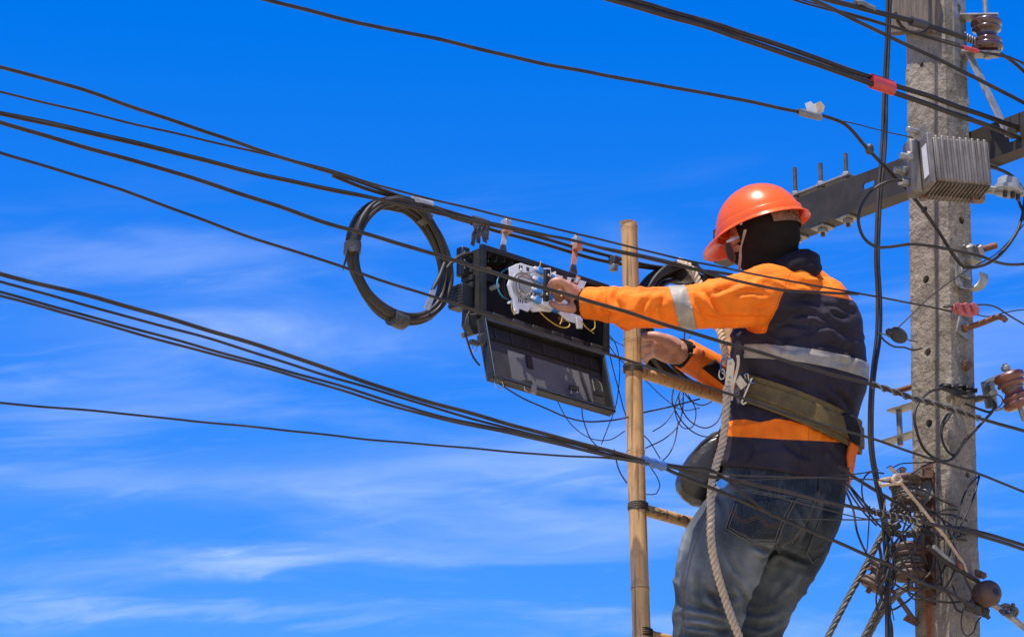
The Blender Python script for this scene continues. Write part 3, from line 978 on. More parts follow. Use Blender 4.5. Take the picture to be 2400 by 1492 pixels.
line('thin level wire from the jeans pocket seam to black connectors',
     [(1845, 1214), (1950, 1216), (2040, 1217), (2100, 1213)], 0.905, 0.0022, name='overhead_wire', cat='wire')
bt = MB().prism([at(1677, 1130, 0.92), at(1690, 1122, 0.92), at(1707, 1131, 0.92), at(1695, 1144, 0.92), at(1682, 1141, 0.92)], N * 0.002).build('tape_scrap', MT['blue_plastic'], smooth=False)
tag(bt, 'bright blue scrap of tape hanging on the cables in front of the jeans', 'tape')

# upper cables
coax = line('thick coaxial cable from top edge past the paper tag, looping below the amplifier',
     [(520, -30), (630, 2), (800, 44), (1000, 87), (1200, 133), (1400, 174), (1600, 209), (1750, 237), (1880, 264), (1940, 275), (1985, 294), (2030, 345), (2085, 402), (2140, 462, 0.88), (2200, 545, 0.87), (2238, 602, 0.87), (2262, 626, 0.87), (2300, 622, 0.89), (2340, 600, 0.9), (2382, 545, 0.9), (2398, 490, 0.88), (2397, 445, 0.85), (2372, 412, 0.83), (2340, 396, 0.82), (2306, 388, 0.82)], 0.88, 0.0056, 'rubber')
MB().ball(at(2038, 350, 0.88), AX * 0.013, AU * 0.016, AA * 0.012, 10, 8).build('tape_knot', MT['black_tape'], coax, angle=80)
line('thin messenger wire from the coaxial cable to the amplifier plate',
     [(1955, 281), (1990, 287), (2060, 305), (2140, 323)], 0.88, 0.0020, name='overhead_wire', cat='wire')
pt = thing('paper_tag', 'torn white and brown paper tag on the upper coaxial cable', 'tag', at(1895, 268, 0.88))
P = lambda x, y: at(x, y, 0.885)
MB().prism([P(1886, 243), P(1898, 238), P(1906, 246), P(1917, 240), P(1913, 262), P(1918, 276), P(1905, 278), P(1891, 272), P(1890, 256)], N * 0.003).build('tag_sheet', MT['paper'], pt, smooth=False)
MB().prism([P(1910, 243), P(1920, 239), P(1929, 250), P(1926, 264), P(1914, 268)], N * 0.006).build('torn_edge', MT['twine'], pt, smooth=False)
MB().tube(spline([P(1872, 262), P(1884, 265), P(1892, 268), P(1910, 272), P(1922, 275)], 0.01), 0.0098, 10).build('sleeve', MT['grey_tape'], pt)
pair1 = line('upper cable of the heavy black pair crossing top right, marked with red tape',
     [(1380, -30), (1470, -3), (1650, 50), (1840, 111), (2040, 182), (2140, 214), (2280, 262), (2400, 303), (2480, 330)], 0.94, 0.0082, 'rubber')
pair2 = line('lower cable of the heavy black pair crossing top right, marked with red tape',
     [(1380, -17), (1470, 9), (1650, 63), (1840, 125), (2040, 197), (2140, 232), (2280, 283), (2400, 326), (2480, 354)], 0.945, 0.0086, 'rubber')
tl = spline([at(2041, 190, 0.943), at(2066, 198, 0.943), at(2092, 207, 0.943)], 0.01)
dd = (tl[-1] - tl[0]).normalized()
upv = (Z - dd * Z.dot(dd)).normalized()
sdv = dd.cross(upv)
rt = MB()
ring = []
for p in tl:
    ring.append([p + upv * (math.cos(a) * 0.0215) + sdv * (math.sin(a) * 0.0150) for a in [2 * math.pi * i / 16 for i in range(16)]])
vs_ = [q for r_ in ring for q in r_]
fs_ = [(i * 16 + k_, i * 16 + (k_ + 1) % 16, (i + 1) * 16 + (k_ + 1) % 16, (i + 1) * 16 + k_) for i in range(len(ring) - 1) for k_ in range(16)]
fs_ += [tuple(range(16))[::-1], tuple((len(ring) - 1) * 16 + k_ for k_ in range(16))]
t_ = rt.add(vs_, fs_).build('tape_band', MT['red_tape'], angle=60)
tag(t_, 'large red tape band round the heavy black cable pair left of the pole', 'tape')
line('single cable crossing the top of the pole above the red tape band',
     [(1840, -30), (1907, 0), (1974, 32), (2081, 86), (2215, 146), (2296, 188), (2400, 243), (2480, 290)], 1.0, 0.0062, 'rubber_grey')
w4 = line('thin paired wire with small red tape crossing below the top spool',
     [(1800, -18), (1860, 0), (1950, 25), (2030, 46), (2100, 68), (2250, 109), (2300, 122), (2380, 141), (2400, 150), (2460, 175)], 0.96, 0.0036, 'rubber')
line('thin wire running just above the paired wire near the top spool',
     [(1830, -14), (1900, 6), (1970, 26), (2040, 45), (2110, 66), (2250, 105)], 0.965, 0.0026, name='overhead_wire', cat='wire')
MB().tube(spline([at(2257, 111, 0.96), at(2275, 116, 0.96), at(2292, 121, 0.96)], 0.01), 0.0062, 10).build('red_tape', MT['red_tape'], w4)
w5 = line('thick black service cable ending on the top spool insulator',
     [(1880, -20), (1940, -2), (2000, 14), (2060, 30), (2120, 46), (2190, 66), (2268, 90), (2285, 97)], 0.87, 0.0092, 'rubber')
MB().tube(spline([at(2135, 50, 0.87), at(2150, 54, 0.87), at(2168, 59, 0.87)], 0.01), 0.0135, 12).build('joint', MT['black_tape'], w5)
MB().tube(spline([at(2005, 8, 0.872), at(2016, 6, 0.872), at(2030, 14, 0.872), at(2048, 22, 0.872)], 0.008), [0.009, 0.010, 0.008, 0.006, 0.005, 0.004, 0.004][:len(spline([at(2005, 8, 0.872), at(2016, 6, 0.872), at(2030, 14, 0.872), at(2048, 22, 0.872)], 0.008))] if False else 0.009, 10).build('tape_lump', MT['grey_tape'], w5)
hx = [at(2262 + i * 1.0 + 0, 86 + i * 0.5, 0.87) + (AU * math.cos(i * 1.1) + AA * math.sin(i * 1.1)) * 0.0115 for i in range(26)]
MB().tube(spline(hx, 0.01), 0.0024, 6).build('tie_wire', MT['strand'], w5, angle=70)
line('curved black cable leaving the joint behind the service cable at top of pole',
     [(2098, 30), (2104, 50), (2122, 70), (2146, 78), (2164, 74), (2178, 62)], 0.845, 0.0055, 'rubber')
line('black cable leaving right from below the top spool', [(2336, 122), (2360, 135), (2385, 155), (2420, 190)], 0.85, 0.0062, 'rubber')
line('thin wire curving right below the top spool', [(2300, 122), (2350, 128), (2378, 138), (2400, 152), (2440, 175)], 0.93, 0.0026, name='overhead_wire', cat='wire')

# vertical twin drop cable left of the pole
vp = [(2086, -40), (2083, 0), (2078, 150), (2070, 350), (2059, 480), (2056, 600), (2060, 700), (2058, 790), (2047, 870), (2041, 940), (2043, 1050), (2056, 1130), (2070, 1200), (2078, 1300), (2080, 1400), (2082, 1560)]
line('left strand of the twin cable hanging vertically beside the pole', [(x - 3.4, y) for x, y in vp], 0.79, 0.0052, 'rubber_grey', name='drop_cable')
line('right strand of the twin cable hanging vertically beside the pole', [(x + 3.8, y) for x, y in vp], 0.795, 0.0052, 'rubber', name='drop_cable')
# amplifier jumper loop
line('black jumper loop from amplifier connector sweeping left and across the pole',
     [(2112, 424, 0.95), (2085, 426, 0.95), (2050, 442, 0.93), (2022, 478, 0.92), (2012, 515, 0.92), (2022, 552, 0.91), (2048, 575, 0.9), (2085, 578, 0.88), (2140, 573, 0.88), (2220, 584, 0.88), (2300, 600, 0.88), (2330, 612, 0.87), (2360, 619, 0.86), (2400, 619, 0.85), (2470, 612, 0.85)], 0.9, 0.0050, 'rubber')
line('cable from the cable tap curving down right of the pole', [(2384, 456, 0.85), (2388, 475, 0.86), (2396, 495, 0.86), (2402, 520, 0.87)], 0.86, 0.0050, 'rubber')
line('thin diagonal wire from upper right down to the dark wire clamp', [(2420, 500), (2370, 560), (2330, 598), (2270, 632), (2180, 695), (2104, 768)], 0.83, 0.0022, name='diagonal_wire', cat='wire')
line('black wire arching over the red clamp and off right', [(2211, 719), (2260, 716), (2310, 714), (2335, 720), (2360, 736), (2400, 759), (2450, 790)], 0.84, 0.0028, name='overhead_wire', cat='wire')
line('thin wire leaving right from the red clamp', [(2286, 737), (2315, 742), (2350, 733), (2380, 727), (2440, 724)], 0.83, 0.0020, name='overhead_wire', cat='wire')

# red drop-wire clamp
rc = thing('wire_clamp', 'faded red plastic wire clamp in front of the pole', 'wire clamp', at(2260, 730, 0.84))
MB().prism([at(x, y, 0.835) for x, y in [(2230, 716), (2242, 712), (2285, 716), (2291, 724), (2289, 738), (2272, 744), (2245, 738), (2229, 728)]], N * 0.010).build('body', MT['red_plastic'], rc, bevel=0.003)
for x in (2243, 2262, 2279):
    MB().prism([at(a, b, 0.846) for a, b in [(x - 8, 713), (x, 709), (x + 9, 728), (x + 2, 733)]], N * 0.008).build('rib', MT['red_plastic'], rc, bevel=0.002)
# dark drop-wire clamp hooked on the vertical cable
dc = thing('wire_clamp', 'dark grey oval wire clamp hooked between drop cable and pole', 'wire clamp', at(2105, 785, 0.80))
MB().ball(at(2105, 785, 0.80), cw(0.024, -0.014, 0) , cw(0.010, 0.018, 0), AA * 0.007, 16, 8).build('body', MT['plastic_grey'], dc)
MB().ball(at(2084, 778, 0.795), cw(0.010, -0.004, 0), cw(0.003, 0.010, 0), AA * 0.006, 12, 8).build('cam', MT['plastic_grey'], dc)
MB().tube(spline([at(2060, 780, 0.80), at(2080, 786, 0.80), at(2084, 790, 0.80)], 0.005), 0.0022, 6).build('bail', MT['strand'], dc)
MB().tube(spline([at(2120, 792, 0.80), at(2135, 798, 0.78), at(2150, 800, 0.76)], 0.005), 0.0022, 6).build('tail', MT['strand'], dc)
line('wire looping from the vertical drop cable to the pole', [(2058, 780), (2072, 798), (2095, 812), (2118, 813), (2140, 820), (2160, 815)], 0.785, 0.0030, name='loop_wire', cat='wire')
# preformed grip twisted over the thick cable at the pole
gp = spline([at(x, y, 0.86) for x, y in [(2044, 901), (2090, 916), (2134, 932), (2180, 944), (2225, 957), (2270, 971), (2296, 981)]], 0.004)
gr = MB().strands(gp, 0.0072, 0.0026, 2, 0.085, 6).build('preformed_grip', MT['strand'], fix=False, angle=70)
tag(gr, 'twisted silver preformed grip on the thick cable where it passes the pole', 'cable grip')

# ------------------------------------------------------------------ slack coil on the strand
cc = at(938, 612, VS)
coil = thing('cable_coil', 'round hanging coil of black cable left of the splice box', 'cable coil', cc)
rng = random.Random(11)
cmb = MB()
path = []
turns = 9
steps = 56
base = [(rng.uniform(0.150, 0.176), rng.uniform(-0.016, 0.016), rng.uniform(-0.004, 0.004), rng.uniform(-0.004, 0.004), rng.uniform(0, 6.28)) for _ in range(turns + 1)]
for k_ in range(turns):
    for i in range(steps):
        s_ = i / steps
        a = math.pi / 2 + 2 * math.pi * s_
        q = [base[k_][j] * (1 - s_) + base[k_ + 1][j] * s_ for j in range(4)]
        sq = 0.5 + 0.5 * math.sin(a)                     # the turns are drawn together at the bottom, looser at the sides
        r_ = 0.166 + (q[0] - 0.163) * (0.75 + 0.45 * abs(math.cos(a + base[k_][4] * 0.3)))
        path.append(cc + W * (math.cos(a) * r_ + q[2]) + Z * (math.sin(a) * r_ * 1.02 + q[3]) + N * (q[1] * 1.15 + 0.008 * math.sin(2 * a + base[k_][4])))
cmb.tube(path, 0.0076, 8)
cmb.build('cable', MT['rubber'], coil, fix=False, angle=60)
cable('cable_tail', '', [at(1042, 618, VS + 0.02), at(1030, 648, VS + 0.035), at(1018, 670, VS + 0.038), at(1009, 690, VS + 0.036), at(1004, 706, VS + 0.03)], 0.0060, 'rubber', parent=coil)
cable('lead_in', '', [at(985, 478, VS), at(955, 466, VS + 0.005), at(915, 466, VS + 0.012), at(875, 485, VS + 0.015), at(845, 525, VS + 0.01)], 0.0072, 'rubber', parent=coil)
cable('lead_out', '', [at(1110, 522, VS), at(1060, 508, VS + 0.01), at(1010, 484, VS + 0.012), at(965, 478, VS + 0.012), at(925, 488, VS + 0.01)], 0.0072, 'rubber', parent=coil)


def wrap(name, ang, m, rr=0.0215, rv=0.025, ln=0.016, tail=None, rc_=0.165):
    p = cc + W * math.cos(ang) * rc_ + Z * math.sin(ang) * rc_ * 1.02
    tan = -W * math.sin(ang) + Z * math.cos(ang)
    rad = W * math.cos(ang) + Z * math.sin(ang)
    b = MB()
    vs_, fs_ = [], []
    for i, s_ in enumerate((-1, -0.5, 0, 0.5, 1)):
        for k_ in range(16):
            a = 2 * math.pi * k_ / 16
            w_ = 1 + 0.05 * math.sin(3 * a + i)
            vs_.append(p + tan * s_ * ln + rad * math.cos(a) * rr * w_ + N * math.sin(a) * rv * w_)
    for i in range(4):
        for k_ in range(16):
            fs_.append((i * 16 + k_, i * 16 + (k_ + 1) % 16, (i + 1) * 16 + (k_ + 1) % 16, (i + 1) * 16 + k_))
    fs_ += [tuple(range(16))[::-1], tuple(64 + k_ for k_ in range(16))]
    b.add(vs_, fs_)
    if tail:
        b.prism([p + rad * rr * 0.6 + tan * ln, p + rad * rr * 0.6 - tan * ln, tail, tail + tan * 0.01], N * 0.003)
    return b.build(name, MT[m], coil, angle=60)


wrap('tape_wrap', R(182), 'black_tape', tail=at(803, 626, VS + 0.02))
wrap('tape_wrap', R(268), 'black_tape', ln=0.022)
wrap('tape_wrap', R(60), 'black_tape', ln=0.010, rr=0.020)
MB().tube(spline([at(968, 470, VS), at(990, 477, VS), at(1008, 484, VS)], 0.01), 0.0165, 12).build('tape_wrap', MT['silver_tape'], coil)
MB().prism([at(x, y, VS + 0.045) for x, y in [(1008, 680), (1021, 677), (1016, 700), (1006, 727), (993, 722), (1002, 700)]], N * 0.002).build('foil_flag', MT['silver_tape'], coil, smooth=False)
line('black cable from the coil into the upper left gland of the box', [(1035, 640), (1062, 612), (1078, 600), (1100, 595), (1120, 596)], VS + 0.02, 0.0055, 'rubber', name='box_cable')

# ------------------------------------------------------------------ fibre splice box hung on the strand
VF = 0.085                                  # plane of the open front rim
TL = at(1128, 579, VF)
TR = at(1418, 664, VF)
BL = at(1126, 736, VF)
bw = (TR - TL).dot(W)
bh_ = TL.z - BL.z
O = TL                                       # local: x along the line, y towards the viewer, z up from the top edge


def BX(x, y, z):
    return O + W * x + N * y + Z * z


box = thing('splice_box', 'open black fibre splice box hanging from the support strand', 'splice box', BX(bw / 2, -0.03, -bh_))
bd = 0.078
wt = 0.006
MB().box(BX(bw / 2, -bd + wt / 2, -bh_ / 2), W * (bw / 2), N * (wt / 2), Z * (bh_ / 2)).build('back_wall', MT['plastic'], box, smooth=False)
MB().box(BX(bw / 2, -bd / 2 + wt / 2, -wt / 2), W * (bw / 2), N * (bd / 2 - wt / 2), Z * (wt / 2)).build('top_wall', MT['plastic_grey'], box, smooth=False, bevel=0.001)
MB().box(BX(bw / 2, -bd / 2 + wt / 2, -bh_ + wt / 2), W * (bw / 2), N * (bd / 2 - wt / 2), Z * (wt / 2)).build('bottom_wall', MT['plastic'], box, smooth=False, bevel=0.001)
for x in (wt / 2, bw - wt / 2):
    MB().box(BX(x, -bd / 2 + wt / 2, -bh_ / 2), W * (wt / 2), N * (bd / 2 - wt / 2), Z * (bh_ / 2 - wt)).build('side_wall', MT['plastic_grey'], box, smooth=False)
# rim frame round the open front
for (x0, x1, z0, z1) in ((-0.006, bw + 0.006, 0.006, -0.010), (-0.006, bw + 0.006, -bh_ + 0.010, -bh_ - 0.006), (-0.006, 0.010, -0.0101, -bh_ + 0.0101), (bw - 0.010, bw + 0.006, -0.0101, -bh_ + 0.0101)):
    MB().box(BX((x0 + x1) / 2, 0.004, (z0 + z1) / 2), W * ((x1 - x0) / 2), N * 0.007, Z * (abs(z0 - z1) / 2)).build('rim', MT['plastic'], box, bevel=0.0015, smooth=False)
# ribs under the top wall and along the rim, hinge barrels along the bottom
for i in range(15):
    x = 0.03 + i * (bw - 0.06) / 14
    MB().box(BX(x, -0.022, -0.014), W * 0.0012, N * 0.020, Z * 0.008).build('rib', MT['plastic_grey'], box, smooth=False)
for i in range(6):
    x = 0.05 + i * (bw - 0.10) / 5
    MB().box(BX(x, 0.0145, -bh_ + 0.002), W * 0.021, N * 0.0035, Z * 0.006).build('hinge_barrel', MT['plastic_grey'], box, bevel=0.002)
# ribs and blocks on the visible left end
for i in range(3):
    MB().box(BX(-0.010, -0.045, -0.060 - i * 0.022), W * 0.004, N * 0.022, Z * 0.008).build('side_rib', MT['plastic_grey'], box, smooth=False, bevel=0.001)
gl = MB().box(BX(-0.020, -0.052, -0.035), W * 0.014, N * 0.014, Z * 0.042).build('cable_gland', MT['plastic'], box, bevel=0.004)
for i in range(3):
    p = BX(-0.027, -0.0365, -0.012 - i * 0.022)
    MB().cyl(p - N * 0.002, p + N * 0.003, 0.0042, 10).build('screw', MT['chrome'], gl)
pb = MB().box(BX(-0.030, -0.050, -0.140), W * 0.020, N * 0.028, Z * 0.032).build('port_block', MT['plastic'], box, bevel=0.003)
for i in range(6):
    MB().box(BX(-0.0505, -0.050, -0.118 - i * 0.009), W * 0.0015, N * 0.026, Z * 0.003).build('rib', MT['plastic_grey'], pb, smooth=False)
lp = MB().prism([at(x, y, VF - 0.05) for x, y in [(1082, 742), (1112, 738), (1120, 772), (1112, 786), (1094, 790), (1080, 764)]], N * 0.03).build('lower_port', MT['plastic_grey'], box, bevel=0.003)
MB().tube(spline([at(1100, 730, VF - 0.02), at(1093, 745, VF - 0.012), at(1090, 775, VF - 0.010), at(1096, 800, VF - 0.01), at(1110, 838, VF - 0.01), at(1124, 856, VF - 0.01)], 0.01), 0.0028, 6).build('drop_wire', MT['rubber'], box)
MB().prism([at(x, y, VF - 0.02) for x, y in [(1078, 782), (1096, 776), (1098, 787), (1084, 793)]], N * 0.006).build('clip', MT['grey_tape'], box, smooth=False)
# saw-tooth ribs on the right end
for i in range(9):
    MB().box(BX(bw + 0.009, -0.030, -0.02 - i * (bh_ - 0.03) / 9), W * 0.004, N * 0.028, Z * 0.005).build('side_rib', MT['plastic_grey'], box, smooth=False)
# interior fittings
MB().box(BX(0.060, -0.058, -0.050), W * 0.030, N * 0.010, Z * 0.018).build('bracket', MT['plastic_grey'], box, bevel=0.002)
MB().box(BX(0.066, -0.044, -0.036), W * 0.008, N * 0.002, Z * 0.007).build('terminal', MT['orange_tag'], box, smooth=False)
MB().cyl(BX(0.075, -0.045, -0.088), BX(0.075, -0.015, -0.088), 0.007, 10).build('post', MT['white_plastic'], box)
for x, z in ((0.015, -0.03), (0.015, -0.05), (0.012, -0.105), (bw - 0.02, -0.06), (bw - 0.05, -0.03), (bw - 0.03, -0.12)):
    MB().cyl(BX(x + 0.008, -0.035, z), BX(x + 0.008, -0.018, z), 0.0038, 10).build('screw', MT['chrome'], box)
MB().box(BX(bw * 0.55, -0.06, -bh_ + 0.022), W * (bw * 0.4), N * 0.008, Z * 0.008).build('lower_ledge', MT['plastic'], box, bevel=0.002)


def fibre(pts, r, m, v=None):
    return MB().tube(spline([at(*p) for p in pts], 0.008), r, 6).build('fibre_tube', MT[m], box)


fibre([(1143, 612, .05), (1165, 612, .05), (1190, 618, .05), (1205, 630, .06)], 0.0018, 'cyan_wire')
fibre([(1195, 626, .07), (1174, 640, .085), (1165, 660, .09), (1168, 680, .09), (1178, 695, .085), (1192, 702, .075)], 0.0022, 'cyan_wire')
fibre([(1196, 632, .06), (1186, 650, .06), (1182, 675, .06), (1190, 695, .06)], 0.0014, 'copper')
fibre([(1198, 630, .055), (1182, 652, .055), (1178, 675, .055), (1186, 698, .055)], 0.0014, 'copper')
fibre([(1143, 609, .05), (1175, 608, .05), (1200, 616, .06)], 0.0014, 'copper')
fibre([(1262, 727, .12), (1280, 745, .12), (1305, 762, .12), (1325, 768, .11), (1335, 762, .10), (1330, 745, .09)], 0.0018, 'yellow_wire')
fibre([(1362, 752, .115), (1372, 765, .115), (1392, 781, .11)], 0.0018, 'yellow_wire')
fibre([(1394, 752, .10), (1394, 768, .10), (1386, 774, .10)], 0.0016, 'yellow_wire')
fibre([(1200, 708, .09), (1199, 725, .09), (1206, 738, .09)], 0.0016, 'yellow_wire')
fibre([(1318, 742, .10), (1316, 752, .10), (1312, 760, .10)], 0.0016, 'yellow_wire')
MB().prism([at(x, y, 0.06) for x, y in [(1306, 744), (1322, 738), (1330, 750), (1316, 757)]], N * 0.004).build('tag', MT['orange_tag'], box, smooth=False)

# splice trays
VT = 0.135


def plate(name, pts, v, th, m, parent, bevel=0.001):
    return MB().prism([at(x, y, v) for x, y in pts], -N * th).build(name, MT[m], parent, smooth=False, bevel=bevel)


t2 = plate('splice_tray', [(1288, 637), (1312, 645), (1345, 652), (1375, 660), (1362, 690), (1352, 725), (1365, 748), (1366, 770), (1354, 770), (1350, 757), (1330, 752), (1312, 735), (1290, 728), (1285, 700)], VF + 0.015, 0.004, 'white_plastic', box)
plate('tray_lug', [(1352, 742), (1366, 746), (1366, 768), (1354, 769)], VF + 0.024, 0.006, 'white_plastic', t2)
plate('slot', [(1320, 646), (1330, 648), (1328, 656), (1318, 654)], VF + 0.0158, 0.003, 'plastic_grey', t2, 0)
plate('slot', [(1340, 652), (1350, 654), (1348, 662), (1338, 660)], VF + 0.0158, 0.003, 'plastic_grey', t2, 0)
lbl = plate('label', [(1353, 644), (1362, 650), (1354, 668), (1345, 662)], VF + 0.026, 0.002, 'orange_tag', t2, 0)
plate('print', [(1354, 648), (1359, 651), (1353, 663), (1348, 660)], VF + 0.027, 0.0006, 'paper', lbl, 0)
tr = plate('splice_tray', [(1194, 626), (1204, 622), (1212, 618), (1222, 616), (1236, 621), (1262, 628), (1291, 628), (1292, 640), (1289, 706), (1285, 714), (1270, 722), (1245, 720), (1238, 730), (1218, 722), (1216, 734), (1206, 735), (1202, 700), (1196, 690), (1190, 668), (1196, 650)], VT, 0.005, 'white_plastic', box)
MB().box(at(1291, 652, VT - 0.02), W * 0.001, N * 0.02, Z * 0.015).build('tray_web', MT['white_plastic'], tr, smooth=False)
# slack ring, round pegs, ribs, slots of the front tray
rc2 = at(1228, 672, VT)
ringp = [rc2 + W * math.cos(a) * 0.043 + Z * math.sin(a) * 0.040 + N * 0.002 for a in [2 * math.pi * i / 40 for i in range(40)]]
MB().tube(ringp, 0.0032, 8, closed=True).build('slack_ring', MT['clear'], tr)
MB().lathe(rc2 - N * 0.001, N, [(0.020, 0), (0.020, 0.007), (0.017, 0.008), (0.012, 0.0085)], 24).build('hub', MT['clear'], tr)
for k_, rr_ in enumerate((0.030, 0.033, 0.036)):
    fp = [rc2 + W * math.cos(a) * rr_ + Z * math.sin(a) * rr_ * 0.93 + N * (0.004 + 0.001 * k_) for a in [1.0 + 4.6 * i / 30 + k_ * 0.3 for i in range(31)]]
    MB().tube(fp, 0.0010, 5).build('fibre', MT[('copper', 'rope', 'grey_tape')[k_]], tr)
fb = [(1232, 640), (1246, 638), (1256, 634)], [(1238, 652), (1250, 656), (1258, 658)], [(1238, 690), (1248, 696), (1256, 702)]
for f_ in fb:
    MB().tube(spline([at(x, y, VT + 0.006) for x, y in f_], 0.005), 0.0011, 5).build('fibre', MT['copper'], tr)
for pts in ([(1217, 620), (1220, 621), (1219, 632), (1216, 631)], [(1222, 622), (1225, 623), (1224, 632), (1221, 631)], [(1234, 625), (1241, 627), (1240, 636), (1234, 634)],
            [(1215, 692), (1217, 692), (1217, 708), (1215, 708)], [(1219, 693), (1222, 693), (1221, 709), (1219, 709)], [(1224, 698), (1226, 698), (1226, 710), (1224, 710)], [(1230, 698), (1236, 700), (1236, 710), (1230, 709)],
            [(1247, 648), (1253, 650), (1252, 655), (1247, 653)], [(1244, 684), (1250, 687), (1249, 693), (1244, 690)]):
    plate('slot', pts, VT + 0.0008, 0.002, 'plastic_grey', tr, 0)
MB().tube(spline([at(1264, 628, VT + 0.003), at(1268, 612, VT + 0.006)], 0.01), 0.0015, 6).build('peg', MT['yellow_wire'], tr)
MB().cyl(at(1212, 688, VT), at(1220, 681, VT + 0.01), 0.0035, 8).build('peg', MT['galv'], tr)
MB().cyl(at(1218, 634, VT), at(1222, 630, VT + 0.008), 0.003, 8).build('peg', MT['white_plastic'], tr)
MB().cyl(at(1207, 729, VT), at(1207, 729, VT + 0.008), 0.0045, 10).build('screw', MT['chrome'], tr)
# fibre adapters: white sockets, blue plugs, black retaining bar
ys = [(1262, 634), (1260, 657), (1258, 681), (1256, 703)]
for i, (x, y) in enumerate(ys):
    c_ = at(x + 4, y, VT + 0.012)
    ax_ = (W * 0.985 - Z * 0.17).normalized()
    up_ = Z.cross(ax_).normalized().cross(ax_) * -1
    up_ = N.cross(ax_).normalized()
    MB().box(c_, ax_ * 0.011, N * 0.007, up_ * 0.0075).build('blue_plug', MT['blue_plastic'], tr, bevel=0.0012)
    MB().box(c_ - ax_ * 0.016, ax_ * 0.006, N * 0.004, up_ * 0.0035).build('boot', MT['white_plastic'], tr, bevel=0.001)
    MB().box(c_ + ax_ * 0.022, ax_ * 0.012, N * 0.008, up_ * 0.0085).build('adapter', MT['white_plastic'], tr, bevel=0.001)
    MB().box(c_ + ax_ * 0.044, ax_ * 0.007, N * 0.006, up_ * 0.006).build('adapter', MT['blue_plastic' if i in (0, 2) else 'white_plastic'], tr, bevel=0.001)
barp = [at(x, y, VT + 0.026) for x, y in [(1279, 629), (1291, 631), (1287, 706), (1275, 704)]]
bar = MB().prism(barp, -N * 0.008).build('retaining_bar', MT['plastic'], tr, bevel=0.002)
for x, y in ((1286, 645), (1282, 689)):
    MB().cyl(at(x, y, VT + 0.024), at(x, y, VT + 0.029), 0.0035, 10).build('screw', MT['chrome'], bar)
MB().box(at(1301, 726, VF + 0.03), W * 0.012, N * 0.007, Z * 0.006).build('blue_plug', MT['blue_plastic'], tr, bevel=0.001)
plate('tray_tab', [(1244, 722), (1282, 716), (1296, 724), (1292, 730), (1270, 728), (1252, 730)], VT - 0.004, 0.008, 'white_plastic', tr)
plate('tray_tab', [(1190, 708), (1200, 702), (1204, 708), (1192, 712)], VT - 0.006, 0.004, 'white_plastic', tr)

# the lid, hinged on the lower edge and hanging open
H0, H1 = at(1128, 742, VF + 0.020), at(1414, 806, VF + 0.020)
q = at(1150, 884, VF + 0.062)
dn = (q - H0)
dn = dn - W * dn.dot(W)
lh = dn.length
dn.normalize()
nf = W.cross(dn).normalized()
if nf.dot(AA) > 0:
    nf = -nf                                  # inner face looks towards the viewer
lo_ = H0
lw = (H1 - H0).dot(W)


def LX(x, y, d=0.0):
    return lo_ + W * x + dn * y + nf * d


LEG = Z * 0
lid = MB().box(LX(lw / 2, lh / 2, -0.018), W * (lw / 2), dn * (lh / 2), nf * 0.003).build('lid', MT['plastic_grey'], box, smooth=False, bevel=0.001)
for (x0, x1, y0, y1) in ((0, lw, 0, 0.012), (0, lw, lh - 0.012, lh), (0, 0.012, 0.0121, lh - 0.0121), (lw - 0.012, lw, 0.0121, lh - 0.0121)):
    MB().box(LX((x0 + x1) / 2, (y0 + y1) / 2, -0.004), W * ((x1 - x0) / 2), dn * ((y1 - y0) / 2), nf * 0.011).build('rim', MT['plastic'], lid, smooth=False, bevel=0.002)
MB().box(LX(lw * 0.53, lh * 0.65, -0.0130), W * (lw * 0.33), dn * (lh * 0.26), nf * 0.0018).build('reflection_panel', MT['panel_reflection'], lid, smooth=False)  # sized to the pale reflection that its grey colour imitates
MB().box(LX(lw / 2, lh * 0.19, -0.0125), W * (lw / 2 - 0.016), dn * (lh * 0.10), nf * 0.003).build('upper_panel', MT['plastic'], lid, smooth=False)
for i in range(7):
    MB().box(LX(0.05 + i * (lw - 0.10) / 6, lh * 0.19, -0.0085), W * 0.0012, dn * (lh * 0.09), nf * 0.002).build('rib', MT['plastic_grey'], lid, smooth=False)
gk = [LX(0.006, 0.008, 0.008), LX(0.006, lh - 0.006, 0.008), LX(lw - 0.006, lh - 0.006, 0.008), LX(lw - 0.006, 0.008, 0.008)]
MT['gasket'] = mat('blue_grey_gasket', (0.06, 0.09, 0.15), rough=0.6)
MB().tube([p for a, b in zip(gk, gk[1:] + gk[:1]) for p in spline([a, b], 0.02)[:-1]], 0.0016, 5, closed=True).build('gasket', MT['gasket'], lid)
MB().strip(spline([LX(lw * 0.78, lh * 0.42, -0.006), LX(lw * 0.80, lh * 0.68, -0.004), LX(lw * 0.82, lh * 0.9, -0.006)], 0.02), W * 0.004, nf * 0.0015).build('side_clip', MT['plastic_grey'], lid)
MB().box(LX(lw * 0.36, lh * 0.50, -0.0085), W * 0.010, dn * 0.020, nf * 0.002).build('pad', MT['plastic'], lid, smooth=False)
def latch(px, py, s=1.0, tilt=0.0, rise=1):
    p = at(px, py, VF + 0.065)
    a_ = (W * math.cos(tilt) + Z * math.sin(tilt)) * 0.014 * s
    dwn = (-Z + W * 0.2).normalized() * 0.022 * s * rise
    pts_ = [p - a_ * 0.8, p - a_ + dwn * 0.2, p - a_ + dwn * 0.9, p - a_ * 0.6 + dwn, p + a_ * 0.6 + dwn, p + a_ + dwn * 0.9, p + a_ + dwn * 0.2, p + a_ * 0.8]
    l_ = MB().tube(spline(pts_, 0.004), 0.0013, 6).build('wire_latch', MT['chrome'], lid)
    MB().box(p + Z * 0.004, W * 0.016, nf * 0.006, Z * 0.006).build('latch_base', MT['plastic_grey'], l_, bevel=0.002)


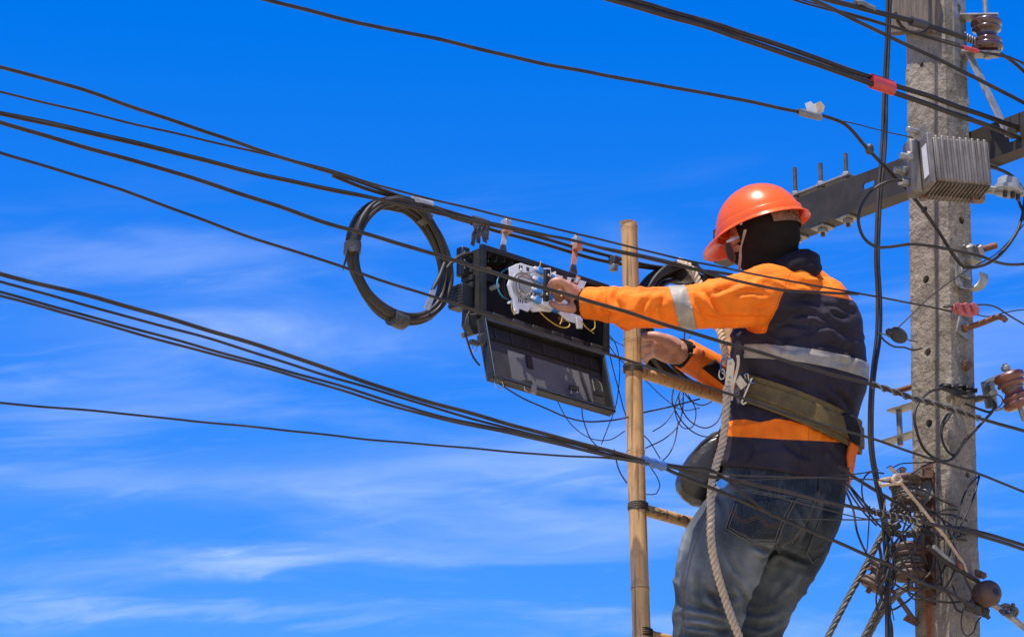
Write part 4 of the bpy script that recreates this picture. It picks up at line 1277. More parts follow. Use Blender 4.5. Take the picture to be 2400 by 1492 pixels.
latch(1168, 890)
latch(1236, 900, 0.9)
latch(1345, 912, 0.8, 0.2, 0.7)
latch(1404, 925, 1.2, -0.3, -1.6)
latch(1112, 806, 0.8, 0.9)
MB().box(at(1250, 908, VF + 0.066), W * 0.009, nf * 0.005, Z * 0.016).build('lid_clip', MT['grey_tape'], lid, bevel=0.002)
MB().prism([at(x, y, VF + 0.03) for x, y in [(1117, 786), (1128, 782), (1136, 800), (1128, 812), (1118, 806)]], N * 0.014).build('lid_hinge', MT['plastic_grey'], lid, bevel=0.002)

# hanging straps with clamps on the strand
def strap(label, top, bot, m, bend):
    a, b = at(*top), at(*bot)
    h_ = thing('hanger_strap', label, 'hanger strap', b)
    MB().strip(spline([a, a.lerp(b, 0.5) + N * 0.002, b], 0.01), W * 0.0085, N * 0.0014).build('strap', MT[m], h_)
    MB().box(a + Z * 0.004 + N * 0.006, W * 0.012, N * 0.013, Z * 0.010).build('clamp', MT['orange_tag'], h_, bevel=0.002)
    MB().box(a + Z * 0.022 + N * 0.004, W * 0.010, N * 0.012, Z * 0.011).build('clamp_top', MT['silver_tape'], h_, bevel=0.002)
    MB().hexnut(a + Z * 0.030 + N * 0.002, a + Z * 0.041 + N * 0.002, 0.006).build('nut', MT['galv'], h_)
    MB().prism([b - W * 0.014 - Z * 0.012, b + W * 0.013 - Z * 0.012, b + W * 0.008 + Z * 0.012, b - W * 0.006 + Z * 0.012], N * 0.006).build('foot', MT['black_tape'], h_, smooth=False)


strap('silver hanger strap with orange clamp at left end of the splice box', (1184, 543, 0.035), (1177, 584, 0.05), 'silver_tape', 0)
strap('orange hanger strap with silver clamp near right end of the splice box', (1348, 584, 0.035), (1342, 630, 0.05), 'orange_tag', 0)
# bunched tape ends hanging from the strand
tb_ = thing('tape_bunch', 'bunch of black tape ends hanging from strand left of hanger strap', 'tape', at(1125, 540, 0.05))
for k_, (x, y, l_, w_, dx_) in enumerate([(1112, 527, 48, 0.007, -5), (1122, 526, 44, 0.007, -1), (1133, 528, 40, 0.008, 4), (1140, 532, 30, 0.006, 2)]):
    pth = spline([at(x + 4, y - 8, 0.05 + 0.004 * k_), at(x, y + l_ * 0.5, 0.055 + 0.004 * k_), at(x + dx_, y + l_, 0.05 + 0.004 * k_)], 0.006)
    MB().strip(pth, lambda i: W * w_ * (1 + 0.25 * math.sin(i * 1.3 + k_)) + N * 0.003 * math.sin(i + k_), N * 0.0014).build('tape_end', MT['black_tape'], tb_)
MB().tube(spline([at(1108, 517, 0.035), at(1125, 521, 0.035), at(1142, 527, 0.035)], 0.01), 0.0145, 10).build('tape_wrap', MT['black_tape'], tb_)
cl = thing('strand_clamp', 'small black strand clamp beside the bamboo rail', 'clamp', at(1439, 620, 0.03))
MB().box(at(1440, 611, 0.04), W * 0.012, N * 0.014, Z * 0.012).build('body', MT['black_tape'], cl, bevel=0.003)
MB().box(at(1438, 628, 0.045), W * 0.009, N * 0.010, Z * 0.010).build('jaw', MT['grey_tape'], cl, bevel=0.003)
line('thin wire sagging from the lid of the box to the bamboo rail', [(1172, 900), (1225, 933), (1284, 958), (1330, 977), (1371, 987), (1420, 986), (1465, 979), (1509, 967), (1580, 950), (1640, 934)], 0.13, 0.0026, name='sagging_wire', cat='wire')

# ------------------------------------------------------------------ bamboo ladder
def bamboo_mat():
    m = mat('bamboo', (0.50, 0.300, 0.110), (0.38, 0.205, 0.070), rough=0.5, scale=16, stretch=(6, 6, 0.25), detail=5)
    t = m.node_tree
    p = t.nodes['Principled BSDF']
    mx = t.nodes[m['mix']]
    co = NN(t, 'ShaderNodeTexCoord')
    mp = NN(t, 'ShaderNodeMapping')
    mp.inputs['Scale'].default_value = (60, 60, 1.6)
    t.links.new(co.outputs['Object'], mp.inputs[0])
    n = NN(t, 'ShaderNodeTexNoise')
    n.inputs['Scale'].default_value = 1.6
    n.inputs['Detail'].default_value = 6
    t.links.new(mp.outputs[0], n.inputs['Vector'])
    q = NN(t, 'ShaderNodeMix', data_type='RGBA')
    t.links.new(MATH(t, 'MULTIPLY', RAMP(t, n.outputs[0], 0.55, 0.66), 0.85), q.inputs[0])
    t.links.new(mx.outputs[2], q.inputs[6])
    q.inputs[7].default_value = (0.13, 0.062, 0.022, 1)
    n3_ = NN(t, 'ShaderNodeTexNoise')
    n3_.inputs['Scale'].default_value = 26
    n3_.inputs['Detail'].default_value = 5
    t.links.new(co.outputs['Object'], n3_.inputs['Vector'])
    q2 = NN(t, 'ShaderNodeMix', data_type='RGBA')
    t.links.new(MATH(t, 'MULTIPLY', RAMP(t, n3_.outputs[0], 0.52, 0.70), 0.6), q2.inputs[0])
    t.links.new(q.outputs[2], q2.inputs[6])
    q2.inputs[7].default_value = (0.25, 0.15, 0.06, 1)
    t.links.new(q2.outputs[2], p.inputs['Base Color'])
    b = NN(t, 'ShaderNodeBump')
    b.inputs['Strength'].default_value = 0.35
    b.inputs['Distance'].default_value = 0.003
    t.links.new(n.outputs[0], b.inputs['Height'])
    t.links.new(b.outputs[0], p.inputs['Normal'])
    return m


MT['bamboo'] = bamboo_mat()
MT['node'] = mat('bamboo_node', (0.16, 0.085, 0.035), (0.26, 0.15, 0.065), rough=0.7, scale=60)
lt, lbt = at(1471, 522, 0.11), at(1507, 1492, 0.155)
ldir = (lt - lbt).normalized()
foot = lt - ldir * (lt.z / ldir.z)
ladder = thing('bamboo_ladder', 'bamboo ladder leaning on the support strand under the worker', 'ladder', foot)


def bamboo(a, b, r0, r1, parent, name, node=0.33, phase=0.1, n=24):
    """culm from a to b with swollen nodes"""
    d = b - a
    L = d.length
    nodes = []
    bend = 0.005
    s = phase
    while s < L:
        nodes.append(s)
        s += node * random.uniform(0.85, 1.15)
    st = sorted(set([0.0, L] + [i * L / 40 for i in range(41)] + [x + e for x in nodes for e in (-0.012, -0.005, -0.002, 0, 0.0025, 0.006, 0.014) if 0 < x + e < L]))
    pts, rad = [], []
    sd = d.orthogonal().normalized()
    for s in st:
        e = min([s - x for x in nodes], key=abs) if nodes else 9
        k_ = 1.0
        if abs(e) < 0.013:
            k_ = 1.0 + 0.055 * math.exp(-(e / 0.006) ** 2) - (0.04 if -0.0045 < e < -0.0008 else 0)
        pts.append(a + d * (s / L) + sd * bend * math.sin(s * 2.3 + L))
        rad.append((r0 + (r1 - r0) * s / L) * k_)
    culm = MB().tube(pts, rad, n).build(name, MT['bamboo'], parent, angle=60)
    for x in nodes:
        if 0.01 < x < L - 0.01:
            c = a + d * (x / L) + sd * bend * math.sin(x * 2.3 + L)
            dn_ = d.normalized()
            e = dn_.orthogonal().normalized()
            f = dn_.cross(e)
            rr_ = (r0 + (r1 - r0) * x / L)
            MB().tube([c + (e * math.cos(q) + f * math.sin(q)) * (rr_ * 1.012) - dn_ * (0.0026 + 0.0012 * math.sin(2 * q)) for q in [2 * math.pi * i / 24 for i in range(24)]], 0.0013, 5, closed=True).build('node_ring', MT['node'], culm, angle=70)
    return culm


r_rail = 0.0232
rl = bamboo(lt, foot, r_rail, 0.030, ladder, 'rail', phase=0.018, node=0.36)
# open end of the culm
MB().lathe(lt - ldir * 0.010, ldir, [(0.0165, 0), (0.0225, 0.0105), (0.0165, 0.0112), (0.0150, 0.006), (0.004, 0.005)], 20).build('cut_end', MT['bamboo'], ladder)
off = W * 0.40
lt2 = lt - ldir * 0.20 + off
foot2 = foot + off
bamboo(lt2, foot2, 0.0225, 0.029, ladder, 'rail', phase=0.10, node=0.36)


def rail_pt(py, which=0):
    lo, hi = 0.0, 1.0
    for _ in range(40):
        mid = (lo + hi) / 2
        p = lt.lerp(foot, mid)
        d = p - CAM
        y = 746 - FPX * d.dot(AU) / d.dot(AA)
        if y < py:
            lo = mid
        else:
            hi = mid
    return p + (off if which else Vector((0, 0, 0)))


def lashing(p, dirv, r, parent, turns=5):
    b = MB()
    for k_ in range(turns):
        c = p + dirv * (k_ - turns / 2) * 0.0042
        e = dirv.orthogonal().normalized()
        f = dirv.cross(e)
        b.tube([c + (e * math.cos(a) + f * math.sin(a)) * (r + 0.002) + dirv * 0.002 * math.sin(a + k_) for a in [2 * math.pi * i / 24 for i in range(24)]], 0.0023, 6, closed=True)
    return b.build('wire_lashing', MT['rubber_grey'], parent, angle=70)


for i, py in enumerate((866, 1190, 1486, 1800, 1985, 2290, 2600, 2900, 3200)):
    p = rail_pt(py)
    if p.z < 0.25:
        break
    a = p - W * 0.012 - N * 0.012
    b = p + off + W * 0.035 - N * 0.012
    bamboo(a + Z * 0.004, b, 0.0165, 0.0165, ladder, 'rung', phase=0.22, node=0.3, n=18)
    lashing(p + ldir * 0.004, ldir, 0.0245, ladder)
    lashing(p + off, ldir, 0.0245, ladder)
lw_ = [rail_pt(1196) + N * 0.02 + W * 0.02, at(1530, 1198, 0.15), at(1570, 1206, 0.14), at(1612, 1222, 0.13)]
MB().strands(spline(lw_, 0.006), 0.003, 0.0022, 2, 0.02, 5).build('twisted_wire', MT['guy'], ladder, fix=False)

# ------------------------------------------------------------------ second coil in the worker's right hand
c2 = at(1622, 772, 0.035)
coil2 = thing('cable_coil', 'black cable coil behind the orange sleeve held in the right hand', 'cable coil', c2)
rng = random.Random(5)
path = []
turns = 14
base = [(rng.uniform(0.148, 0.184), rng.uniform(-0.030, 0.030), rng.uniform(-0.006, 0.006), rng.uniform(-0.006, 0.006), rng.uniform(0, 6.28)) for _ in range(turns + 1)]
for k_ in range(turns):
    for i in range(56):
        s_ = i / 56
        a = math.pi / 2 + 2 * math.pi * s_
        q = [base[k_][j] * (1 - s_) + base[k_ + 1][j] * s_ for j in range(4)]
        path.append(c2 + W * (math.cos(a) * q[0] * 1.14 + q[2]) + Z * (math.sin(a) * q[0] * 1.02 + q[3]) + N * (q[1] + 0.012 * math.sin(2 * a + base[k_][4])))
MB().tube(path, 0.0066, 8).build('cable', MT['rubber'], coil2, fix=False, angle=60)
for ang in (R(100), R(60)):
    p = c2 + W * math.cos(ang) * 0.166 + Z * math.sin(ang) * 0.168
    tan = -W * math.sin(ang) + Z * math.cos(ang)
    rad = W * math.cos(ang) + Z * math.sin(ang)
    b = MB()
    vs_, fs_ = [], []
    for i, s_ in enumerate((-1, 0, 1)):
        for k_ in range(16):
            a = 2 * math.pi * k_ / 16
            vs_.append(p + tan * s_ * 0.022 + rad * math.cos(a) * 0.027 + N * math.sin(a) * 0.040)
    for i in range(2):
        for k_ in range(16):
            fs_.append((i * 16 + k_, i * 16 + (k_ + 1) % 16, (i + 1) * 16 + (k_ + 1) % 16, (i + 1) * 16 + k_))
    fs_ += [tuple(range(16))[::-1], tuple(32 + k_ for k_ in range(16))]
    b.add(vs_, fs_).build('tape_wrap', MT['black_tape'], coil2)

# loose thin wires round the ladder and under the coil
loose = [
    ('small loop of thin wire hanging under the coil in the right hand', [(1600, 908), (1590, 925), (1596, 955), (1615, 985), (1650, 1003), (1680, 990), (1700, 950)], 0.0022),
    ('long thin wire loop below the rung nearest the right hand', [(1580, 905), (1575, 940), (1590, 975), (1615, 1005), (1650, 1022), (1690, 1015)], 0.0022),
    ('thin wire falling from coil past the bamboo rail down left', [(1602, 915), (1600, 960), (1590, 995), (1560, 1025), (1512, 1050)], 0.0022),
    ('thin wire falling from coil towards the blue tape', [(1590, 990), (1583, 1030), (1570, 1060), (1548, 1084)], 0.0020),
    ('short arc of wire between coil and rope', [(1604, 918), (1620, 940), (1645, 950), (1668, 940), (1676, 925)], 0.0022),
    ('thin wire looping right of the bamboo rail below the blue tape', [(1520, 1090), (1538, 1115), (1546, 1140), (1538, 1156), (1515, 1158)], 0.0018),
    ('thin wire bending left of the bamboo rail below the bundle', [(1440, 1052), (1446, 1085), (1455, 1110), (1470, 1132)], 0.0022),
    ('thin wire sagging from the box corner left of the bamboo rail', [(1412, 772), (1440, 800), (1452, 850), (1448, 920), (1440, 960), (1425, 1000), (1410, 1040)], 0.0016),
    ('thin wire hanging straight below the open lid', [(1366, 935), (1364, 970), (1372, 1000), (1385, 1030), (1405, 1050)], 0.0018),
    ('thin yellowish wire pair from right end of box to bamboo rail', [(1408, 768), (1425, 790), (1450, 805), (1465, 812)], 0.0016),
    ('thin vertical wire rising behind the right wrist', [(1606, 760), (1604, 800), (1600, 850), (1603, 905)], 0.0024),
    ('thin wire slanting behind the right wrist', [(1625, 770), (1612, 800), (1596, 830), (1590, 870)], 0.0020),
    ('thin wire crossing from coil bottom to the second rail', [(1640, 915), (1665, 925), (1690, 930), (1720, 928)], 0.0024),
    ('slack thin wire behind the rail from the lid corner to the coil', [(1420, 800), (1450, 840), (1500, 880), (1560, 935), (1600, 960), (1640, 955)], 0.0016),
    ('thin wire dropping from the box corner past the rail to the bundle', [(1425, 815), (1448, 905), (1475, 990), (1520, 1030), (1548, 1075)], 0.0018),
    ('thin drooping wire left of the rail under the lid', [(1300, 928), (1335, 990), (1380, 1025), (1430, 1030), (1465, 1010)], 0.0016),
    ('narrow double loop of wire below the coil', [(1596, 915), (1582, 960), (1598, 1000), (1622, 1000), (1630, 960), (1612, 925)], 0.0018),
    ('thin wire swinging from the second rung under the pouch', [(1530, 1010), (1560, 990), (1590, 945), (1610, 915)], 0.0018),
]
for lab, pts, r_ in loose:
    line(lab, pts, 0.06, r_, 'rubber', name='loose_wire', cat='wire', n=6)

# ------------------------------------------------------------------ the worker
def remesh(mb, voxel, smooth_it=4, lam=0.5):
    """union of closed shells as one continuous skin -> (verts, faces)"""
    me = mb.mesh('tmp')
    o = bpy.data.objects.new('tmp', me)
    COL.objects.link(o)
    bm = bmesh.new()
    bm.from_mesh(me)
    bmesh.ops.recalc_face_normals(bm, faces=bm.faces)
    bm.to_mesh(me)
    bm.free()
    md = o.modifiers.new('r', 'REMESH')
    md.mode = 'VOXEL'
    md.voxel_size = voxel
    bpy.context.view_layer.update()
    em = bpy.data.meshes.new_from_object(o.evaluated_get(bpy.context.evaluated_depsgraph_get()))
    bpy.data.objects.remove(o)
    bpy.data.meshes.remove(me)
    smooth_mesh(em, smooth_it, lam)
    return em


def coords(me):
    a = np.empty(len(me.vertices) * 3)
    me.vertices.foreach_get('co', a)
    return a.reshape(-1, 3)


def edges_of(me):
    e = np.empty(len(me.edges) * 2, dtype=np.int64)
    me.edges.foreach_get('vertices', e)
    return e.reshape(-1, 2)


def smooth_mesh(me, it, lam=0.5):
    V = coords(me)
    E = edges_of(me)
    deg = np.bincount(E.ravel(), minlength=len(V)).astype(float)[:, None]
    for k_ in range(it * 2):
        S = np.zeros_like(V)
        np.add.at(S, E[:, 0], V[E[:, 1]])
        np.add.at(S, E[:, 1], V[E[:, 0]])
        V = V + (lam if k_ % 2 == 0 else -lam * 0.96) * (S / np.maximum(deg, 1) - V)     # Taubin: no shrinking
    me.vertices.foreach_set('co', V.ravel())
    me.update()


def normals(me):
    a = np.empty(len(me.vertices) * 3)
    me.vertices.foreach_get('normal', a)
    return a.reshape(-1, 3)


def attr(me, name, val):
    a = me.attributes.new(name, 'FLOAT', 'POINT')
    a.data.foreach_set('value', np.asarray(val, dtype=np.float32))


def npv(v):
    return np.array([v.x, v.y, v.z])


def seg_dist(V, pts):
    """distance to a poly-line and arc length of the nearest point"""
    best = np.full(len(V), 1e9)
    arc = np.zeros(len(V))
    s0 = 0.0
    for a, b in zip(pts[:-1], pts[1:]):
        A_, B_ = npv(a), npv(b)
        d = B_ - A_
        L = np.linalg.norm(d)
        t = np.clip(((V - A_) @ d) / (L * L), 0, 1)
        D = np.linalg.norm(V - A_ - t[:, None] * d, axis=1)
        m = D < best
        best = np.where(m, D, best)
        arc = np.where(m, s0 + t * L, arc)
        s0 += L
    return best, arc


def pix(V):
    """photo position of points"""
    D = V - npv(CAM)
    t = D @ npv(AA)
    return 1200 + FPX * (D @ npv(AX)) / t, 746 - FPX * (D @ npv(AU)) / t, t


def creases(V, Xp, Yp, lines, sig, amp, mask=None):
    """fold lines given at photo positions: a valley with a ridge beside it"""
    out_ = np.zeros(len(V))
    for pts in lines:
        k_ = pts[-1] if isinstance(pts[-1], (int, float)) else 1.0
        P = spline([Vector((p[0], p[1], 0)) for p in pts if not isinstance(p, (int, float))], 4.0)
        best = np.full(len(V), 1e9)
        sd_ = np.zeros(len(V))
        ar = np.zeros(len(V))
        for i, (a, b) in enumerate(zip(P[:-1], P[1:])):
            dx, dy = b.x - a.x, b.y - a.y
            L2_ = dx * dx + dy * dy + 1e-9
            t = np.clip(((Xp - a.x) * dx + (Yp - a.y) * dy) / L2_, 0, 1)
            ex, ey = Xp - a.x - t * dx, Yp - a.y - t * dy
            D = np.hypot(ex, ey)
            m_ = D < best
            best = np.where(m_, D, best)
            sd_ = np.where(m_, np.sign(dx * ey - dy * ex), sd_)
            ar = np.where(m_, (i + t) / (len(P) - 1), ar)
        d_ = best * sd_
        env = np.clip(np.sin(np.pi * np.clip(ar, 0.0, 1.0)), 0, 1) ** 0.6
        env = np.where((ar <= 0) | (ar >= 1), 0.25 * np.exp(-(best / sig) ** 2), env)
        g = -1.0 * np.exp(-(d_ / sig) ** 2) + 0.75 * np.exp(-((d_ - 2.1 * sig) / (1.5 * sig)) ** 2) + 0.35 * np.exp(-((d_ + 2.3 * sig) / (1.5 * sig)) ** 2)
        out_ += g * env * amp * k_
    return out_ if mask is None else out_ * mask


def chain(mb, joints, n=20, step=0.012, end=True):
    """tapered limb: joints (point, radius) with rounded ends"""
    P = spline([j[0] for j in joints], step)
    L = [0.0]
    for a, b in zip(P[:-1], P[1:]):
        L.append(L[-1] + (b - a).length)
    js = [0.0]
    for a, b in zip(joints[:-1], joints[1:]):
        js.append(js[-1] + (b[0] - a[0]).length)
    tot = L[-1]
    rr = np.interp([l / tot * js[-1] for l in L], js, [j[1] for j in joints])
    mb.tube(P, [float(x) for x in rr], n)
    mb.ball(P[0], AX * rr[0], Z * rr[0], Vector((0, 1, 0)) * rr[0], 14, 8)
    if not end:
        return mb
    mb.ball(P[-1], AX * rr[-1], Z * rr[-1], Vector((0, 1, 0)) * rr[-1], 14, 8)
    return mb


FWD = Vector((-0.8, 0.6, 0))
LFT = Vector((-0.6, -0.8, 0))
person = thing('person', 'worker in orange and navy jacket, orange-red helmet and jeans reaching into the box', 'person', rail_pt(1985, 0) + W * 0.18 + N * 0.05)


def tdep(py, t0=9.0):
    return t0 + (850 - py) * 0.00035


def ring(cx, py, hw, s, t=None, ratio=0.68, pw=2.35, n=40, pt=0.24):
    t = tdep(py) if t is None else t
    c = dep(cx, py, t)
    hm = hw * t / FPX
    a = hm / math.sqrt(0.36 + 0.64 * ratio * ratio)
    el = LFT * a
    ef = FWD * (a * ratio)
    el = el + Z * (-el.x * s + el.y * pt)
    ef = ef + Z * (-ef.x * s + ef.y * pt)
    out_ = []
    for i in range(n):
        th = 2 * math.pi * i / n
        c_, s_ = math.cos(th), math.sin(th)
        e = 2 / pw
        out_.append(c + el * (math.copysign(abs(c_) ** e, c_)) + ef * (math.copysign(abs(s_) ** e, s_)))
    return out_


def loft(mb, rings):
    n = len(rings[0])
    vs_ = [p for r_ in rings for p in r_]
    fs_ = [(i * n + k_, i * n + (k_ + 1) % n, (i + 1) * n + (k_ + 1) % n, (i + 1) * n + k_) for i in range(len(rings) - 1) for k_ in range(n)]
    fs_ += [tuple(range(n))[::-1], tuple((len(rings) - 1) * n + k_ for k_ in range(n))]
    return mb.add(vs_, fs_)


def loft_rows(rows):
    """interpolate ring parameters smoothly between the given rows"""
    rows = np.array(rows, dtype=float)
    py = np.linspace(rows[0, 0], rows[-1, 0], 60)
    cols = []
    for j in range(1, rows.shape[1]):
        p = spline([Vector((r_[0], r_[j], 0)) for r_ in rows], 2.0)
        cols.append(np.interp(py, [q.x for q in p], [q.y for q in p]))
    return [ring(c[0], y, c[1], c[2]) for y, *c in zip(py, *cols)]


# joints of the arms
armL = [(dep(1835, 700, 8.92), 0.080), (dep(1800, 692, 8.85), 0.088), (dep(1740, 702, 8.79), 0.0765), (dep(1670, 712, 8.76), 0.0660), (dep(1600, 718, 8.74), 0.0585),
        (dep(1540, 720, 8.73), 0.0555), (dep(1490, 722, 8.73), 0.0560), (dep(1440, 716, 8.75), 0.0500), (dep(1400, 713, 8.79), 0.0460), (dep(1372, 712, 8.81), 0.0445)]
armR = [(dep(1922, 722, 9.12), 0.078), (dep(1890, 800, 9.24), 0.074), (dep(1840, 905, 9.34), 0.064), (dep(1760, 906, 9.30), 0.057), (dep(1695, 880, 9.24), 0.053), (dep(1655, 858, 9.20), 0.050), (dep(1602, 829, 9.15), 0.0470)]
torso_rows = [(622, 1852, 60, 0.05), (638, 1856, 86, 0.08), (660, 1862, 108, 0.10), (690, 1868, 130, 0.11), (730, 1872, 147, 0.12), (780, 1873, 152, 0.13), (830, 1874, 156, 0.14), (875, 1875, 154, 0.16),
              (915, 1874, 143, 0.20), (950, 1866, 139, 0.24), (985, 1856, 149, 0.22), (1020, 1850, 155, 0.20), (1060, 1846, 152, 0.17), (1100, 1841, 149, 0.15), (1118, 1839, 148, 0.15)]
jb = MB()
loft(jb, loft_rows(torso_rows))
chain(jb, armL, 24, end=False)
chain(jb, armR, 24, end=False)
jb.ball(dep(1471, 743, 8.735), AX * 0.037, AU * 0.040, AA * 0.036, 14, 10)         # slack of the sleeve under the elbow
jb.ball(dep(1925, 702, 9.04), AX * 0.078, AU * 0.066, AA * 0.11, 16, 10)           # upper back and far shoulder
jb.ball(dep(1850, 672, 8.93), AX * 0.085, AU * 0.062, AA * 0.09, 16, 10)
jacket_me = remesh(jb, 0.0044, 6)
tb0 = MB()
loft(tb0, loft_rows(torso_rows))
base_me = remesh(tb0, 0.008, 6)
# folds of the cloth
V = coords(jacket_me)
Nn = normals(jacket_me)
dL, sL = seg_dist(V, [j[0] for j in armL])
dR, sR = seg_dist(V, [j[0] for j in armR])
X_, Y_, T_ = pix(V)
isL = np.clip((0.105 - dL) / 0.02, 0, 1) * np.clip((1835 - X_) / 60, 0, 1)
isR = np.clip((0.09 - dR) / 0.02, 0, 1) * np.clip((1760 - X_) / 30, 0, 1) * np.clip((Y_ - 785) / 10, 0, 1)
Cx = V @ npv(AX)
Cy = V @ npv(AU)
Cd = V @ npv(AA)


def rid(P, seed, sharp=1.6):
    n = vnoise(P, seed)
    return (1 - np.abs(n)) ** sharp - 0.55


def fold(ax, fx, ay, fy, seed, w=0.35, sharp=1.7):
    """creases drawn out along the direction at angle ax in the picture plane"""
    c_, s_ = math.cos(ax), math.sin(ax)
    a = Cx * c_ + Cy * s_
    b = -Cx * s_ + Cy * c_
    wp = vnoise(np.stack([Cx * 9, Cy * 9, Cd * 9], 1), seed + 50) * w
    return rid(np.stack([a * fx, b * fy + wp, Cd * fx * 0.7], 1), seed, sharp)


body_w = 1 - np.maximum(isL, isR)
lowt = np.clip((Y_ - 870) / 40, 0, 1)
disp = body_w * (0.0055 * fold(R(-14), 3.0, 0, 19, 1) * (1 - 0.3 * lowt) + 0.0045 * fold(R(12), 4, 0, 24, 2) + 0.003 * fold(R(60), 4, 0, 26, 3) * lowt)
armpit = np.clip(1 - np.hypot(X_ - 1835, (Y_ - 775) * 0.8) / 130, 0, 1)
disp += body_w * armpit * 0.006 * fold(R(-25), 3, 0, 26, 4)
belt_z = np.exp(-((Y_ - (965 + 0.42 * (X_ - 1860))) / 55) ** 2)
disp += body_w * belt_z * 0.005 * fold(R(70), 5, 0, 34, 5)
# sleeve: long diagonal folds, tighter creases round the elbow and cuff
elb = np.exp(-((X_ - 1480) / 60) ** 2)
shd = np.clip((X_ - 1660) / 80, 0, 1)
disp += isL * (0.0050 * fold(R(-22), 3.2, 0, 17, 6) + 0.0045 * elb * fold(R(62), 5, 0, 30, 7) + 0.0040 * shd * fold(R(35), 3, 0, 16, 8) + 0.002 * fold(R(80), 8, 0, 40, 9))
disp += isR * (0.0045 * fold(R(-40), 4, 0, 26, 10))
front = np.clip(-(Nn @ npv(AA)) * 4, 0, 1)
slv = [[(1664, 690), (1700, 676), (1735, 662)], [(1622, 664), (1652, 684), (1676, 716), (1704, 752)], [(1458, 674), (1440, 697), (1456, 726)], [(1518, 700), (1502, 726), (1496, 750)], [(1540, 700), (1528, 731), (1532, 752)],
       [(1412, 682), (1404, 704), (1408, 734)], [(1436, 752), (1470, 742), (1512, 748)], [(1832, 706), (1790, 716), (1750, 736)], [(1812, 752), (1770, 744), (1722, 752)], [(1640, 742), (1690, 748), (1760, 740)],
       [(1560, 690), (1548, 714), (1556, 745)], [(1722, 690), (1760, 684), (1800, 690)], [(1480, 688), (1520, 682), (1560, 690), 0.7], [(1632, 700), (1640, 724), (1662, 748)], [(1760, 650), (1800, 640), (1850, 660), 0.8], [(1400, 745), (1430, 735), (1462, 738)]]
bck = [[(1842, 708), (1895, 702), (1920, 713)], [(1930, 711), (1979, 724), (2008, 736)], [(1935, 722), (1962, 738), (1998, 743)], [(1912, 761), (1962, 772), (1992, 788)], [(1850, 743), (1895, 735), (1964, 763)], [(1812, 764), (1862, 758), (1902, 763)],
       [(1906, 801), (1962, 811), (2016, 838)], [(1790, 794), (1845, 820), (1880, 822)], [(1857, 912), (1894, 936), (1925, 962), 1.4], [(1956, 912), (1979, 936), (1997, 968), 1.6], [(1915, 905), (1935, 930), (1960, 975), 1.2], [(1800, 882), (1850, 900), (1890, 905)],
       [(1753, 1025), (1762, 1056), (1748, 1080)], [(1838, 1034), (1870, 1062), (1905, 1074)], [(1985, 800), (1996, 830), (1990, 856)], [(1820, 850), (1836, 810), (1846, 780), 0.7], [(1935, 1045), (1960, 1070), (1975, 1110)], [(1725, 965), (1736, 990), (1735, 1020), 0.6], [(1775, 975), (1784, 995), (1782, 1020), 0.5], [(1830, 995), (1836, 1010), (1832, 1030), 0.5], [(1880, 1015), (1884, 1040), (1880, 1070), 0.6],
       [(1890, 640), (1930, 650), (1965, 680), 0.8], [(1870, 660), (1910, 668), (1950, 672), 0.7]]
disp = disp * 0.9 + creases(V, X_, Y_, slv, 6.0, 0.0062, isL * front) + creases(V, X_, Y_, bck, 6.0, 0.0056, body_w * front)
V2 = V + Nn * (disp * 1.35)[:, None]
jacket_me.vertices.foreach_set('co', V2.ravel())
jacket_me.update()
smooth_mesh(jacket_me, 1, 0.3)

# colour fields (metres, positive = orange)
arm_seam = ((1840 - X_) * 0.905 + (680 - Y_) * 0.0 + (Y_ - 680) * -0.426) / SC
acum = np.cumsum([0.0] + [(a[0] - b[0]).length for a, b in zip(armL[:-1], armL[1:])])
f_sleeve = np.minimum(arm_seam, np.interp(sL, acum, [j[1] for j in armL]) * 1.13 + 0.005 - dL)
f_sleeveR = np.where(X_ < 1760, 0.085 - dR, -0.1)
yl = 678 + np.clip(X_ - 1840, 0, 400) ** 1.35 * 0.028
f_yoke = np.where(Y_ < 760, (yl - Y_) / SC, -0.1)
f_low = np.minimum(((1021 + 0.055 * (X_ - 1700)) - Y_), Y_ - np.maximum(984 + 3 * np.sin(X_ / 14.0), 986 + 0.42 * (X_ - 1860))) / SC
f_low = np.where(dR < 0.08, np.minimum(f_low, 0.2), f_low)
f_tail = np.minimum((X_ - 1988), (Y_ - 1000 - (X_ - 2000) * -1.0)) / SC
f_all = np.maximum.reduce([f_sleeve, f_sleeveR, f_yoke, f_low, f_tail])
attr(jacket_me, 'orange', f_all)
seam = np.minimum(np.abs(f_sleeve - 0.004) * 1.0, np.abs(np.abs(X_ - 1898 - (Y_ - 850) * -0.02) / SC) + np.where(Y_ < 690, 1.0, 0.0))
seam = np.minimum(seam, np.abs(f_yoke - 0.0))
seam = np.minimum(seam, np.where(isL > 0.5, np.abs((X_ - 1424 - (Y_ - 713) * 0.10) / SC), 1.0))
attr(jacket_me, 'seam', seam)


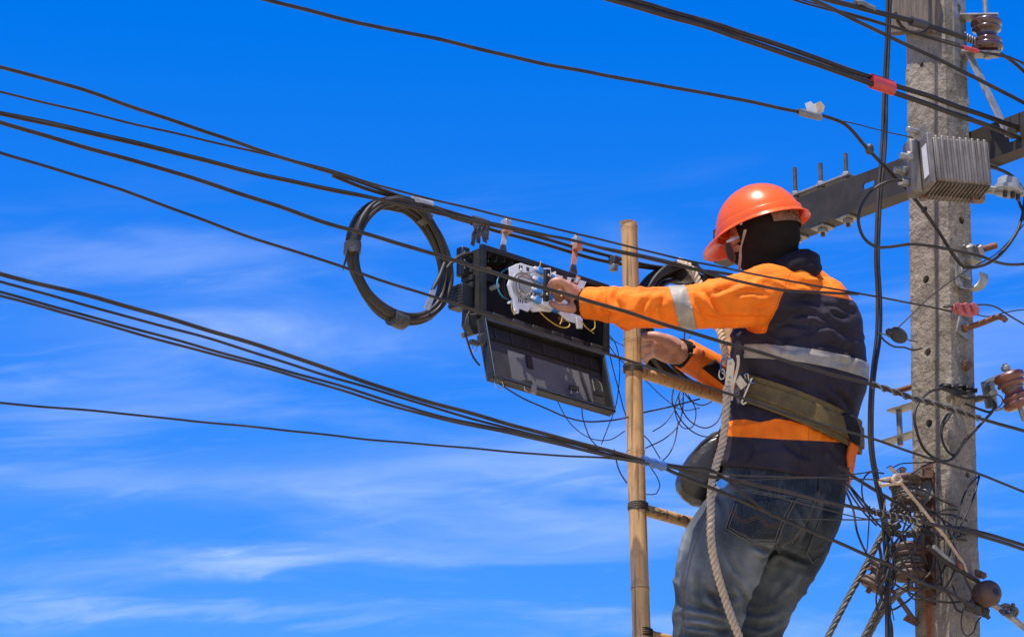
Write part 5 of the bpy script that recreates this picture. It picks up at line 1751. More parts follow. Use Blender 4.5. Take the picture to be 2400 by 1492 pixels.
def fabric_mat():
    m = mat('work_jacket', (0.86, 0.188, 0.006), (0.76, 0.145, 0.004), rough=0.75, scale=9, detail=5, spec=0.25)
    t = m.node_tree
    p = t.nodes['Principled BSDF']
    mx = t.nodes[m['mix']]
    a = NN(t, 'ShaderNodeAttribute', attribute_name='orange')
    f = RAMP(t, a.outputs['Fac'], -0.0006, 0.0006)
    co = NN(t, 'ShaderNodeTexCoord')
    n = NN(t, 'ShaderNodeTexNoise')
    n.inputs['Scale'].default_value = 14
    n.inputs['Detail'].default_value = 5
    t.links.new(co.outputs['Object'], n.inputs['Vector'])
    nv = NN(t, 'ShaderNodeMix', data_type='RGBA')
    t.links.new(RAMP(t, n.outputs[0], 0.3, 0.7), nv.inputs[0])
    nv.inputs[6].default_value = (0.0190, 0.0145, 0.0220, 1)
    nv.inputs[7].default_value = (0.0290, 0.0222, 0.0325, 1)
    q = NN(t, 'ShaderNodeMix', data_type='RGBA')
    t.links.new(f, q.inputs[0])
    t.links.new(nv.outputs[2], q.inputs[6])
    t.links.new(mx.outputs[2], q.inputs[7])
    s = NN(t, 'ShaderNodeAttribute', attribute_name='seam')
    sl = RAMP(t, s.outputs['Fac'], 0.0022, 0.0008)
    q2 = NN(t, 'ShaderNodeMix', data_type='RGBA')
    q2.blend_type = 'MULTIPLY'
    t.links.new(MATH(t, 'MULTIPLY', sl, 0.55), q2.inputs[0])
    t.links.new(q.outputs[2], q2.inputs[6])
    q2.inputs[7].default_value = (0.55, 0.38, 0.25, 1)
    t.links.new(q2.outputs[2], p.inputs['Base Color'])
    n2_ = NN(t, 'ShaderNodeTexNoise')
    n2_.inputs['Scale'].default_value = 55
    n2_.inputs['Detail'].default_value = 6
    t.links.new(co.outputs['Object'], n2_.inputs['Vector'])
    mpw = NN(t, 'ShaderNodeMapping')
    mpw.inputs['Scale'].default_value = (0.55, 0.55, 1.5)
    mpw.inputs['Rotation'].default_value = (0, R(25), 0)
    t.links.new(co.outputs['Object'], mpw.inputs[0])
    n4 = NN(t, 'ShaderNodeTexNoise', noise_type='RIDGED_MULTIFRACTAL')
    n4.inputs['Scale'].default_value = 16
    n4.inputs['Detail'].default_value = 3
    n4.inputs['Distortion'].default_value = 0.6
    t.links.new(mpw.outputs[0], n4.inputs['Vector'])
    h = MATH(t, 'SUBTRACT', MATH(t, 'MULTIPLY', n2_.outputs[0], 0.6), MATH(t, 'MULTIPLY', sl, 0.35))
    h = MATH(t, 'ADD', h, MATH(t, 'MULTIPLY', n4.outputs[0], 0.55))
    b = NN(t, 'ShaderNodeBump')
    b.inputs['Strength'].default_value = 0.5
    b.inputs['Distance'].default_value = 0.005
    t.links.new(h, b.inputs['Height'])
    t.links.new(b.outputs[0], p.inputs['Normal'])
    return m


MT['jacket'] = fabric_mat()
jacket = link('jacket', jacket_me, MT['jacket'], person, angle=180)


def band(src, planes, off_, name, m, parent, thick=0.0, keep=None):
    """strip of a garment between planes (point, normal pointing inside), lifted off it"""
    bm = bmesh.new()
    bm.from_mesh(src)
    for (p, nrm) in planes:
        bmesh.ops.bisect_plane(bm, geom=bm.verts[:] + bm.edges[:] + bm.faces[:], plane_co=p, plane_no=nrm, clear_inner=True)
    if keep:
        dele = [f for f in bm.faces if not keep(f.calc_center_median())]
        bmesh.ops.delete(bm, geom=dele, context='FACES')
    bm.normal_update()
    for v_ in bm.verts:
        v_.co += v_.normal * off_
    me = bpy.data.meshes.new(name)
    bm.to_mesh(me)
    bm.free()
    for a_ in list(me.attributes):
        if a_.name in ('orange', 'seam'):
            me.attributes.remove(a_)
    o = link(name, me, m, parent, angle=180)
    if thick:
        sd = o.modifiers.new('Solidify', 'SOLIDIFY')
        sd.thickness = thick
        sd.offset = 1.0
    return o


MT['reflect'] = mat('reflective_tape', (0.33, 0.295, 0.245), (0.25, 0.22, 0.18), rough=0.5, metal=0.05, scale=25, bump=0.25, bscale=60)
MT['webbing'] = mat('olive_webbing', (0.145, 0.095, 0.024), (0.105, 0.067, 0.016), rough=0.8, scale=30, bump=0.5, bscale=260)
MT['knit'] = mat('black_knit', (0.018, 0.015, 0.013), (0.010, 0.009, 0.008), rough=0.9, spec=0.15, scale=60, bump=0.8, bscale=120, bstretch=(1, 1, 1))


def pplane(p1, p2, inside):
    """plane through two photo positions and the viewpoint, normal towards the `inside` photo position"""
    a, b = ray(*p1), ray(*p2)
    n_ = a.cross(b).normalized()
    if n_.dot(ray(*inside)) < 0:
        n_ = -n_
    return (CAM.copy(), n_)


# belts and reflective tape run round the body on tilted planes, not through the eye
def bodyplane(cx, cy, slope, up, t=9.0, pitch=0.0):
    c = dep(cx, cy, t)
    e1_ = (AX - AU * slope).normalized()
    e2_ = (Vector((0, 1, 0)) + Z * pitch).normalized()
    n_ = e1_.cross(e2_).normalized()
    if n_.z < 0:
        n_ = -n_
    return (c, n_ if up else -n_)


not_arm = lambda c: (pix(np.array([[c.x, c.y, c.z]]))[0][0] > 1745)
band(jacket_me, [bodyplane(1880, 869, 0.12, True, pitch=0.24), bodyplane(1880, 834, 0.10, False, pitch=0.24)], 0.0016, 'reflective_band', MT['reflect'], jacket, 0.001, keep=lambda c: not_arm(c) and seg_dist(np.array([[c.x, c.y, c.z]]), [j[0] for j in armL])[0][0] > 0.105)
belt = band(base_me, [bodyplane(1860, 1004, 0.40, True, pitch=0.29), bodyplane(1860, 927, 0.40, False, pitch=0.29)], 0.011, 'tool_belt', MT['webbing'], person, 0.005, keep=lambda c: (c - dep(1874, 940, 9.0)).dot(AX) > -0.155)
band(base_me, [bodyplane(1860, 990, 0.41, True, pitch=0.29), bodyplane(1860, 946, 0.40, False, pitch=0.29)], 0.0185, 'belt_strap', MT['webbing'], belt, 0.003, keep=lambda c: (c - dep(1874, 940, 9.0)).dot(AX) > -0.150)
adir = (armL[4][0] - armL[3][0]).normalized()
tc_ = dep(1598, 718, 8.74)
pn = (cw(-0.965, -0.26, 0.0)).normalized()
band(jacket_me, [(tc_ - pn * 0.0225, pn), (tc_ + pn * 0.0225, -pn)], 0.0016, 'reflective_band', MT['reflect'], jacket, 0.001, keep=lambda c: seg_dist(np.array([[c.x, c.y, c.z]]), [armL[3][0], armL[5][0]])[0][0] < 0.10)

# knitted cuffs
cf = MB()
for (p0, p1, r0, r1, m_) in ((dep(1384, 712, 8.80), dep(1352, 706, 8.83), 0.0400, 0.0345, 'knit'), (dep(1616, 836, 9.16), dep(1588, 823, 9.13), 0.0430, 0.0385, 'knit')):
    d = (p1 - p0)
    pr, k_ = [], 10
    MB().lathe(p0, d, [(r0 + (r1 - r0) * i / 12 + 0.0008 * (i % 2), d.length * i / 12) for i in range(13)] + [(r1 * 0.7, d.length * 0.98)], 28).build('cuff', MT[m_], jacket, angle=70)
# orange cuff tab with buttons on the right sleeve
for px, py in ((1626, 812), (1619, 831)):
    p = dep(px, py, 9.10)
    MB().cyl(p + AA * 0.012, p - AA * 0.003, 0.0062, 14).build('button', MT['plastic'], jacket)

# tail of the jacket hanging out behind the belt
tl_ = MB()
fl = [(1992, 1030), (2004, 1036), (2014, 1046), (2012, 1056), (2002, 1078), (1988, 1098), (1984, 1070)]
tl_.prism([dep(x, y, 8.86) for x, y in fl], AA * 0.05)
MT['orange_cloth'] = mat('orange_cloth', (0.74, 0.150, 0.003), (0.66, 0.12, 0.002), rough=0.75, scale=14, sheen=0.15)
tl_.build('jacket_tail', MT['orange_cloth'], jacket, bevel=0.006)
MT['navy_flap'] = mat('navy_flap_cloth', (0.0105, 0.0086, 0.0135), (0.0165, 0.0132, 0.0200), rough=0.8, scale=14, spec=0.2)
fl = [(1958, 975), (1984, 965), (2006, 975), (2018, 1010), (2016, 1046), (1996, 1034), (1972, 1000)]
fm = MB().prism([dep(x, y, 8.845) for x, y in fl], AA * 0.03).build('jacket_flap', MT['navy_flap'], jacket, bevel=0.006)

# ------------------------------------------------------------------ jeans
jm = MB()


def jring(cx, py, hw, s, t, ratio=0.70):
    return ring(cx, py, hw, s, t, ratio, 2.2)


def interp_rings(rows, ratio, n=40):
    rows = np.array(rows, dtype=float)
    u = np.linspace(0, len(rows) - 1, n)
    cols = []
    for j in range(rows.shape[1]):
        p = spline([Vector((i * 10.0, rows[i, j] * 0.1, 0)) for i in range(len(rows))], 0.5)
        cols.append(np.interp(u * 10.0, [q.x for q in p], [q.y * 10 for q in p]))
    return [ring(c[1], c[0], c[2], c[3], c[4] / 100.0, ratio, 2.2) for c in zip(*cols)]


loft(jm, interp_rings([(1085, 1842, 138, 0.14, 892), (1110, 1841, 142, 0.14, 891), (1140, 1836, 146, 0.13, 890), (1180, 1822, 154, 0.12, 889), (1220, 1808, 158, 0.10, 888.5), (1255, 1795, 150, 0.08, 888), (1290, 1790, 120, 0.05, 888)], 0.70))
legL = [(1150, 1775, 96, 0.1, 882), (1200, 1748, 108, 0.08, 881), (1250, 1718, 110, 0.06, 880), (1300, 1697, 105, 0.05, 879), (1350, 1681, 97, 0.04, 878), (1400, 1668, 89, 0.02, 877.5), (1450, 1658, 81, 0, 877), (1500, 1651, 77, 0, 876.5),
        (1570, 1648, 73, 0, 876), (1660, 1662, 64, 0, 877), (1780, 1680, 56, 0, 878), (1900, 1690, 52, 0, 878)]
legR = [(1150, 1895, 76, 0.1, 899), (1200, 1888, 80, 0.1, 898.5), (1250, 1872, 83, 0.1, 898), (1300, 1851, 79, 0.08, 897), (1350, 1831, 74, 0.05, 896), (1400, 1811, 69, 0.03, 895), (1450, 1791, 63, 0, 894.5), (1500, 1773, 60, 0, 894),
        (1570, 1757, 60, 0, 893), (1660, 1760, 58, 0, 892), (1780, 1770, 54, 0, 891), (1900, 1775, 50, 0, 890)]
loft(jm, interp_rings(legL, 0.92, 60))
loft(jm, interp_rings(legR, 0.92, 60))
jm.ball(dep(1760, 1215, 8.82), AX * 0.115, AU * 0.085, AA * 0.10, 18, 12)
jm.ball(dep(1895, 1225, 8.94), AX * 0.075, AU * 0.085, AA * 0.10, 18, 12)
jeans_me = remesh(jm, 0.0052, 7)
V = coords(jeans_me)
Nn = normals(jeans_me)
X_, Y_, T_ = pix(V)
Cx, Cy, Cd = V @ npv(AX), V @ npv(AU), V @ npv(AA)
lower = np.clip((Y_ - 1240) / 80, 0, 1)
knee = np.exp(-((Y_ - 1440) / 60) ** 2)
disp = 0.0050 * fold(R(35), 3, 0, 16, 21) * lower + 0.0050 * fold(R(-20), 3.5, 0, 22, 22) * (0.3 + 0.7 * lower) + 0.006 * knee * fold(R(8), 4, 0, 26, 23) + 0.002 * fold(R(70), 6, 0, 40, 24)
crotch = np.clip(1 - np.hypot(X_ - 1815, (Y_ - 1290)) / 120, 0, 1)
disp += crotch * 0.006 * fold(R(40), 3, 0, 26, 25)
front = np.clip(-(Nn @ npv(AA)) * 4, 0, 1)
jc = [[(1600, 1412), (1647, 1426), (1710, 1440), 1.3], [(1596, 1444), (1650, 1447), (1700, 1458), 1.2], [(1600, 1462), (1662, 1472), (1712, 1478), 1.2], [(1652, 1374), (1676, 1405), (1690, 1425)], [(1785, 1316), (1810, 1297), (1828, 1272), 1.4],
      [(1758, 1274), (1795, 1288), (1815, 1288), 1.2], [(1819, 1284), (1861, 1305), (1897, 1318), 1.5], [(1738, 1432), (1795, 1436), (1838, 1418)], [(1745, 1460), (1790, 1470), (1826, 1452)], [(1810, 1400), (1840, 1370), (1868, 1340)],
      [(1620, 1240), (1612, 1290), (1600, 1350), 0.8], [(1640, 1330), (1632, 1380), (1640, 1420), 0.8], [(1700, 1290), (1722, 1330), (1745, 1350), 0.7], [(1668, 1150), (1690, 1180), (1700, 1220), 0.8], [(1870, 1180), (1895, 1240), (1880, 1285), 0.8], [(1940, 1150), (1932, 1200), (1925, 1240), 0.8],
      [(1590, 1480), (1640, 1488), (1700, 1484)], [(1722, 1360), (1745, 1400), (1748, 1440), 0.8], [(1655, 1392), (1700, 1400), (1735, 1396), 0.9]]
disp = disp * 1.3 + creases(V, X_, Y_, jc, 5.5, 0.0095, front)
ridge = np.clip(disp / 0.006, 0, 1)
V2 = V + Nn * disp[:, None]
jeans_me.vertices.foreach_set('co', V2.ravel())
jeans_me.update()
smooth_mesh(jeans_me, 1, 0.3)
wear_and_light = np.exp(-(((X_ - 1760) / 62) ** 2 + ((Y_ - 1340) / 75) ** 2)) * 0.95 + np.exp(-(((X_ - 1665) / 26) ** 2 + ((Y_ - 1300) / 110) ** 2)) * 0.6 + np.exp(-(((X_ - 1700) / 22) ** 2 + ((Y_ - 1140) / 30) ** 2)) * 0.8 + np.exp(-(((X_ - 1610) / 28) ** 2 + ((Y_ - 1330) / 140) ** 2)) * 0.9 \
    + np.exp(-(((X_ - 1850) / 35) ** 2 + ((Y_ - 1380) / 60) ** 2)) * 0.55 + np.exp(-(((X_ - 1700) / 45) ** 2 + ((Y_ - 1195) / 45) ** 2)) * 0.35 + 0.35 * np.exp(-((Y_ - 1455) / 25) ** 2)  # faded patches, with the lit thigh's brightness put into the colour
wear_and_light = wear_and_light + 0.30 * ridge                      # crease ridges painted lighter: faded denim, plus shading the soft light lacks
attr(jeans_me, 'wear_and_light', wear_and_light)
# side seam of the near leg, centre seam of the seat
sx = np.interp(Y_, [1100, 1170, 1230, 1300, 1380, 1440, 1492], [1705, 1672, 1650, 1625, 1606, 1600, 1602])
cxs = np.interp(Y_, [1110, 1160, 1210, 1260, 1290], [1932, 1915, 1897, 1865, 1815])
seam = np.minimum(np.abs(X_ - sx), np.where(Y_ < 1292, np.abs(X_ - cxs), 99)) / SC
yk = 1160 + (X_ - 1720) * 0.24
seam = np.minimum(seam, np.abs(Y_ - (1139 + (X_ - 1690) * 0.17)) / SC)
attr(jeans_me, 'seam', seam)


def denim():
    m = mat('denim', (0.0125, 0.0180, 0.0260), (0.032, 0.040, 0.049), rough=0.88, scale=10, detail=6, spec=0.15)
    t = m.node_tree
    p = t.nodes['Principled BSDF']
    mx = t.nodes[m['mix']]
    co = NN(t, 'ShaderNodeTexCoord')
    mp = NN(t, 'ShaderNodeMapping')
    mp.inputs['Scale'].default_value = (330, 330, 16)
    mp.inputs['Rotation'].default_value = (0, R(12), 0)
    t.links.new(co.outputs['Object'], mp.inputs[0])
    n = NN(t, 'ShaderNodeTexNoise')
    n.inputs['Scale'].default_value = 1.0
    n.inputs['Detail'].default_value = 3
    t.links.new(mp.outputs[0], n.inputs['Vector'])
    a = NN(t, 'ShaderNodeAttribute', attribute_name='wear_and_light')
    fz = NN(t, 'ShaderNodeTexNoise')
    fz.inputs['Scale'].default_value = 22
    fz.inputs['Detail'].default_value = 5
    t.links.new(co.outputs['Object'], fz.inputs['Vector'])
    w = MATH(t, 'MULTIPLY', a.outputs['Fac'], MATH(t, 'MULTIPLY_ADD', fz.outputs[0], 1.2, 0.2))
    q = NN(t, 'ShaderNodeMix', data_type='RGBA')
    t.links.new(MATH(t, 'MULTIPLY', w, 0.8), q.inputs[0])
    t.links.new(mx.outputs[2], q.inputs[6])
    q.inputs[7].default_value = (0.23, 0.255, 0.265, 1)
    q1 = NN(t, 'ShaderNodeMix', data_type='RGBA')
    t.links.new(MATH(t, 'MULTIPLY', RAMP(t, n.outputs[0], 0.50, 0.76), 0.20), q1.inputs[0])
    t.links.new(q.outputs[2], q1.inputs[6])
    q1.inputs[7].default_value = (0.19, 0.205, 0.215, 1)
    s = NN(t, 'ShaderNodeAttribute', attribute_name='seam')
    sl = RAMP(t, s.outputs['Fac'], 0.0034, 0.0010)
    q2 = NN(t, 'ShaderNodeMix', data_type='RGBA')
    t.links.new(MATH(t, 'MULTIPLY', MATH(t, 'SUBTRACT', RAMP(t, s.outputs['Fac'], 0.0060, 0.0030), sl), 0.45), q2.inputs[0])
    t.links.new(q1.outputs[2], q2.inputs[6])
    q2.inputs[7].default_value = (0.16, 0.15, 0.13, 1)
    t.links.new(q2.outputs[2], p.inputs['Base Color'])
    b = NN(t, 'ShaderNodeBump')
    b.inputs['Strength'].default_value = 0.4
    b.inputs['Distance'].default_value = 0.003
    t.links.new(MATH(t, 'SUBTRACT', MATH(t, 'ADD', MATH(t, 'MULTIPLY', n.outputs[0], 0.3), MATH(t, 'MULTIPLY', fz.outputs[0], 0.6)), MATH(t, 'MULTIPLY', sl, 0.6)), b.inputs['Height'])
    t.links.new(b.outputs[0], p.inputs['Normal'])
    return m


MT['denim'] = denim()
jeans = link('jeans', jeans_me, MT['denim'], person, angle=180)


def bvh_of(me):
    V_ = [v_.co.copy() for v_ in me.vertices]
    return BVHTree.FromPolygons(V_, [tuple(p.vertices) for p in me.polygons])


jb_ = bvh_of(jeans_me)


def on(bv, px, py, lift=0.0):
    """point of a garment seen at a photo position, lifted off its surface"""
    h, n_, i, d = bv.ray_cast(CAM, ray(px, py).normalized())
    if h is None:
        return None
    return h + n_ * lift


def patch(bv, quad, nx, ny, lift, name, m, parent, thick=0.003, shape=None):
    """cloth patch sewn on: bilinear grid over a photo quad (tl, tr, br, bl) dropped onto the garment"""
    tl_, tr_, br_, bl_ = [Vector((q[0], q[1], 0)) for q in quad]
    vs_, ok = [], {}
    fs_ = []
    for j in range(ny + 1):
        for i in range(nx + 1):
            s_, t_ = i / nx, j / ny
            if shape:
                s_, t_ = shape(s_, t_)
            q = tl_.lerp(tr_, s_).lerp(bl_.lerp(br_, s_), t_)
            p = on(bv, q.x, q.y, lift)
            if p is not None:
                ok[(i, j)] = len(vs_)
                vs_.append(p)
    for j in range(ny):
        for i in range(nx):
            c4 = [(i, j), (i + 1, j), (i + 1, j + 1), (i, j + 1)]
            if all(c_ in ok for c_ in c4):
                fs_.append(tuple(ok[c_] for c_ in c4)[::-1])
    o = MB().add(vs_, fs_).build(name, m, parent, angle=180, fix=False)
    sd = o.modifiers.new('Solidify', 'SOLIDIFY')
    sd.thickness = thick
    sd.offset = 0
    return o


def stitch(bv, pts, r, name, m, parent, lift=0.001, n=5):
    P = []
    for a, b in zip(pts[:-1], pts[1:]):
        k_ = max(2, int(math.hypot(b[0] - a[0], b[1] - a[1]) / 5))
        for i in range(k_):
            P.append(on(bv, a[0] + (b[0] - a[0]) * i / k_, a[1] + (b[1] - a[1]) * i / k_, lift))
    P.append(on(bv, pts[-1][0], pts[-1][1], lift))
    P = [p for p in P if p is not None]
    if len(P) > 1:
        return MB().tube(P, r, n).build(name, m, parent, angle=70)


def pocket(quad, tip, name='back_pocket'):
    def shape(s_, t_):
        return s_, t_ * (1 + tip * (1 - abs(2 * s_ - 0.9)))
    o = patch(jb_, quad, 14, 14, 0.0022, name, MT['denim'], jeans, 0.003, shape)
    at_ = o.data.attributes
    return o


pk = pocket([(1722, 1176), (1866, 1166), (1822, 1258), (1700, 1240)], 0.16)
MT['thread'] = mat('seam_thread', (0.13, 0.118, 0.095), rough=0.8)
MT['thread_rust'] = mat('rust_thread', (0.085, 0.045, 0.026), rough=0.8)
stitch(jb_, [(1722, 1180), (1701, 1238), (1757, 1270), (1820, 1270), (1838, 1222), (1866, 1168)], 0.0012, 'pocket_stitch', MT['thread'], jeans, 0.004)
stitch(jb_, [(1728, 1182), (1708, 1235), (1760, 1263), (1815, 1263), (1831, 1218), (1856, 1172)], 0.0010, 'pocket_stitch', MT['thread'], jeans, 0.004)
stitch(jb_, [(1712, 1198), (1740, 1220), (1778, 1208), (1800, 1230), (1834, 1226)], 0.0014, 'pocket_embroidery', MT['thread_rust'], jeans, 0.004)
stitch(jb_, [(1713, 1202), (1740, 1225), (1778, 1213), (1800, 1235), (1832, 1231)], 0.0012, 'pocket_embroidery', MT['thread_rust'], jeans, 0.004)
pk2 = pocket([(1928, 1196), (1962, 1202), (1925, 1300), (1888, 1292)], 0.08)
stitch(jb_, [(1928, 1198), (1890, 1293), (1903, 1318), (1916, 1306)], 0.0012, 'pocket_stitch', MT['thread'], jeans, 0.003)
stitch(jb_, [(1932, 1125), (1912, 1170), (1890, 1220), (1855, 1272)], 0.0012, 'seam_stitch', MT['thread'], jeans, 0.001)
stitch(jb_, [(1936, 1128), (1918, 1172), (1897, 1222), (1862, 1274)], 0.0010, 'seam_stitch', MT['thread_rust'], jeans, 0.001)
stitch(jb_, [(1660, 1190), (1640, 1240), (1620, 1305), (1604, 1380), (1600, 1440), (1606, 1492)], 0.0011, 'seam_stitch', MT['thread'], jeans, 0.001)
patch(jb_, [(1918, 1118), (1930, 1120), (1926, 1152), (1914, 1150)], 3, 6, 0.004, 'belt_loop', MT['denim'], jeans, 0.003)
patch(jb_, [(1745, 1104), (1757, 1105), (1752, 1136), (1740, 1134)], 3, 6, 0.004, 'belt_loop', MT['denim'], jeans, 0.003)

# ------------------------------------------------------------------ body: one skin from head to boots' tops, clothed above
sk = MB()
headc = dep(1793, 549, 8.99)
hf = cw(-0.90, -0.366, 0.24).normalized()
hu0 = cw(-0.27, 0.91, 0.30)
hu_ = (hu0 - hf * hu0.dot(hf)).normalized()
hl = hu_.cross(hf).normalized()               # to the worker's left, towards the viewer
sk.ball(headc + hu_ * 0.01, hf * 0.096, hl * 0.076, hu_ * 0.112, 28, 20)
sk.ball(headc + hf * 0.030 - hu_ * 0.050, hf * 0.062, hl * 0.056, hu_ * 0.070, 20, 14)      # jaw
sk.ball(headc + hf * 0.096 - hu_ * 0.022, hf * 0.020, hl * 0.013, hu_ * 0.024, 12, 8)       # nose
sk.ball(headc + hf * 0.082 + hu_ * 0.012 + hl * 0.03, hf * 0.016, hl * 0.026, hu_ * 0.010, 12, 8)   # brow
sk.ball(headc + hf * 0.082 + hu_ * 0.012 - hl * 0.03, hf * 0.016, hl * 0.026, hu_ * 0.010, 12, 8)
sk.ball(headc + hf * 0.072 - hu_ * 0.022 + hl * 0.036, hf * 0.020, hl * 0.022, hu_ * 0.014, 12, 8)  # cheek
chain(sk, [(headc - hu_ * 0.05, 0.055), (dep(1832, 640, 9.03), 0.056), (dep(1862, 700, 9.02), 0.08), (dep(1866, 850, 8.99), 0.085), (dep(1850, 1000, 8.93), 0.085), (dep(1838, 1150, 8.89), 0.095)], 20, 0.02)
chain(sk, [(dep(1862, 700, 9.02), 0.07), (armL[1][0], 0.055), (armL[3][0], 0.048), (armL[5][0], 0.042), (armL[7][0], 0.040), (armL[9][0], 0.031), (dep(1356, 707, 8.825), 0.027)], 16)
chain(sk, [(dep(1862, 700, 9.05), 0.07), (armR[0][0], 0.055), (armR[1][0], 0.050), (armR[2][0], 0.044), (armR[4][0], 0.038), (armR[6][0], 0.032), (dep(1588, 824, 9.12), 0.029)], 16)
for leg, hip in ((legL, dep(1800, 1170, 8.86)), (legR, dep(1880, 1170, 8.93))):
    chain(sk, [(hip, 0.08)] + [(dep(r_[1], r_[0], r_[4] / 100), max(0.035, r_[2] * 0.00085)) for r_ in leg[3::2]] + [(dep(leg[-1][1], 1940, leg[-1][4] / 100), 0.035)], 14, 0.03)
# left hand, pinching at the adapters: palm, thumb and four fingers
def finger(pts, r0, r1):
    k_ = len(pts) - 1
    chain(sk, [(dep(*p), r0 + (r1 - r0) * i / k_) for i, p in enumerate(pts)], 12, 0.003)


wr = dep(1356, 707, 8.825)
palm = [(1352, 690, 8.80), (1340, 680, 8.79), (1330, 668, 8.79)]
finger([(1356, 705, 8.825), (1350, 694, 8.81), (1338, 680, 8.80)], 0.026, 0.020)
finger([(1356, 705, 8.82), (1345, 690, 8.80), (1328, 668, 8.785)], 0.022, 0.014)
finger([(1358, 708, 8.835), (1346, 700, 8.83), (1334, 690, 8.83)], 0.024, 0.018)
finger([(1358, 708, 8.83), (1348, 716, 8.81), (1336, 722, 8.795)], 0.022, 0.015)
finger([(1330, 669, 8.782), (1312, 659, 8.775), (1299, 659, 8.775), (1290, 669, 8.785), (1288, 682, 8.80)], 0.0118, 0.0075)      # index
finger([(1333, 676, 8.80), (1315, 668, 8.795), (1304, 671, 8.80), (1299, 681, 8.81), (1298, 692, 8.825)], 0.0118, 0.0078)       # middle
finger([(1336, 686, 8.82), (1320, 681, 8.82), (1309, 685, 8.825), (1305, 695, 8.835), (1307, 703, 8.845)], 0.0112, 0.0076)      # ring
finger([(1338, 697, 8.835), (1325, 695, 8.84), (1316, 698, 8.845), (1312, 705, 8.85)], 0.0100, 0.0070)                          # little
finger([(1350, 716, 8.805), (1336, 722, 8.79), (1320, 721, 8.782), (1304, 716, 8.785), (1293, 711, 8.795)], 0.0150, 0.0085)     # thumb
# right hand, closed on the coil
finger([(1592, 826, 9.12), (1570, 818, 9.115), (1548, 808, 9.11)], 0.031, 0.027)
finger([(1590, 830, 9.12), (1568, 830, 9.11), (1548, 824, 9.11)], 0.029, 0.024)
finger([(1590, 818, 9.12), (1568, 804, 9.115), (1546, 796, 9.11)], 0.027, 0.021)
finger([(1548, 790, 9.11), (1526, 785, 9.12), (1506, 790, 9.14), (1494, 802, 9.16)], 0.0135, 0.0095)
finger([(1546, 802, 9.11), (1522, 798, 9.12), (1504, 804, 9.14), (1494, 816, 9.16)], 0.0140, 0.0095)
finger([(1546, 815, 9.11), (1524, 813, 9.12), (1507, 820, 9.14), (1500, 832, 9.16)], 0.0135, 0.0092)
finger([(1550, 828, 9.11), (1532, 829, 9.12), (1518, 836, 9.14), (1512, 846, 9.155)], 0.0122, 0.0088)
finger([(1582, 812, 9.08), (1558, 796, 9.07), (1536, 788, 9.07), (1516, 788, 9.08), (1500, 793, 9.10)], 0.0185, 0.0105)
body_me = remesh(sk, 0.0027, 3)
body = link('body', body_me, MT['skin'], person, angle=180)
# boots
for leg, nm in ((legL, 'boot'), (legR, 'boot')):
    an = dep(leg[-1][1], 1935, leg[-1][4] / 100)
    b = MB()
    chain(b, [(an + Z * 0.10, 0.05), (an, 0.048), (an + FWD * 0.05 - Z * 0.03, 0.046), (an + FWD * 0.16 - Z * 0.045, 0.036)], 16)
    me = remesh(b, 0.006, 4)
    link('boot', me, MT['plastic'], person, angle=180)

# ------------------------------------------------------------------ balaclava
MT['hood'] = mat('black_hood_cloth', (0.0105, 0.0080, 0.0065), (0.0155, 0.0120, 0.0095), rough=0.9, scale=14, bump=0.3, bscale=160, spec=0.15)
bb = MB()
bb.ball(headc + hu_ * 0.008, hf * 0.100, hl * 0.083, hu_ * 0.115, 28, 20)
bb.ball(headc + hf * 0.072 - hu_ * 0.036, hf * 0.040, hl * 0.045, hu_ * 0.034, 16, 12)
bb.ball(headc + hf * 0.030 - hu_ * 0.050, hf * 0.070, hl * 0.066, hu_ * 0.075, 20, 14)
chain(bb, [(headc - hu_ * 0.03, 0.078), (dep(1808, 600, 8.99), 0.079), (dep(1818, 628, 8.99), 0.084), (dep(1832, 655, 8.99), 0.090)], 24)
hood_me = remesh(bb, 0.004, 6)
V = coords(hood_me)
Nn = normals(hood_me)
Cx, Cy, Cd = V @ npv(AX), V @ npv(AU), V @ npv(AA)
Xh, Yh, Th = pix(V)
disp = 0.0045 * fold(R(40), 3.5, 0, 20, 31) * np.clip((Yh - 540) / 50, 0, 1) + 0.0025 * fold(R(65), 5, 0, 30, 32)
hood_me.vertices.foreach_set('co', (V + Nn * disp[:, None]).ravel())
hood_me.update()
bm = bmesh.new()
bm.from_mesh(hood_me)
dele = []
for f in bm.faces:
    q = f.calc_center_median() - headc
    if q.dot(hf) > 0.060 and -0.012 < q.dot(hu_) < 0.040:
        dele.append(f)
bmesh.ops.delete(bm, geom=dele, context='FACES')
bm.to_mesh(hood_me)
bm.free()
hood = link('balaclava', hood_me, MT['hood'], person, angle=180)
sd = hood.modifiers.new('Solidify', 'SOLIDIFY')
sd.thickness = 0.003
# folded collar of navy cloth behind the neck
MT['navy'] = mat('navy_cloth', (0.0105, 0.0086, 0.0135), (0.0165, 0.0132, 0.0200), rough=0.85, scale=14, bump=0.3, bscale=150, spec=0.2)
cb = MB()
chain(cb, [(dep(1818, 648, 8.90), 0.034), (dep(1850, 626, 8.90), 0.036), (dep(1880, 612, 8.94), 0.034), (dep(1900, 612, 9.00), 0.030)], 16)
chain(cb, [(dep(1845, 640, 8.90), 0.036), (dep(1880, 632, 8.93), 0.038), (dep(1904, 626, 8.99), 0.028)], 16)
cme = remesh(cb, 0.004, 5)
V = coords(cme)
Nn = normals(cme)
Cx, Cy, Cd = V @ npv(AX), V @ npv(AU), V @ npv(AA)
cme.vertices.foreach_set('co', (V + Nn * (0.004 * fold(R(25), 4, 0, 26, 33))[:, None]).ravel())
cme.update()
link('collar', cme, MT['navy'], jacket, angle=180)

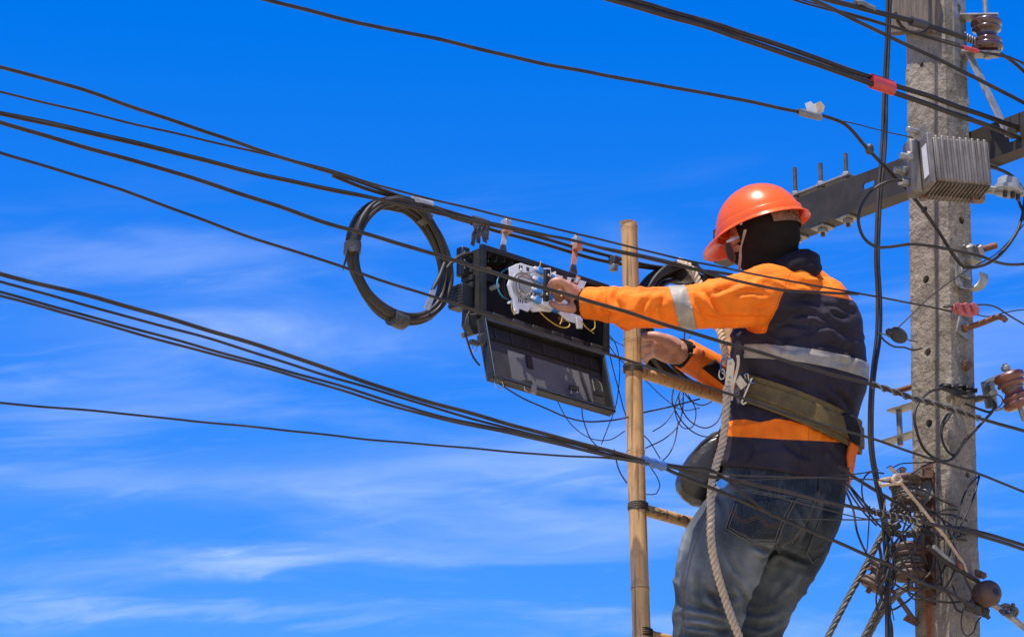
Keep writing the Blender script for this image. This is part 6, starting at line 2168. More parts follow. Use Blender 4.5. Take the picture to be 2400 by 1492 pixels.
# dark patch standing in for the shaded opening of the right cuff
jk_ = bvh_of(jacket_me)
patch(jk_, [(1645, 862), (1676, 842), (1716, 886), (1700, 904)], 8, 8, 0.0015, 'cuff_slit_shade', MT['knit'], jacket, 0.002)
patch(jk_, [(1618, 806), (1648, 818), (1636, 884), (1600, 862)], 8, 10, 0.003, 'cuff_tab', MT['orange_cloth'], jacket, 0.004)

# ------------------------------------------------------------------ helmet
def helmet_mat():
    m = mat('helmet_shell', (0.83, 0.138, 0.016), (0.73, 0.100, 0.012), rough=0.26, scale=9, detail=8, coat=0.15, spec=0.4, rvar=0.14, bump=0.12, bscale=30)
    p = m.node_tree.nodes['Principled BSDF']
    t = m.node_tree
    tr_ = NN(t, 'ShaderNodeBsdfTranslucent')
    tr_.inputs[0].default_value = (0.95, 0.13, 0.01, 1)
    ms = NN(t, 'ShaderNodeMixShader')
    ms.inputs[0].default_value = 0.22
    t.links.new(p.outputs[0], ms.inputs[1])
    t.links.new(tr_.outputs[0], ms.inputs[2])
    t.links.new(ms.outputs[0], t.nodes['Material Output'].inputs[0])
    return m


MT['helmet'] = helmet_mat()
ho = headc + hu_ * 0.022 + hf * 0.006            # centre of the brim plane
hv, hfc = [], []
NA = 64
prof = [(0.0, 1.0), (0.16, 0.985), (0.32, 0.94), (0.48, 0.865), (0.62, 0.765), (0.74, 0.645), (0.84, 0.50), (0.91, 0.36), (0.938, 0.27), (0.952, 0.215), (0.958, 0.205), (0.985, 0.200), (0.993, 0.185), (1.004, 0.07), (1.012, 0.04), (1.02, 0.03)]
LEN, WID, HGT = 0.129, 0.113, 0.124


def hp(a, k_, h_):
    ca, sa = math.cos(a), math.sin(a)
    rb_ = 1.0
    crest = 0.0
    if h_ > 0.3:
        crest = 0.004 * math.exp(-((sa * k_) / 0.22) ** 2) * min(1, (h_ - 0.3) * 3)
    return ho + hf * (ca * LEN * k_) + hl * (sa * WID * k_) + hu_ * (h_ * HGT + crest)


def brim(a, e):
    """outer edge of the brim: peak in front, narrow gutter round the back"""
    ca, sa = math.cos(a), math.sin(a)
    fr_ = max(0.0, ca)
    w_ = 0.013 + 0.034 * fr_ ** 1.6
    drop = 0.006 + 0.020 * fr_ ** 2 + 0.004 * max(0, -ca)
    return ho + hf * (ca * (LEN * 1.02 + w_ * e)) + hl * (sa * (WID * 1.02 + w_ * e * 0.9)) + hu_ * (0.03 * HGT - drop * e)


rows = []
for (k_, h_) in prof[1:]:
    rows.append([hp(2 * math.pi * i / NA, k_, h_) for i in range(NA)])
for e in (0.35, 0.7, 0.95, 1.0):
    rows.append([brim(2 * math.pi * i / NA, e) + (hu_ * 0.0 if e < 1 else -hu_ * 0.003) for i in range(NA)])
# underside and inside
for e in (0.95, 0.6, 0.2):
    rows.append([brim(2 * math.pi * i / NA, e) - hu_ * 0.004 for i in range(NA)])
for (k_, h_) in prof[::-1][1:-1]:
    rows.append([hp(2 * math.pi * i / NA, k_ * 0.965, h_ * 0.965 - 0.01) for i in range(NA)])
vs_ = [p for r_ in rows for p in r_]
fs_ = [(i * NA + k_, i * NA + (k_ + 1) % NA, (i + 1) * NA + (k_ + 1) % NA, (i + 1) * NA + k_) for i in range(len(rows) - 1) for k_ in range(NA)]
fs_ += [tuple(range(NA))[::-1], tuple((len(rows) - 1) * NA + k_ for k_ in range(NA))]
helmet = MB().add(vs_, fs_).build('helmet', MT['helmet'], person, angle=50)
# cradle band inside, rivet, chin strap
MT['leather'] = mat('brown_band', (0.22, 0.115, 0.060), (0.12, 0.058, 0.030), rough=0.7, scale=60)
cr = []
cb = MB()
pth = [ho + hf * (math.cos(a) * 0.112) + hl * (math.sin(a) * 0.098) - hu_ * 0.012 for a in [R(120) + R(150) * i / 30 for i in range(31)]]
cb.strip(pth, lambda i: hu_ * (0.013 + 0.006 * math.sin(math.pi * i / 30)), lambda i: (pth[i] - ho).normalized() * 0.0014)
cbo = cb.build('cradle_band', MT['leather'], helmet)
for i in range(4):
    a = R(150) + R(9) * i
    p = ho + hf * (math.cos(a) * 0.1145) + hl * (math.sin(a) * 0.1005) - hu_ * (0.004 + 0.004 * i)
    d = (p - ho).normalized()
    MB().cyl(p - d * 0.001, p + d * 0.0012, 0.0032, 8).build('stud_hole', MT['plastic'], cbo)
p = ho + hf * 0.028 + hl * (WID * 1.0) - hu_ * 0.004
MB().ball(p, hf * 0.005, hl * 0.005, hu_ * 0.005, 10, 8).build('rivet', MT['chrome'], helmet)
MT['strap'] = mat('grey_strap', (0.36, 0.30, 0.26), (0.28, 0.2, 0.15), rough=0.7, scale=40)
sp_ = spline([dep(1747, 538, 8.888), dep(1741, 562, 8.89), dep(1736, 582, 8.892), dep(1735, 605, 8.892), dep(1731, 636, 8.89)], 0.006)
MB().strip(sp_, lambda i: (AX * 0.75 + AA * 0.6).normalized() * (0.0055 - 0.0025 * math.exp(-((i - 6) / 3) ** 2)), cw(0, 0, -0.0008)).build('chin_strap', MT['strap'], helmet)

# ------------------------------------------------------------------ glasses
MT['lens'] = mat('dark_lens', (0.008, 0.007, 0.007), rough=0.2, spec=0.3)
MT['red_frame'] = mat('red_frame', (0.30, 0.012, 0.016), rough=0.25)
lens_px = [(1701, 566), (1709, 565), (1717, 580), (1723, 600), (1722, 612), (1714, 614), (1705, 604), (1699, 585)]
lensL = [dep(x, y, 8.915) for x, y in lens_px]
cL = sum(lensL, Vector()) / len(lensL)
mir = lambda p: p - hl * (2 * (p - headc).dot(hl))            # the other lens, mirrored on the middle of the face
frame = MB().tube(lensL, 0.0022, 7, closed=True).tube([mir(p) for p in lensL], 0.0022, 7, closed=True).tube([lensL[2], (lensL[2] + mir(lensL[2])) / 2 + hf * 0.02, mir(lensL[2])], 0.002, 6).build('glasses', MT['red_frame'], person)
for f_ in (lambda p: p, mir):
    q = [f_(p) for p in lensL]
    MB().prism(q, -AA * 0.0015).build('lens', MT['lens'], frame, smooth=False)
    tp_ = spline([f_(dep(1703, 567, 8.910)), f_(dep(1718, 561, 8.902)), f_(dep(1733, 555, 8.912))], 0.006)
    MB().strip(tp_, hu_ * 0.0032, hl * 0.0010).build('temple', MT['silver_tape'], frame)

# ------------------------------------------------------------------ lanyard rope with snap hook, belt buckle, tool pouch
rp = [dep(1592, 612, 9.10), dep(1612, 622, 9.05), dep(1632, 650, 9.04), dep(1650, 690, 9.00), dep(1672, 745, 8.93), dep(1690, 785, 8.86), dep(1698, 820, 8.82), dep(1702, 852, 8.79)]
rope1 = MB().strands(spline(rp, 0.004), 0.0066, 0.0052, 3, 0.046, 8)
rp2 = [dep(1704, 905, 8.75), dep(1703, 940, 8.74), dep(1700, 985, 8.73), dep(1693, 1040, 8.72), dep(1680, 1085, 8.70), dep(1668, 1140, 8.66), dep(1666, 1200, 8.63), dep(1667, 1270, 8.62), dep(1678, 1330, 8.63), dep(1697, 1395, 8.64), dep(1716, 1450, 8.64), dep(1735, 1500, 8.64), dep(1748, 1560, 8.63), dep(1756, 1640, 8.62)]
lan = thing('lanyard_rope', 'thick twisted beige lanyard rope with snap hook hanging in front of jeans', 'rope', dep(1702, 870, 8.77))
MT['rope_fleck'] = mat('rope_fleck', (0.05, 0.045, 0.07), rough=0.85)
rope1.build('upper_rope', MT['rope'], lan, fix=False, angle=70)
r2 = MB().strands(spline(rp2, 0.004), 0.0066, 0.0052, 3, 0.046, 8).build('lower_rope', MT['rope'], lan, fix=False, angle=70)
sp2_ = spline(rp2, 0.004)
fr2 = frames(sp2_)
rng = random.Random(4)
s = 0.0
L_ = [0.0]
for a, b in zip(sp2_[:-1], sp2_[1:]):
    L_.append(L_[-1] + (b - a).length)
for k_ in range(3):
    ln_ = []
    i0 = None
    for i, p in enumerate(sp2_):
        a = 2 * math.pi * (k_ / 3 + L_[i] / 0.034) + 0.5
        q = fr2[i][0] * math.cos(a) + fr2[i][1] * math.sin(a)
        if k_ == 0:
            ln_.append(p + q * 0.0122)
    if k_ == 0:
        pass
# snap hook: two bright cheek plates, rivets, ring
hk_ = [(1704, 842), (1716, 838), (1722, 850), (1716, 905), (1712, 938), (1700, 938), (1698, 900)]
hook = MB().prism([dep(x, y, 8.765) for x, y in hk_], -AA * 0.012).build('snap_hook', MT['chrome'], lan, bevel=0.002, smooth=False)
for x, y in ((1713, 852), (1709, 895), (1712, 884)):
    MB().cyl(dep(x, y, 8.752), dep(x, y, 8.746), 0.0035, 10).build('rivet', MT['galv'], hook)
kp = spline([dep(1721, 835, 8.77), dep(1728, 832, 8.765), dep(1730, 850, 8.765), dep(1726, 872, 8.765), dep(1717, 905, 8.765), dep(1714, 938, 8.77)], 0.006)
MB().strip(kp, cw(0.004, 0.001, 0), AA * 0.005).build('gate', MT['chrome'], hook)
rg = [dep(1700, 858, 8.765) + cw(math.cos(a) * 0.013, math.sin(a) * 0.022, math.sin(a) * 0.01) for a in [2 * math.pi * i / 24 for i in range(24)]]
MB().tube(rg, 0.0022, 6, closed=True).build('thimble', MT['chrome'], hook)
rg = [dep(1692, 876, 8.775) + cw(math.cos(a) * 0.008, math.sin(a) * 0.014, 0) for a in [2 * math.pi * i / 20 for i in range(20)]]
MB().tube(rg, 0.0026, 6, closed=True).build('ring', MT['chrome'], hook)
# buckle on the belt
bk = thing('buckle_tmp', 'x', 'x', (0, 0, 0))
bpy.data.objects.remove(bk)
MB().prism([dep(x, y, 8.80) for x, y in [(1722, 893), (1733, 876), (1752, 900), (1736, 914)]], -AA * 0.010).build('buckle', MT['chrome'], belt, bevel=0.002, smooth=False)
MB().tube(spline([dep(1748, 886, 8.79), dep(1746, 878, 8.785), dep(1752, 876, 8.785), dep(1754, 888, 8.785), dep(1760, 896, 8.785), dep(1770, 898, 8.79)], 0.003), 0.0022, 6).build('buckle_hook', MT['chrome'], belt)
MB().strip(spline([dep(1762, 885, 8.80), dep(1748, 918, 8.795), dep(1738, 942, 8.795)], 0.01), cw(0.003, 0.001, 0), AA * 0.004).build('buckle_bar', MT['chrome'], belt)
MB().strip(spline([dep(1730, 938, 8.80), dep(1742, 946, 8.795), dep(1750, 942, 8.795)], 0.006), cw(0, 0.003, 0), AA * 0.004).build('buckle_tongue', MT['chrome'], belt)
MB().strip(spline([dep(1738, 900, 8.82), dep(1736, 940, 8.83), dep(1722, 960, 8.84)], 0.01), cw(0.006, 0.002, 0), AA * 0.002).build('belt_end', MT['black_tape'], belt)
# pouch hanging at the hip, on the far side of the rope
MT['leather_black'] = mat('black_leather', (0.019, 0.0165, 0.014), (0.030, 0.026, 0.022), rough=0.38, scale=18, bump=0.3, bscale=120)
pou = thing('tool_pouch', 'black leather tool pouch hanging at the hip behind the lanyard rope', 'pouch', dep(1640, 1185, 8.92))
pp = MB()
pol = [(1692, 1004), (1668, 1012), (1640, 1035), (1612, 1068), (1592, 1100), (1583, 1130), (1586, 1152), (1600, 1170), (1622, 1184), (1645, 1188), (1680, 1150), (1705, 1090), (1708, 1030)]
cen = Vector((sum(p[0] for p in pol) / len(pol), sum(p[1] for p in pol) / len(pol), 0))
rws = []
for (k_, d_) in ((0.45, -0.030), (0.78, -0.014), (0.96, 0.012), (1.0, 0.035), (0.98, 0.070), (0.85, 0.09), (0.45, 0.10)):
    rws.append([dep(cen.x + (x - cen.x) * k_, cen.y + (y - cen.y) * k_, 8.885 + d_ + 0.0003 * (y - 1100) * -0.3) for x, y in pol])
loft(pp, rws)
pme = remesh(pp, 0.005, 6)
V = coords(pme)
Nn = normals(pme)
Cx, Cy, Cd = V @ npv(AX), V @ npv(AU), V @ npv(AA)
pme.vertices.foreach_set('co', (V + Nn * (0.004 * fold(R(55), 3, 0, 18, 41))[:, None]).ravel())
pme.update()
link('bag', pme, MT['leather_black'], pou, angle=180)
MB().tube(spline([dep(x, y, 8.888) for x, y in [(1690, 1010), (1650, 1035), (1618, 1072), (1598, 1108), (1592, 1135), (1606, 1160), (1632, 1176)]], 0.01), 0.0028, 6).build('welt', MT['leather_black'], pou)
MB().tube(spline([dep(x, y, 8.882) for x, y in [(1694, 1000), (1668, 1050), (1640, 1090), (1606, 1128)]], 0.01), 0.0018, 6).build('seam', MT['rubber_grey'], pou)
MB().strip(spline([dep(1712, 958, 8.86), dep(1702, 985, 8.88), dep(1690, 1012, 8.90)], 0.01), cw(0.010, 0.004, 0), AA * 0.002).build('hanging_loop', MT['leather_black'], pou)
for i in range(5):
    x, y = 1607 + i * 5.5, 1160 + i * 5.2
    MB().strip([dep(x, y, 8.884), dep(x + 4, y + 4, 8.884)], cw(0.0012, -0.001, 0), AA * 0.001).build('stitch', MT['paper'], pou)

# ------------------------------------------------------------------ lower insulator rack and the tangle round it
def LO(px, py, out):
    return Lf(px, py, out)


lr = thing('insulator_rack', 'dark rusty insulator rack strap on the lower left pole face', 'insulator rack', Lf(2182, 1260))
MB().prism([Lf(2172, 1100, 0.0), Lf(2192, 1106, 0.0), Lf(2194, 1418, 0.0), Lf(2174, 1412, 0.0)], -W * 0.010).build('strap', MT['rust_dark'], lr, smooth=False, bevel=0.001)
for (px, py) in ((2140, 1112), (2146, 1282), (2150, 1336), (2128, 1370)):
    a, b = Lf(2183, py + 12, 0.010), Lf(px - 22, py, 0.075)
    d = (b - a)
    d.z = 0
    s_ = d.cross(Z).normalized() * 0.018
    MB().prism([a - s_, a + s_, a + d + s_ * 0.7, a + d * 1.1, a + d - s_ * 0.7], Z * 0.005).build('fork', MT['rust_dark'], lr, smooth=False, bevel=0.001)
MB().prism([Lf(2158, 1130, 0.02), Lf(2178, 1118, 0.012), Lf(2190, 1160, 0.012), Lf(2164, 1186, 0.02)], -W * 0.004).build('square_washer', MT['galv'], lr, smooth=False)
MB().hexnut(Lf(2166, 1156, 0.016), Lf(2160, 1157, 0.034), 0.018).build('nut', MT['galv'], lr)
MB().cyl(Lf(2166, 1156, 0.0), Lf(2156, 1158, 0.046), 0.009, 12).build('bolt', MT['galv'], lr)
MB().prism([Lf(2160, 1090, 0.004), Lf(2186, 1086, 0.004), Lf(2188, 1096, 0.004), Lf(2162, 1100, 0.004)], -W * 0.006).build('top_lip', MT['rust'], lr, smooth=False)
q0, q1 = Lf(2092, 1382, 0.10), Lf(2150, 1462, 0.01)
MB().box((q0 + q1) / 2, (q1 - q0) / 2, (q1 - q0).cross(W).normalized() * 0.007, W * 0.004).build('strut', MT['rust_dark'], lr, bevel=0.001)
MB().prism([Lf(2118, 1452, 0.03), Lf(2128, 1440, 0.03), Lf(2150, 1452, 0.01), Lf(2150, 1468, 0.01)], -W * 0.005).build('strut_foot', MT['rust_dark'], lr, smooth=False)
for sgn, (px, py, r_, h_, tl) in enumerate([(2122, 1152, 0.046, 0.090, 0.05), (2126, 1316, 0.047, 0.100, 0.10)]):
    c_ = Lf(px, py, 0.080)
    axs = (Z + AX * -0.10).normalized()
    ins = tag(spool(None, c_, axs, r_, h_, 'porcelain_dusty', name='spool_insulator'), ('dark brown spool insulator at the top of the lower rack', 'brown spool insulator wrapped in grey strand at the bottom of the rack')[sgn], 'insulator', 'spool insulators on the lower rack')
    MB().cyl(c_ - axs * (h_ * 0.75), c_ + axs * (h_ * 0.75), 0.008, 10).build('pin', MT['rust_dark'], ins)
    e1_ = axs.orthogonal().normalized()
    e2_ = axs.cross(e1_)
    for k_ in range(2):
        MB().tube([c_ + axs * (-0.006 + 0.010 * k_) + (e1_ * math.cos(a) + e2_ * math.sin(a)) * (r_ * 0.72) for a in [2 * math.pi * i / 28 for i in range(28)]], 0.0055, 8, closed=True).build('strand_wrap', MT['guy'], ins)
c3 = Lf(2056, 1352, 0.15)
ax3 = cw(0.55, 0.80, 0.2).normalized()
in3 = tag(spool(None, c3, ax3, 0.036, 0.075, 'porcelain_dusty', name='spool_insulator'), 'tilted brown spool insulator hanging left of the lower rack', 'insulator', 'spool insulators on the lower rack')
MB().prism([c3 + cw(-0.030, 0.020, -0.01), c3 + cw(0.01, 0.050, -0.01), c3 + cw(0.05, 0.034, 0.0), c3 + cw(0.02, 0.016, 0.0)], AA * 0.03).build('clevis', MT['rust_dark'], in3, smooth=False)
MB().cyl(c3 - ax3 * 0.05, c3 + ax3 * 0.055, 0.007, 10).build('pin', MT['rust_dark'], in3)
MB().tube(spline([c3 + ax3 * 0.04, Lf(2090, 1325, 0.12), Lf(2120, 1335, 0.09)], 0.01), 0.008, 8).build('link', MT['rust_dark'], in3)

# black insulated connectors
for k_, (lab, cells) in enumerate((('cluster of black wire connectors under the top spool of the rack', [(2096, 1198), (2112, 1196), (2132, 1192), (2120, 1206)]),
                                  ('cluster of black wire connectors midway down the rack', [(2088, 1244), (2106, 1250), (2134, 1250), (2100, 1232)]),
                                  ('dark grey wire connectors against the pole beside the rack', [(2166, 1240), (2184, 1250), (2176, 1228)]))):
    ct = thing('wire_connector', lab, 'connector', Lf(cells[0][0], cells[0][1], 0.10), 'wire connectors on the rack')
    for i, (px, py) in enumerate(cells):
        c_ = Lf(px, py, (0.115, 0.12, 0.035)[k_])
        e_ = (cw(0.7, -0.55 + 0.3 * i, 0.1)).normalized()
        f_ = e_.cross(AA).normalized()
        MB().box(c_, e_ * 0.013, f_ * 0.010, AA * 0.010).build('connector_body', MT['plastic' if k_ < 2 else 'plastic_grey'], ct, bevel=0.004)
        MB().cyl(c_ - AA * 0.009, c_ - AA * 0.016, 0.0065, 10).build('cap', MT['plastic_grey'], ct)
# stacked black clamps at the clevis height
ck = thing('cable_clamp', 'stack of black cable clamps on the pole left of the clevis', 'clamp', Rf(2245, 912))
for i, (px, py) in enumerate(((2215, 903), (2232, 906), (2250, 904), (2268, 908), (2240, 916), (2262, 918))):
    c_ = RX(px, py, 0.02 + 0.006 * (i % 2))
    MB().ball(c_, cw(0.018, 0.002, 0), cw(-0.001, 0.0065, 0), AA * 0.016, 14, 8).build('clamp_half', MT['plastic'], ck)
MB().strip(spline([RX(2205, 908, 0.02), RX(2245, 920, 0.03), RX(2290, 914, 0.03)], 0.01), cw(0, 0.006, 0), AA * 0.008).build('clamp_base', MT['plastic'], ck)

# guy insulator, rod and fittings lower right
bi = thing('strain_insulator', 'round reddish brown strain insulator on the guy rod lower right', 'insulator', RX(2312, 1392, 0.06))
bc = RX(2311, 1392, 0.07)
bax = cw(0.55, 0.30, -0.70).normalized()
MB().lathe(bc, bax, [(0.008, -0.038), (0.022, -0.034), (0.032, -0.022), (0.0365, -0.006), (0.0365, 0.002), (0.0340, 0.004), (0.0340, 0.008), (0.0365, 0.010), (0.034, 0.022), (0.027, 0.032), (0.013, 0.038), (0.0095, 0.037), (0.009, 0.010)], 32).build('insulator_body', MT['porcelain_dusty'], bi, angle=45)
MB().lathe(bc + bax * 0.022, bax, [(0.0088, 0), (0.0092, 0.0165), (0.002, 0.0168)], 16).build('bore', MT['plastic'], bi)
MB().prism([RX(2286, 1334, 0.03), RX(2304, 1338, 0.035), RX(2307, 1356, 0.035), RX(2288, 1352, 0.03)], AA * 0.02).build('bracket', MT['rust_dark'], bi, bevel=0.002)
MB().hexnut(RX(2302, 1348, 0.045), RX(2306, 1347, 0.058), 0.010).build('nut', MT['rust'], bi)
rd = thing('guy_rod', 'slanting grey and rusty guy rod passing the strain insulator', 'rod', RX(2250, 1330, 0.03))
rodp = [RX(2186, 1282, 0.035), RX(2250, 1335, 0.04), RX(2300, 1380, 0.05)]
MB().tube(spline(rodp, 0.02), 0.0088, 10).build('upper_rod', MT['galv'], rd)
MB().tube(spline([RX(2318, 1408, 0.07), RX(2365, 1442, 0.08), RX(2420, 1485, 0.09)], 0.02), 0.0088, 10).build('lower_rod', MT['galv'], rd)
MB().ball(RX(2249, 1325, 0.05), cw(0.012, 0.003, 0), cw(-0.004, 0.015, 0), AA * 0.012, 12, 8).build('collar', MT['rust'], rd)
kn = MB()
for k_ in range(3):
    kn.tube([RX(2358 + 7 * k_, 1428 + 3 * k_, 0.09) + cw(math.cos(a) * 0.016, math.sin(a) * 0.013, 0.010 * math.sin(a + k_)) for a in [2 * math.pi * i / 20 for i in range(20)]], 0.0045, 7, closed=True)
kn.build('wire_tie', MT['guy'], rd)
MB().cyl(RX(2368, 1430, 0.09), RX(2376, 1414, 0.095), 0.006, 8).build('tie_end', MT['guy'], rd)
gk_ = thing('wire_connector', 'dusty grey wire connectors hanging under the strain insulator', 'connector', RX(2290, 1430, 0.05))
for (px, py, m_) in ((2272, 1420, 'plastic_grey'), (2290, 1428, 'plastic_grey'), (2308, 1434, 'plastic')):
    c_ = RX(px, py, 0.05)
    MB().box(c_, cw(0.011, -0.004, 0), cw(0.003, 0.013, 0), AA * 0.010).build('connector_body', MT[m_], gk_, bevel=0.004)
MB().cyl(RX(2312, 1440, 0.05), RX(2318, 1448, 0.05), 0.006, 8).build('cap', MT['plastic'], gk_)

# guy strands falling to the lower left
def guy(label, pts, R0, r_, out_=0.11, pitch=0.11, cnt=5):
    P = [Lf(x, y, o_) for x, y, o_ in pts]
    if pts[-1][1] > 1500:
        d1 = (P[-1] - P[-2]).normalized()
        P += [P[-1] + d1 * 0.8, P[-1] + d1 * 1.8]
    o = MB().strands(spline(P, 0.006), R0, r_, cnt, pitch, 6).build('guy_strand', MT['guy'], fix=False, angle=70)
    return tag(o, label, 'guy wire', 'guy strands below the rack')


guy('leftmost twisted guy strand slanting down from the rack to the bottom edge', [(2104, 1208, 0.09), (2076, 1240, 0.12), (2032, 1320, 0.16), (1990, 1396, 0.20), (1938, 1496, 0.25), (1890, 1590, 0.30)], 0.0052, 0.0040)
guy('middle twisted guy strand wrapped round the bottom spool', [(2150, 1310, 0.05), (2112, 1318, 0.11), (2092, 1350, 0.12), (2070, 1400, 0.14), (2046, 1450, 0.16), (2020, 1500, 0.18), (1980, 1580, 0.22)], 0.0050, 0.0038)
guy('right twisted guy strand crossing below the bottom spool', [(2148, 1350, 0.07), (2126, 1372, 0.10), (2086, 1410, 0.12), (2060, 1445, 0.14), (2030, 1500, 0.16), (2000, 1560, 0.18)], 0.0050, 0.0038)
guy('thin guy strand hanging between the thicker ones at the bottom edge', [(2078, 1392, 0.11), (2060, 1425, 0.12), (2044, 1460, 0.13), (2032, 1500, 0.14), (2020, 1560, 0.15)], 0.0032, 0.0026, cnt=4)
guy('grey strand tied over the top spool of the rack', [(2094, 1192, 0.115), (2106, 1172, 0.118), (2126, 1158, 0.118), (2150, 1152, 0.10), (2160, 1160, 0.08)], 0.0040, 0.0030)

# twine
tw = thing('twine', 'pale frayed twine knotted on the rack and running down the pole', 'rope', Lf(2092, 1125, 0.13))
tp_ = spline([at(x, y, v) for x, y, v in [(2112, 1132, .86), (2135, 1160, .86), (2160, 1190, .86), (2190, 1228, .855), (2214, 1256, .84), (2240, 1294, .83), (2258, 1322, .83), (2266, 1345, .82)]], 0.004)
MB().strands(tp_, 0.0024, 0.0027, 3, 0.026, 6).build('tail', MT['twine'], tw, fix=False, angle=70)
lp_ = [at(2112, 1132, 0.860), at(2098, 1122, 0.870), at(2078, 1122, 0.875), at(2062, 1128, 0.875), at(2066, 1136, 0.880), at(2084, 1134, 0.880), at(2104, 1130, 0.875), at(2112, 1124, 0.870), at(2104, 1114, 0.870), at(2096, 1116, 0.878), at(2092, 1126, 0.880), at(2100, 1132, 0.880), at(2110, 1126, 0.870), at(2100, 1108, 0.870), at(2086, 1096, 0.870)]
MB().strands(spline(lp_, 0.004), 0.0026, 0.0031, 3, 0.026, 6).build('knot', MT['twine'], tw, fix=False, angle=70)

# loose wires over the pole and rack
def C8(x, y):
    return (1900 + x / 3.032, 1000 + y / 3.032)


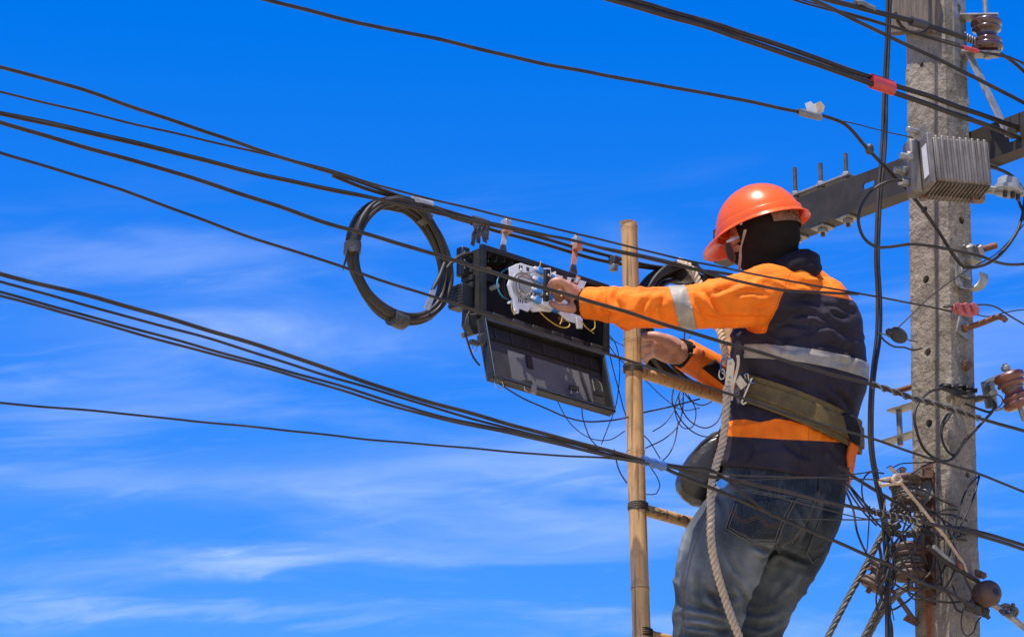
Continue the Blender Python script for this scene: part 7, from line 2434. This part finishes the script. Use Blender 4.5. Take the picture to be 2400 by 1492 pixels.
OUT = VP + HV
tang = [
    ('thick black loop hanging across the pole under the clamps', [(2316, 925, .10), (2330, 955, .08), (2300, 992, .05), (2256, 1042, .04), (2230, 1076, .035), (2197, 1077, .035), (2164, 1049, .03), (2146, 1000, .03), (2143, 975, .03), (2152, 945, .03), (2180, 917, .03), (2212, 909, .03)], 0.0040),
    ('second black loop inside the larger one on the pole', [(2292, 1000, .05), (2262, 1030, .04), (2240, 1066, .03), (2222, 1058, .03), (2209, 1033, .025), (2207, 1000, .025), (2218, 975, .025), (2232, 962, .03)], 0.0036),
    ('black wire from the clamps curving round to the clevis', [(2236, 922, .03), (2262, 932, .04), (2300, 930, .06), (2325, 935, .08), (2334, 950, .08), (2322, 965, .07), (2300, 960, .05), (2262, 945, .03)], 0.0036),
    ('wire crossing the pole from rack top to the pole loop', [C8(720, 330) + (.02,), C8(800, 280) + (.03,), C8(900, 245) + (.03,), C8(1000, 235) + (.03,)], 0.0030),
    ('thin wire curling from the rack top to the pole loop', [C8(580, 290) + (.0,), C8(640, 262) + (.0,), C8(720, 255) + (.0,), C8(860, 250) + (.03,)], 0.0018),
    ('pale wire bowing down the right pole face from the bolt hole', [C8(1195, 345) + (.012,), C8(1110, 440) + (.02,), C8(1060, 580) + (.03,), C8(1030, 700) + (.03,), C8(990, 900) + (.03,), C8(900, 1090) + (.03,), C8(830, 1150) + (.03,), C8(760, 1100) + (.02,)], 0.0026),
    ('second wire bowing down the right pole face beside the pale one', [C8(1200, 350) + (.012,), C8(1150, 520) + (.03,), C8(1070, 690) + (.035,), C8(1000, 830) + (.035,), C8(950, 1000) + (.03,), C8(890, 1110) + (.03,)], 0.0028),
    ('wire arching from the connectors down the pole edge', [C8(700, 640) + (.03,), C8(800, 640) + (.035,), C8(870, 700) + (.035,), C8(885, 790) + (.035,), C8(880, 920) + (.035,), C8(845, 1040) + (.03,), C8(790, 1090) + (.02,)], 0.0024),
    ('wire falling from connectors across the bottom spool', [C8(510, 680) + (.03,), C8(570, 790) + (.035,), C8(620, 900) + (.035,), C8(700, 1030) + (.03,)], 0.0030),
    ('wire bending over the bottom spool to its pin', [C8(500, 660) + (.035,), C8(600, 730) + (.04,), C8(690, 850) + (.04,), C8(740, 980) + (.04,), C8(775, 1070) + (.03,)], 0.0030),
    ('long slack wire from behind the jeans looping under the rack', [C8(245, 440) + (-.02,), C8(300, 580) + (.0,), C8(335, 760) + (.02,), C8(400, 900) + (.03,), C8(480, 1000) + (.04,), C8(620, 1130) + (.04,), C8(800, 1215) + (.035,), C8(960, 1245) + (.03,), C8(1070, 1240) + (.03,)], 0.0030),
    ('upper wire of the fan between jeans and rack', [C8(262, 400) + (-.02,), C8(330, 480) + (.0,), C8(420, 580) + (.02,), C8(500, 640) + (.03,)], 0.0030),
    ('middle wire of the fan between jeans and rack', [C8(256, 390) + (-.02,), C8(320, 490) + (.0,), C8(410, 610) + (.02,), C8(500, 710) + (.03,)], 0.0028),
    ('lower wire of the fan between jeans and rack', [C8(250, 420) + (-.02,), C8(300, 500) + (.0,), C8(390, 620) + (.02,), C8(470, 700) + (.03,)], 0.0026),
    ('wire curving left of the drop cable from rack top', [C8(520, 330) + (.04,), C8(420, 322) + (.04,), C8(372, 380) + (.04,), C8(365, 470) + (.04,), C8(390, 560) + (.04,), C8(440, 620) + (.04,)], 0.0024),
    ('straight thin wire falling left of the drop cable', [C8(420, 560) + (.03,), C8(412, 720) + (.03,), C8(400, 880) + (.03,)], 0.0018),
    ('thick cable behind the drop cable from jeans to rack', [C8(200, 280) + (-.06,), C8(270, 330) + (-.05,), C8(420, 425) + (-.04,), C8(580, 520) + (-.02,), C8(680, 580) + (.0,)], 0.0050),
    ('thin wire loop dangling below the grey connectors', [C8(1085, 1290) + (.05,), C8(1070, 1380) + (.05,), C8(1080, 1450) + (.05,), C8(1110, 1482) + (.05,), C8(1160, 1450) + (.05,), C8(1178, 1390) + (.05,), C8(1210, 1350) + (.05,)], 0.0020),
    ('black wire curling from the rack to the grey connectors', [C8(1005, 1120) + (.03,), C8(1040, 1200) + (.035,), C8(1090, 1240) + (.04,), C8(1140, 1235) + (.05,), C8(1150, 1180) + (.04,)], 0.0028),
    ('wire running along the guy rod to the strain insulator', [C8(740, 690) + (.03,), C8(900, 770) + (.03,), C8(1010, 830) + (.035,), C8(1060, 960) + (.05,), C8(1110, 1100) + (.05,), C8(1160, 1200) + (.05,)], 0.0028),
    ('black cable lying above the guy rod', [C8(830, 845) + (.04,), C8(930, 940) + (.045,), C8(1060, 1020) + (.05,), C8(1190, 1100) + (.055,), C8(1250, 1150) + (.06,)], 0.0062),
    ('looped wire under the rack strap foot', [C8(700, 1100) + (.03,), C8(690, 1170) + (.03,), C8(730, 1220) + (.03,), C8(800, 1230) + (.03,), C8(900, 1190) + (.03,), C8(990, 1090) + (.03,), C8(1035, 960) + (.035,), C8(1020, 830) + (.03,)], 0.0024),
    ('black wire dropping from the rack foot to the connectors', [C8(930, 1130) + (.03,), C8(1000, 1220) + (.03,), C8(1040, 1300) + (.04,), C8(1070, 1315) + (.045,)], 0.0030),
    ('second cable right of the pole below the thick strand', [(2215, 1232, .02), (2299, 1247, .04), (2400, 1277, .06), (2470, 1300, .07)], 0.0052),
    ('cable behind the guy strands at the bottom edge', [C8(480, 820) + (-.03,), C8(500, 930) + (-.03,), C8(470, 1100) + (-.03,), C8(530, 1270) + (-.03,), C8(570, 1400) + (-.03,), C8(580, 1560) + (-.03,)], 0.0046),
    ('thin curled wire above the rack top', [C8(540, 290) + (.05,), C8(570, 275) + (.05,), C8(590, 300) + (.05,), C8(640, 320) + (.05,), C8(680, 300) + (.04,), C8(650, 285) + (.04,), C8(610, 310) + (.04,)], 0.0016),
    ('black wire from the grip down to the pole edge', [(2232, 965, .04), (2222, 980, .04), (2210, 1000, .03), (2206, 1020, .03)], 0.0030),
    ('thin wires round the clevis nut', [(2325, 960, .07), (2345, 950, .09), (2350, 935, .09), (2340, 925, .08), (2322, 930, .07)], 0.0016),
]
for lab, pts, r_ in tang:
    P = [at(p[0], p[1], OUT + p[2]) for p in pts]
    if pts[-1][0] > 2400 or pts[-1][1] > 1500:
        P.append(P[-1] + (P[-1] - P[-2]).normalized() * 1.6)
    o = MB().tube(spline(P, 0.008), r_, 7).build('loose_wire', MT['rubber' if r_ > 0.0025 else 'rubber_grey'], fix=False, angle=70)
    tag(o, lab, 'wire')
# spiral tie on the thick strand where it meets the rack
hx = []
base_ = spline([at(x, y, VB) for x, y in [(2044, 1198), (2104, 1211), (2150, 1221)]], 0.003)
frx = frames(base_)
for i, p in enumerate(base_):
    a = i * 0.003 / 0.026 * 2 * math.pi
    hx.append(p + (frx[i][0] * math.cos(a) + frx[i][1] * math.sin(a)) * 0.0085)
tag(MB().tube(hx, 0.0024, 6).build('spiral_tie', MT['strand'], fix=False, angle=70), 'pale spiral tie round the thick strand at the rack', 'tie wire')

# fine tangle of service wires threaded through the rack
rng = random.Random(21)
for k_ in range(15):
    x, y = rng.uniform(2070, 2160), rng.uniform(1105, 1330)
    pts = [(x, y)]
    ang = rng.uniform(0.6, 1.9)
    for i in range(rng.randint(4, 7)):
        ang += rng.uniform(-0.55, 0.55)
        st_ = rng.uniform(26, 55)
        x, y = x + math.cos(ang) * st_, y + math.sin(ang) * st_
        if x < 2065 or x > 2235:
            ang = math.pi - ang
        if y > 1410:
            ang = -abs(ang) * 0.7
        pts.append((x, y))
    v_ = OUT + rng.uniform(0.0, 0.06)
    P = [at(a, b, v_ + 0.012 * math.sin(i * 1.7 + k_)) for i, (a, b) in enumerate(pts)]
    o = MB().tube(spline(P, 0.008), rng.choice([0.0016, 0.0020, 0.0026, 0.0030]), 6).build('tangled_wire', MT['rubber'], fix=False, angle=70)
    tag(o, 'thin dark wire tangled among the insulators of the lower rack', 'wire', 'tangled wires on the lower rack')
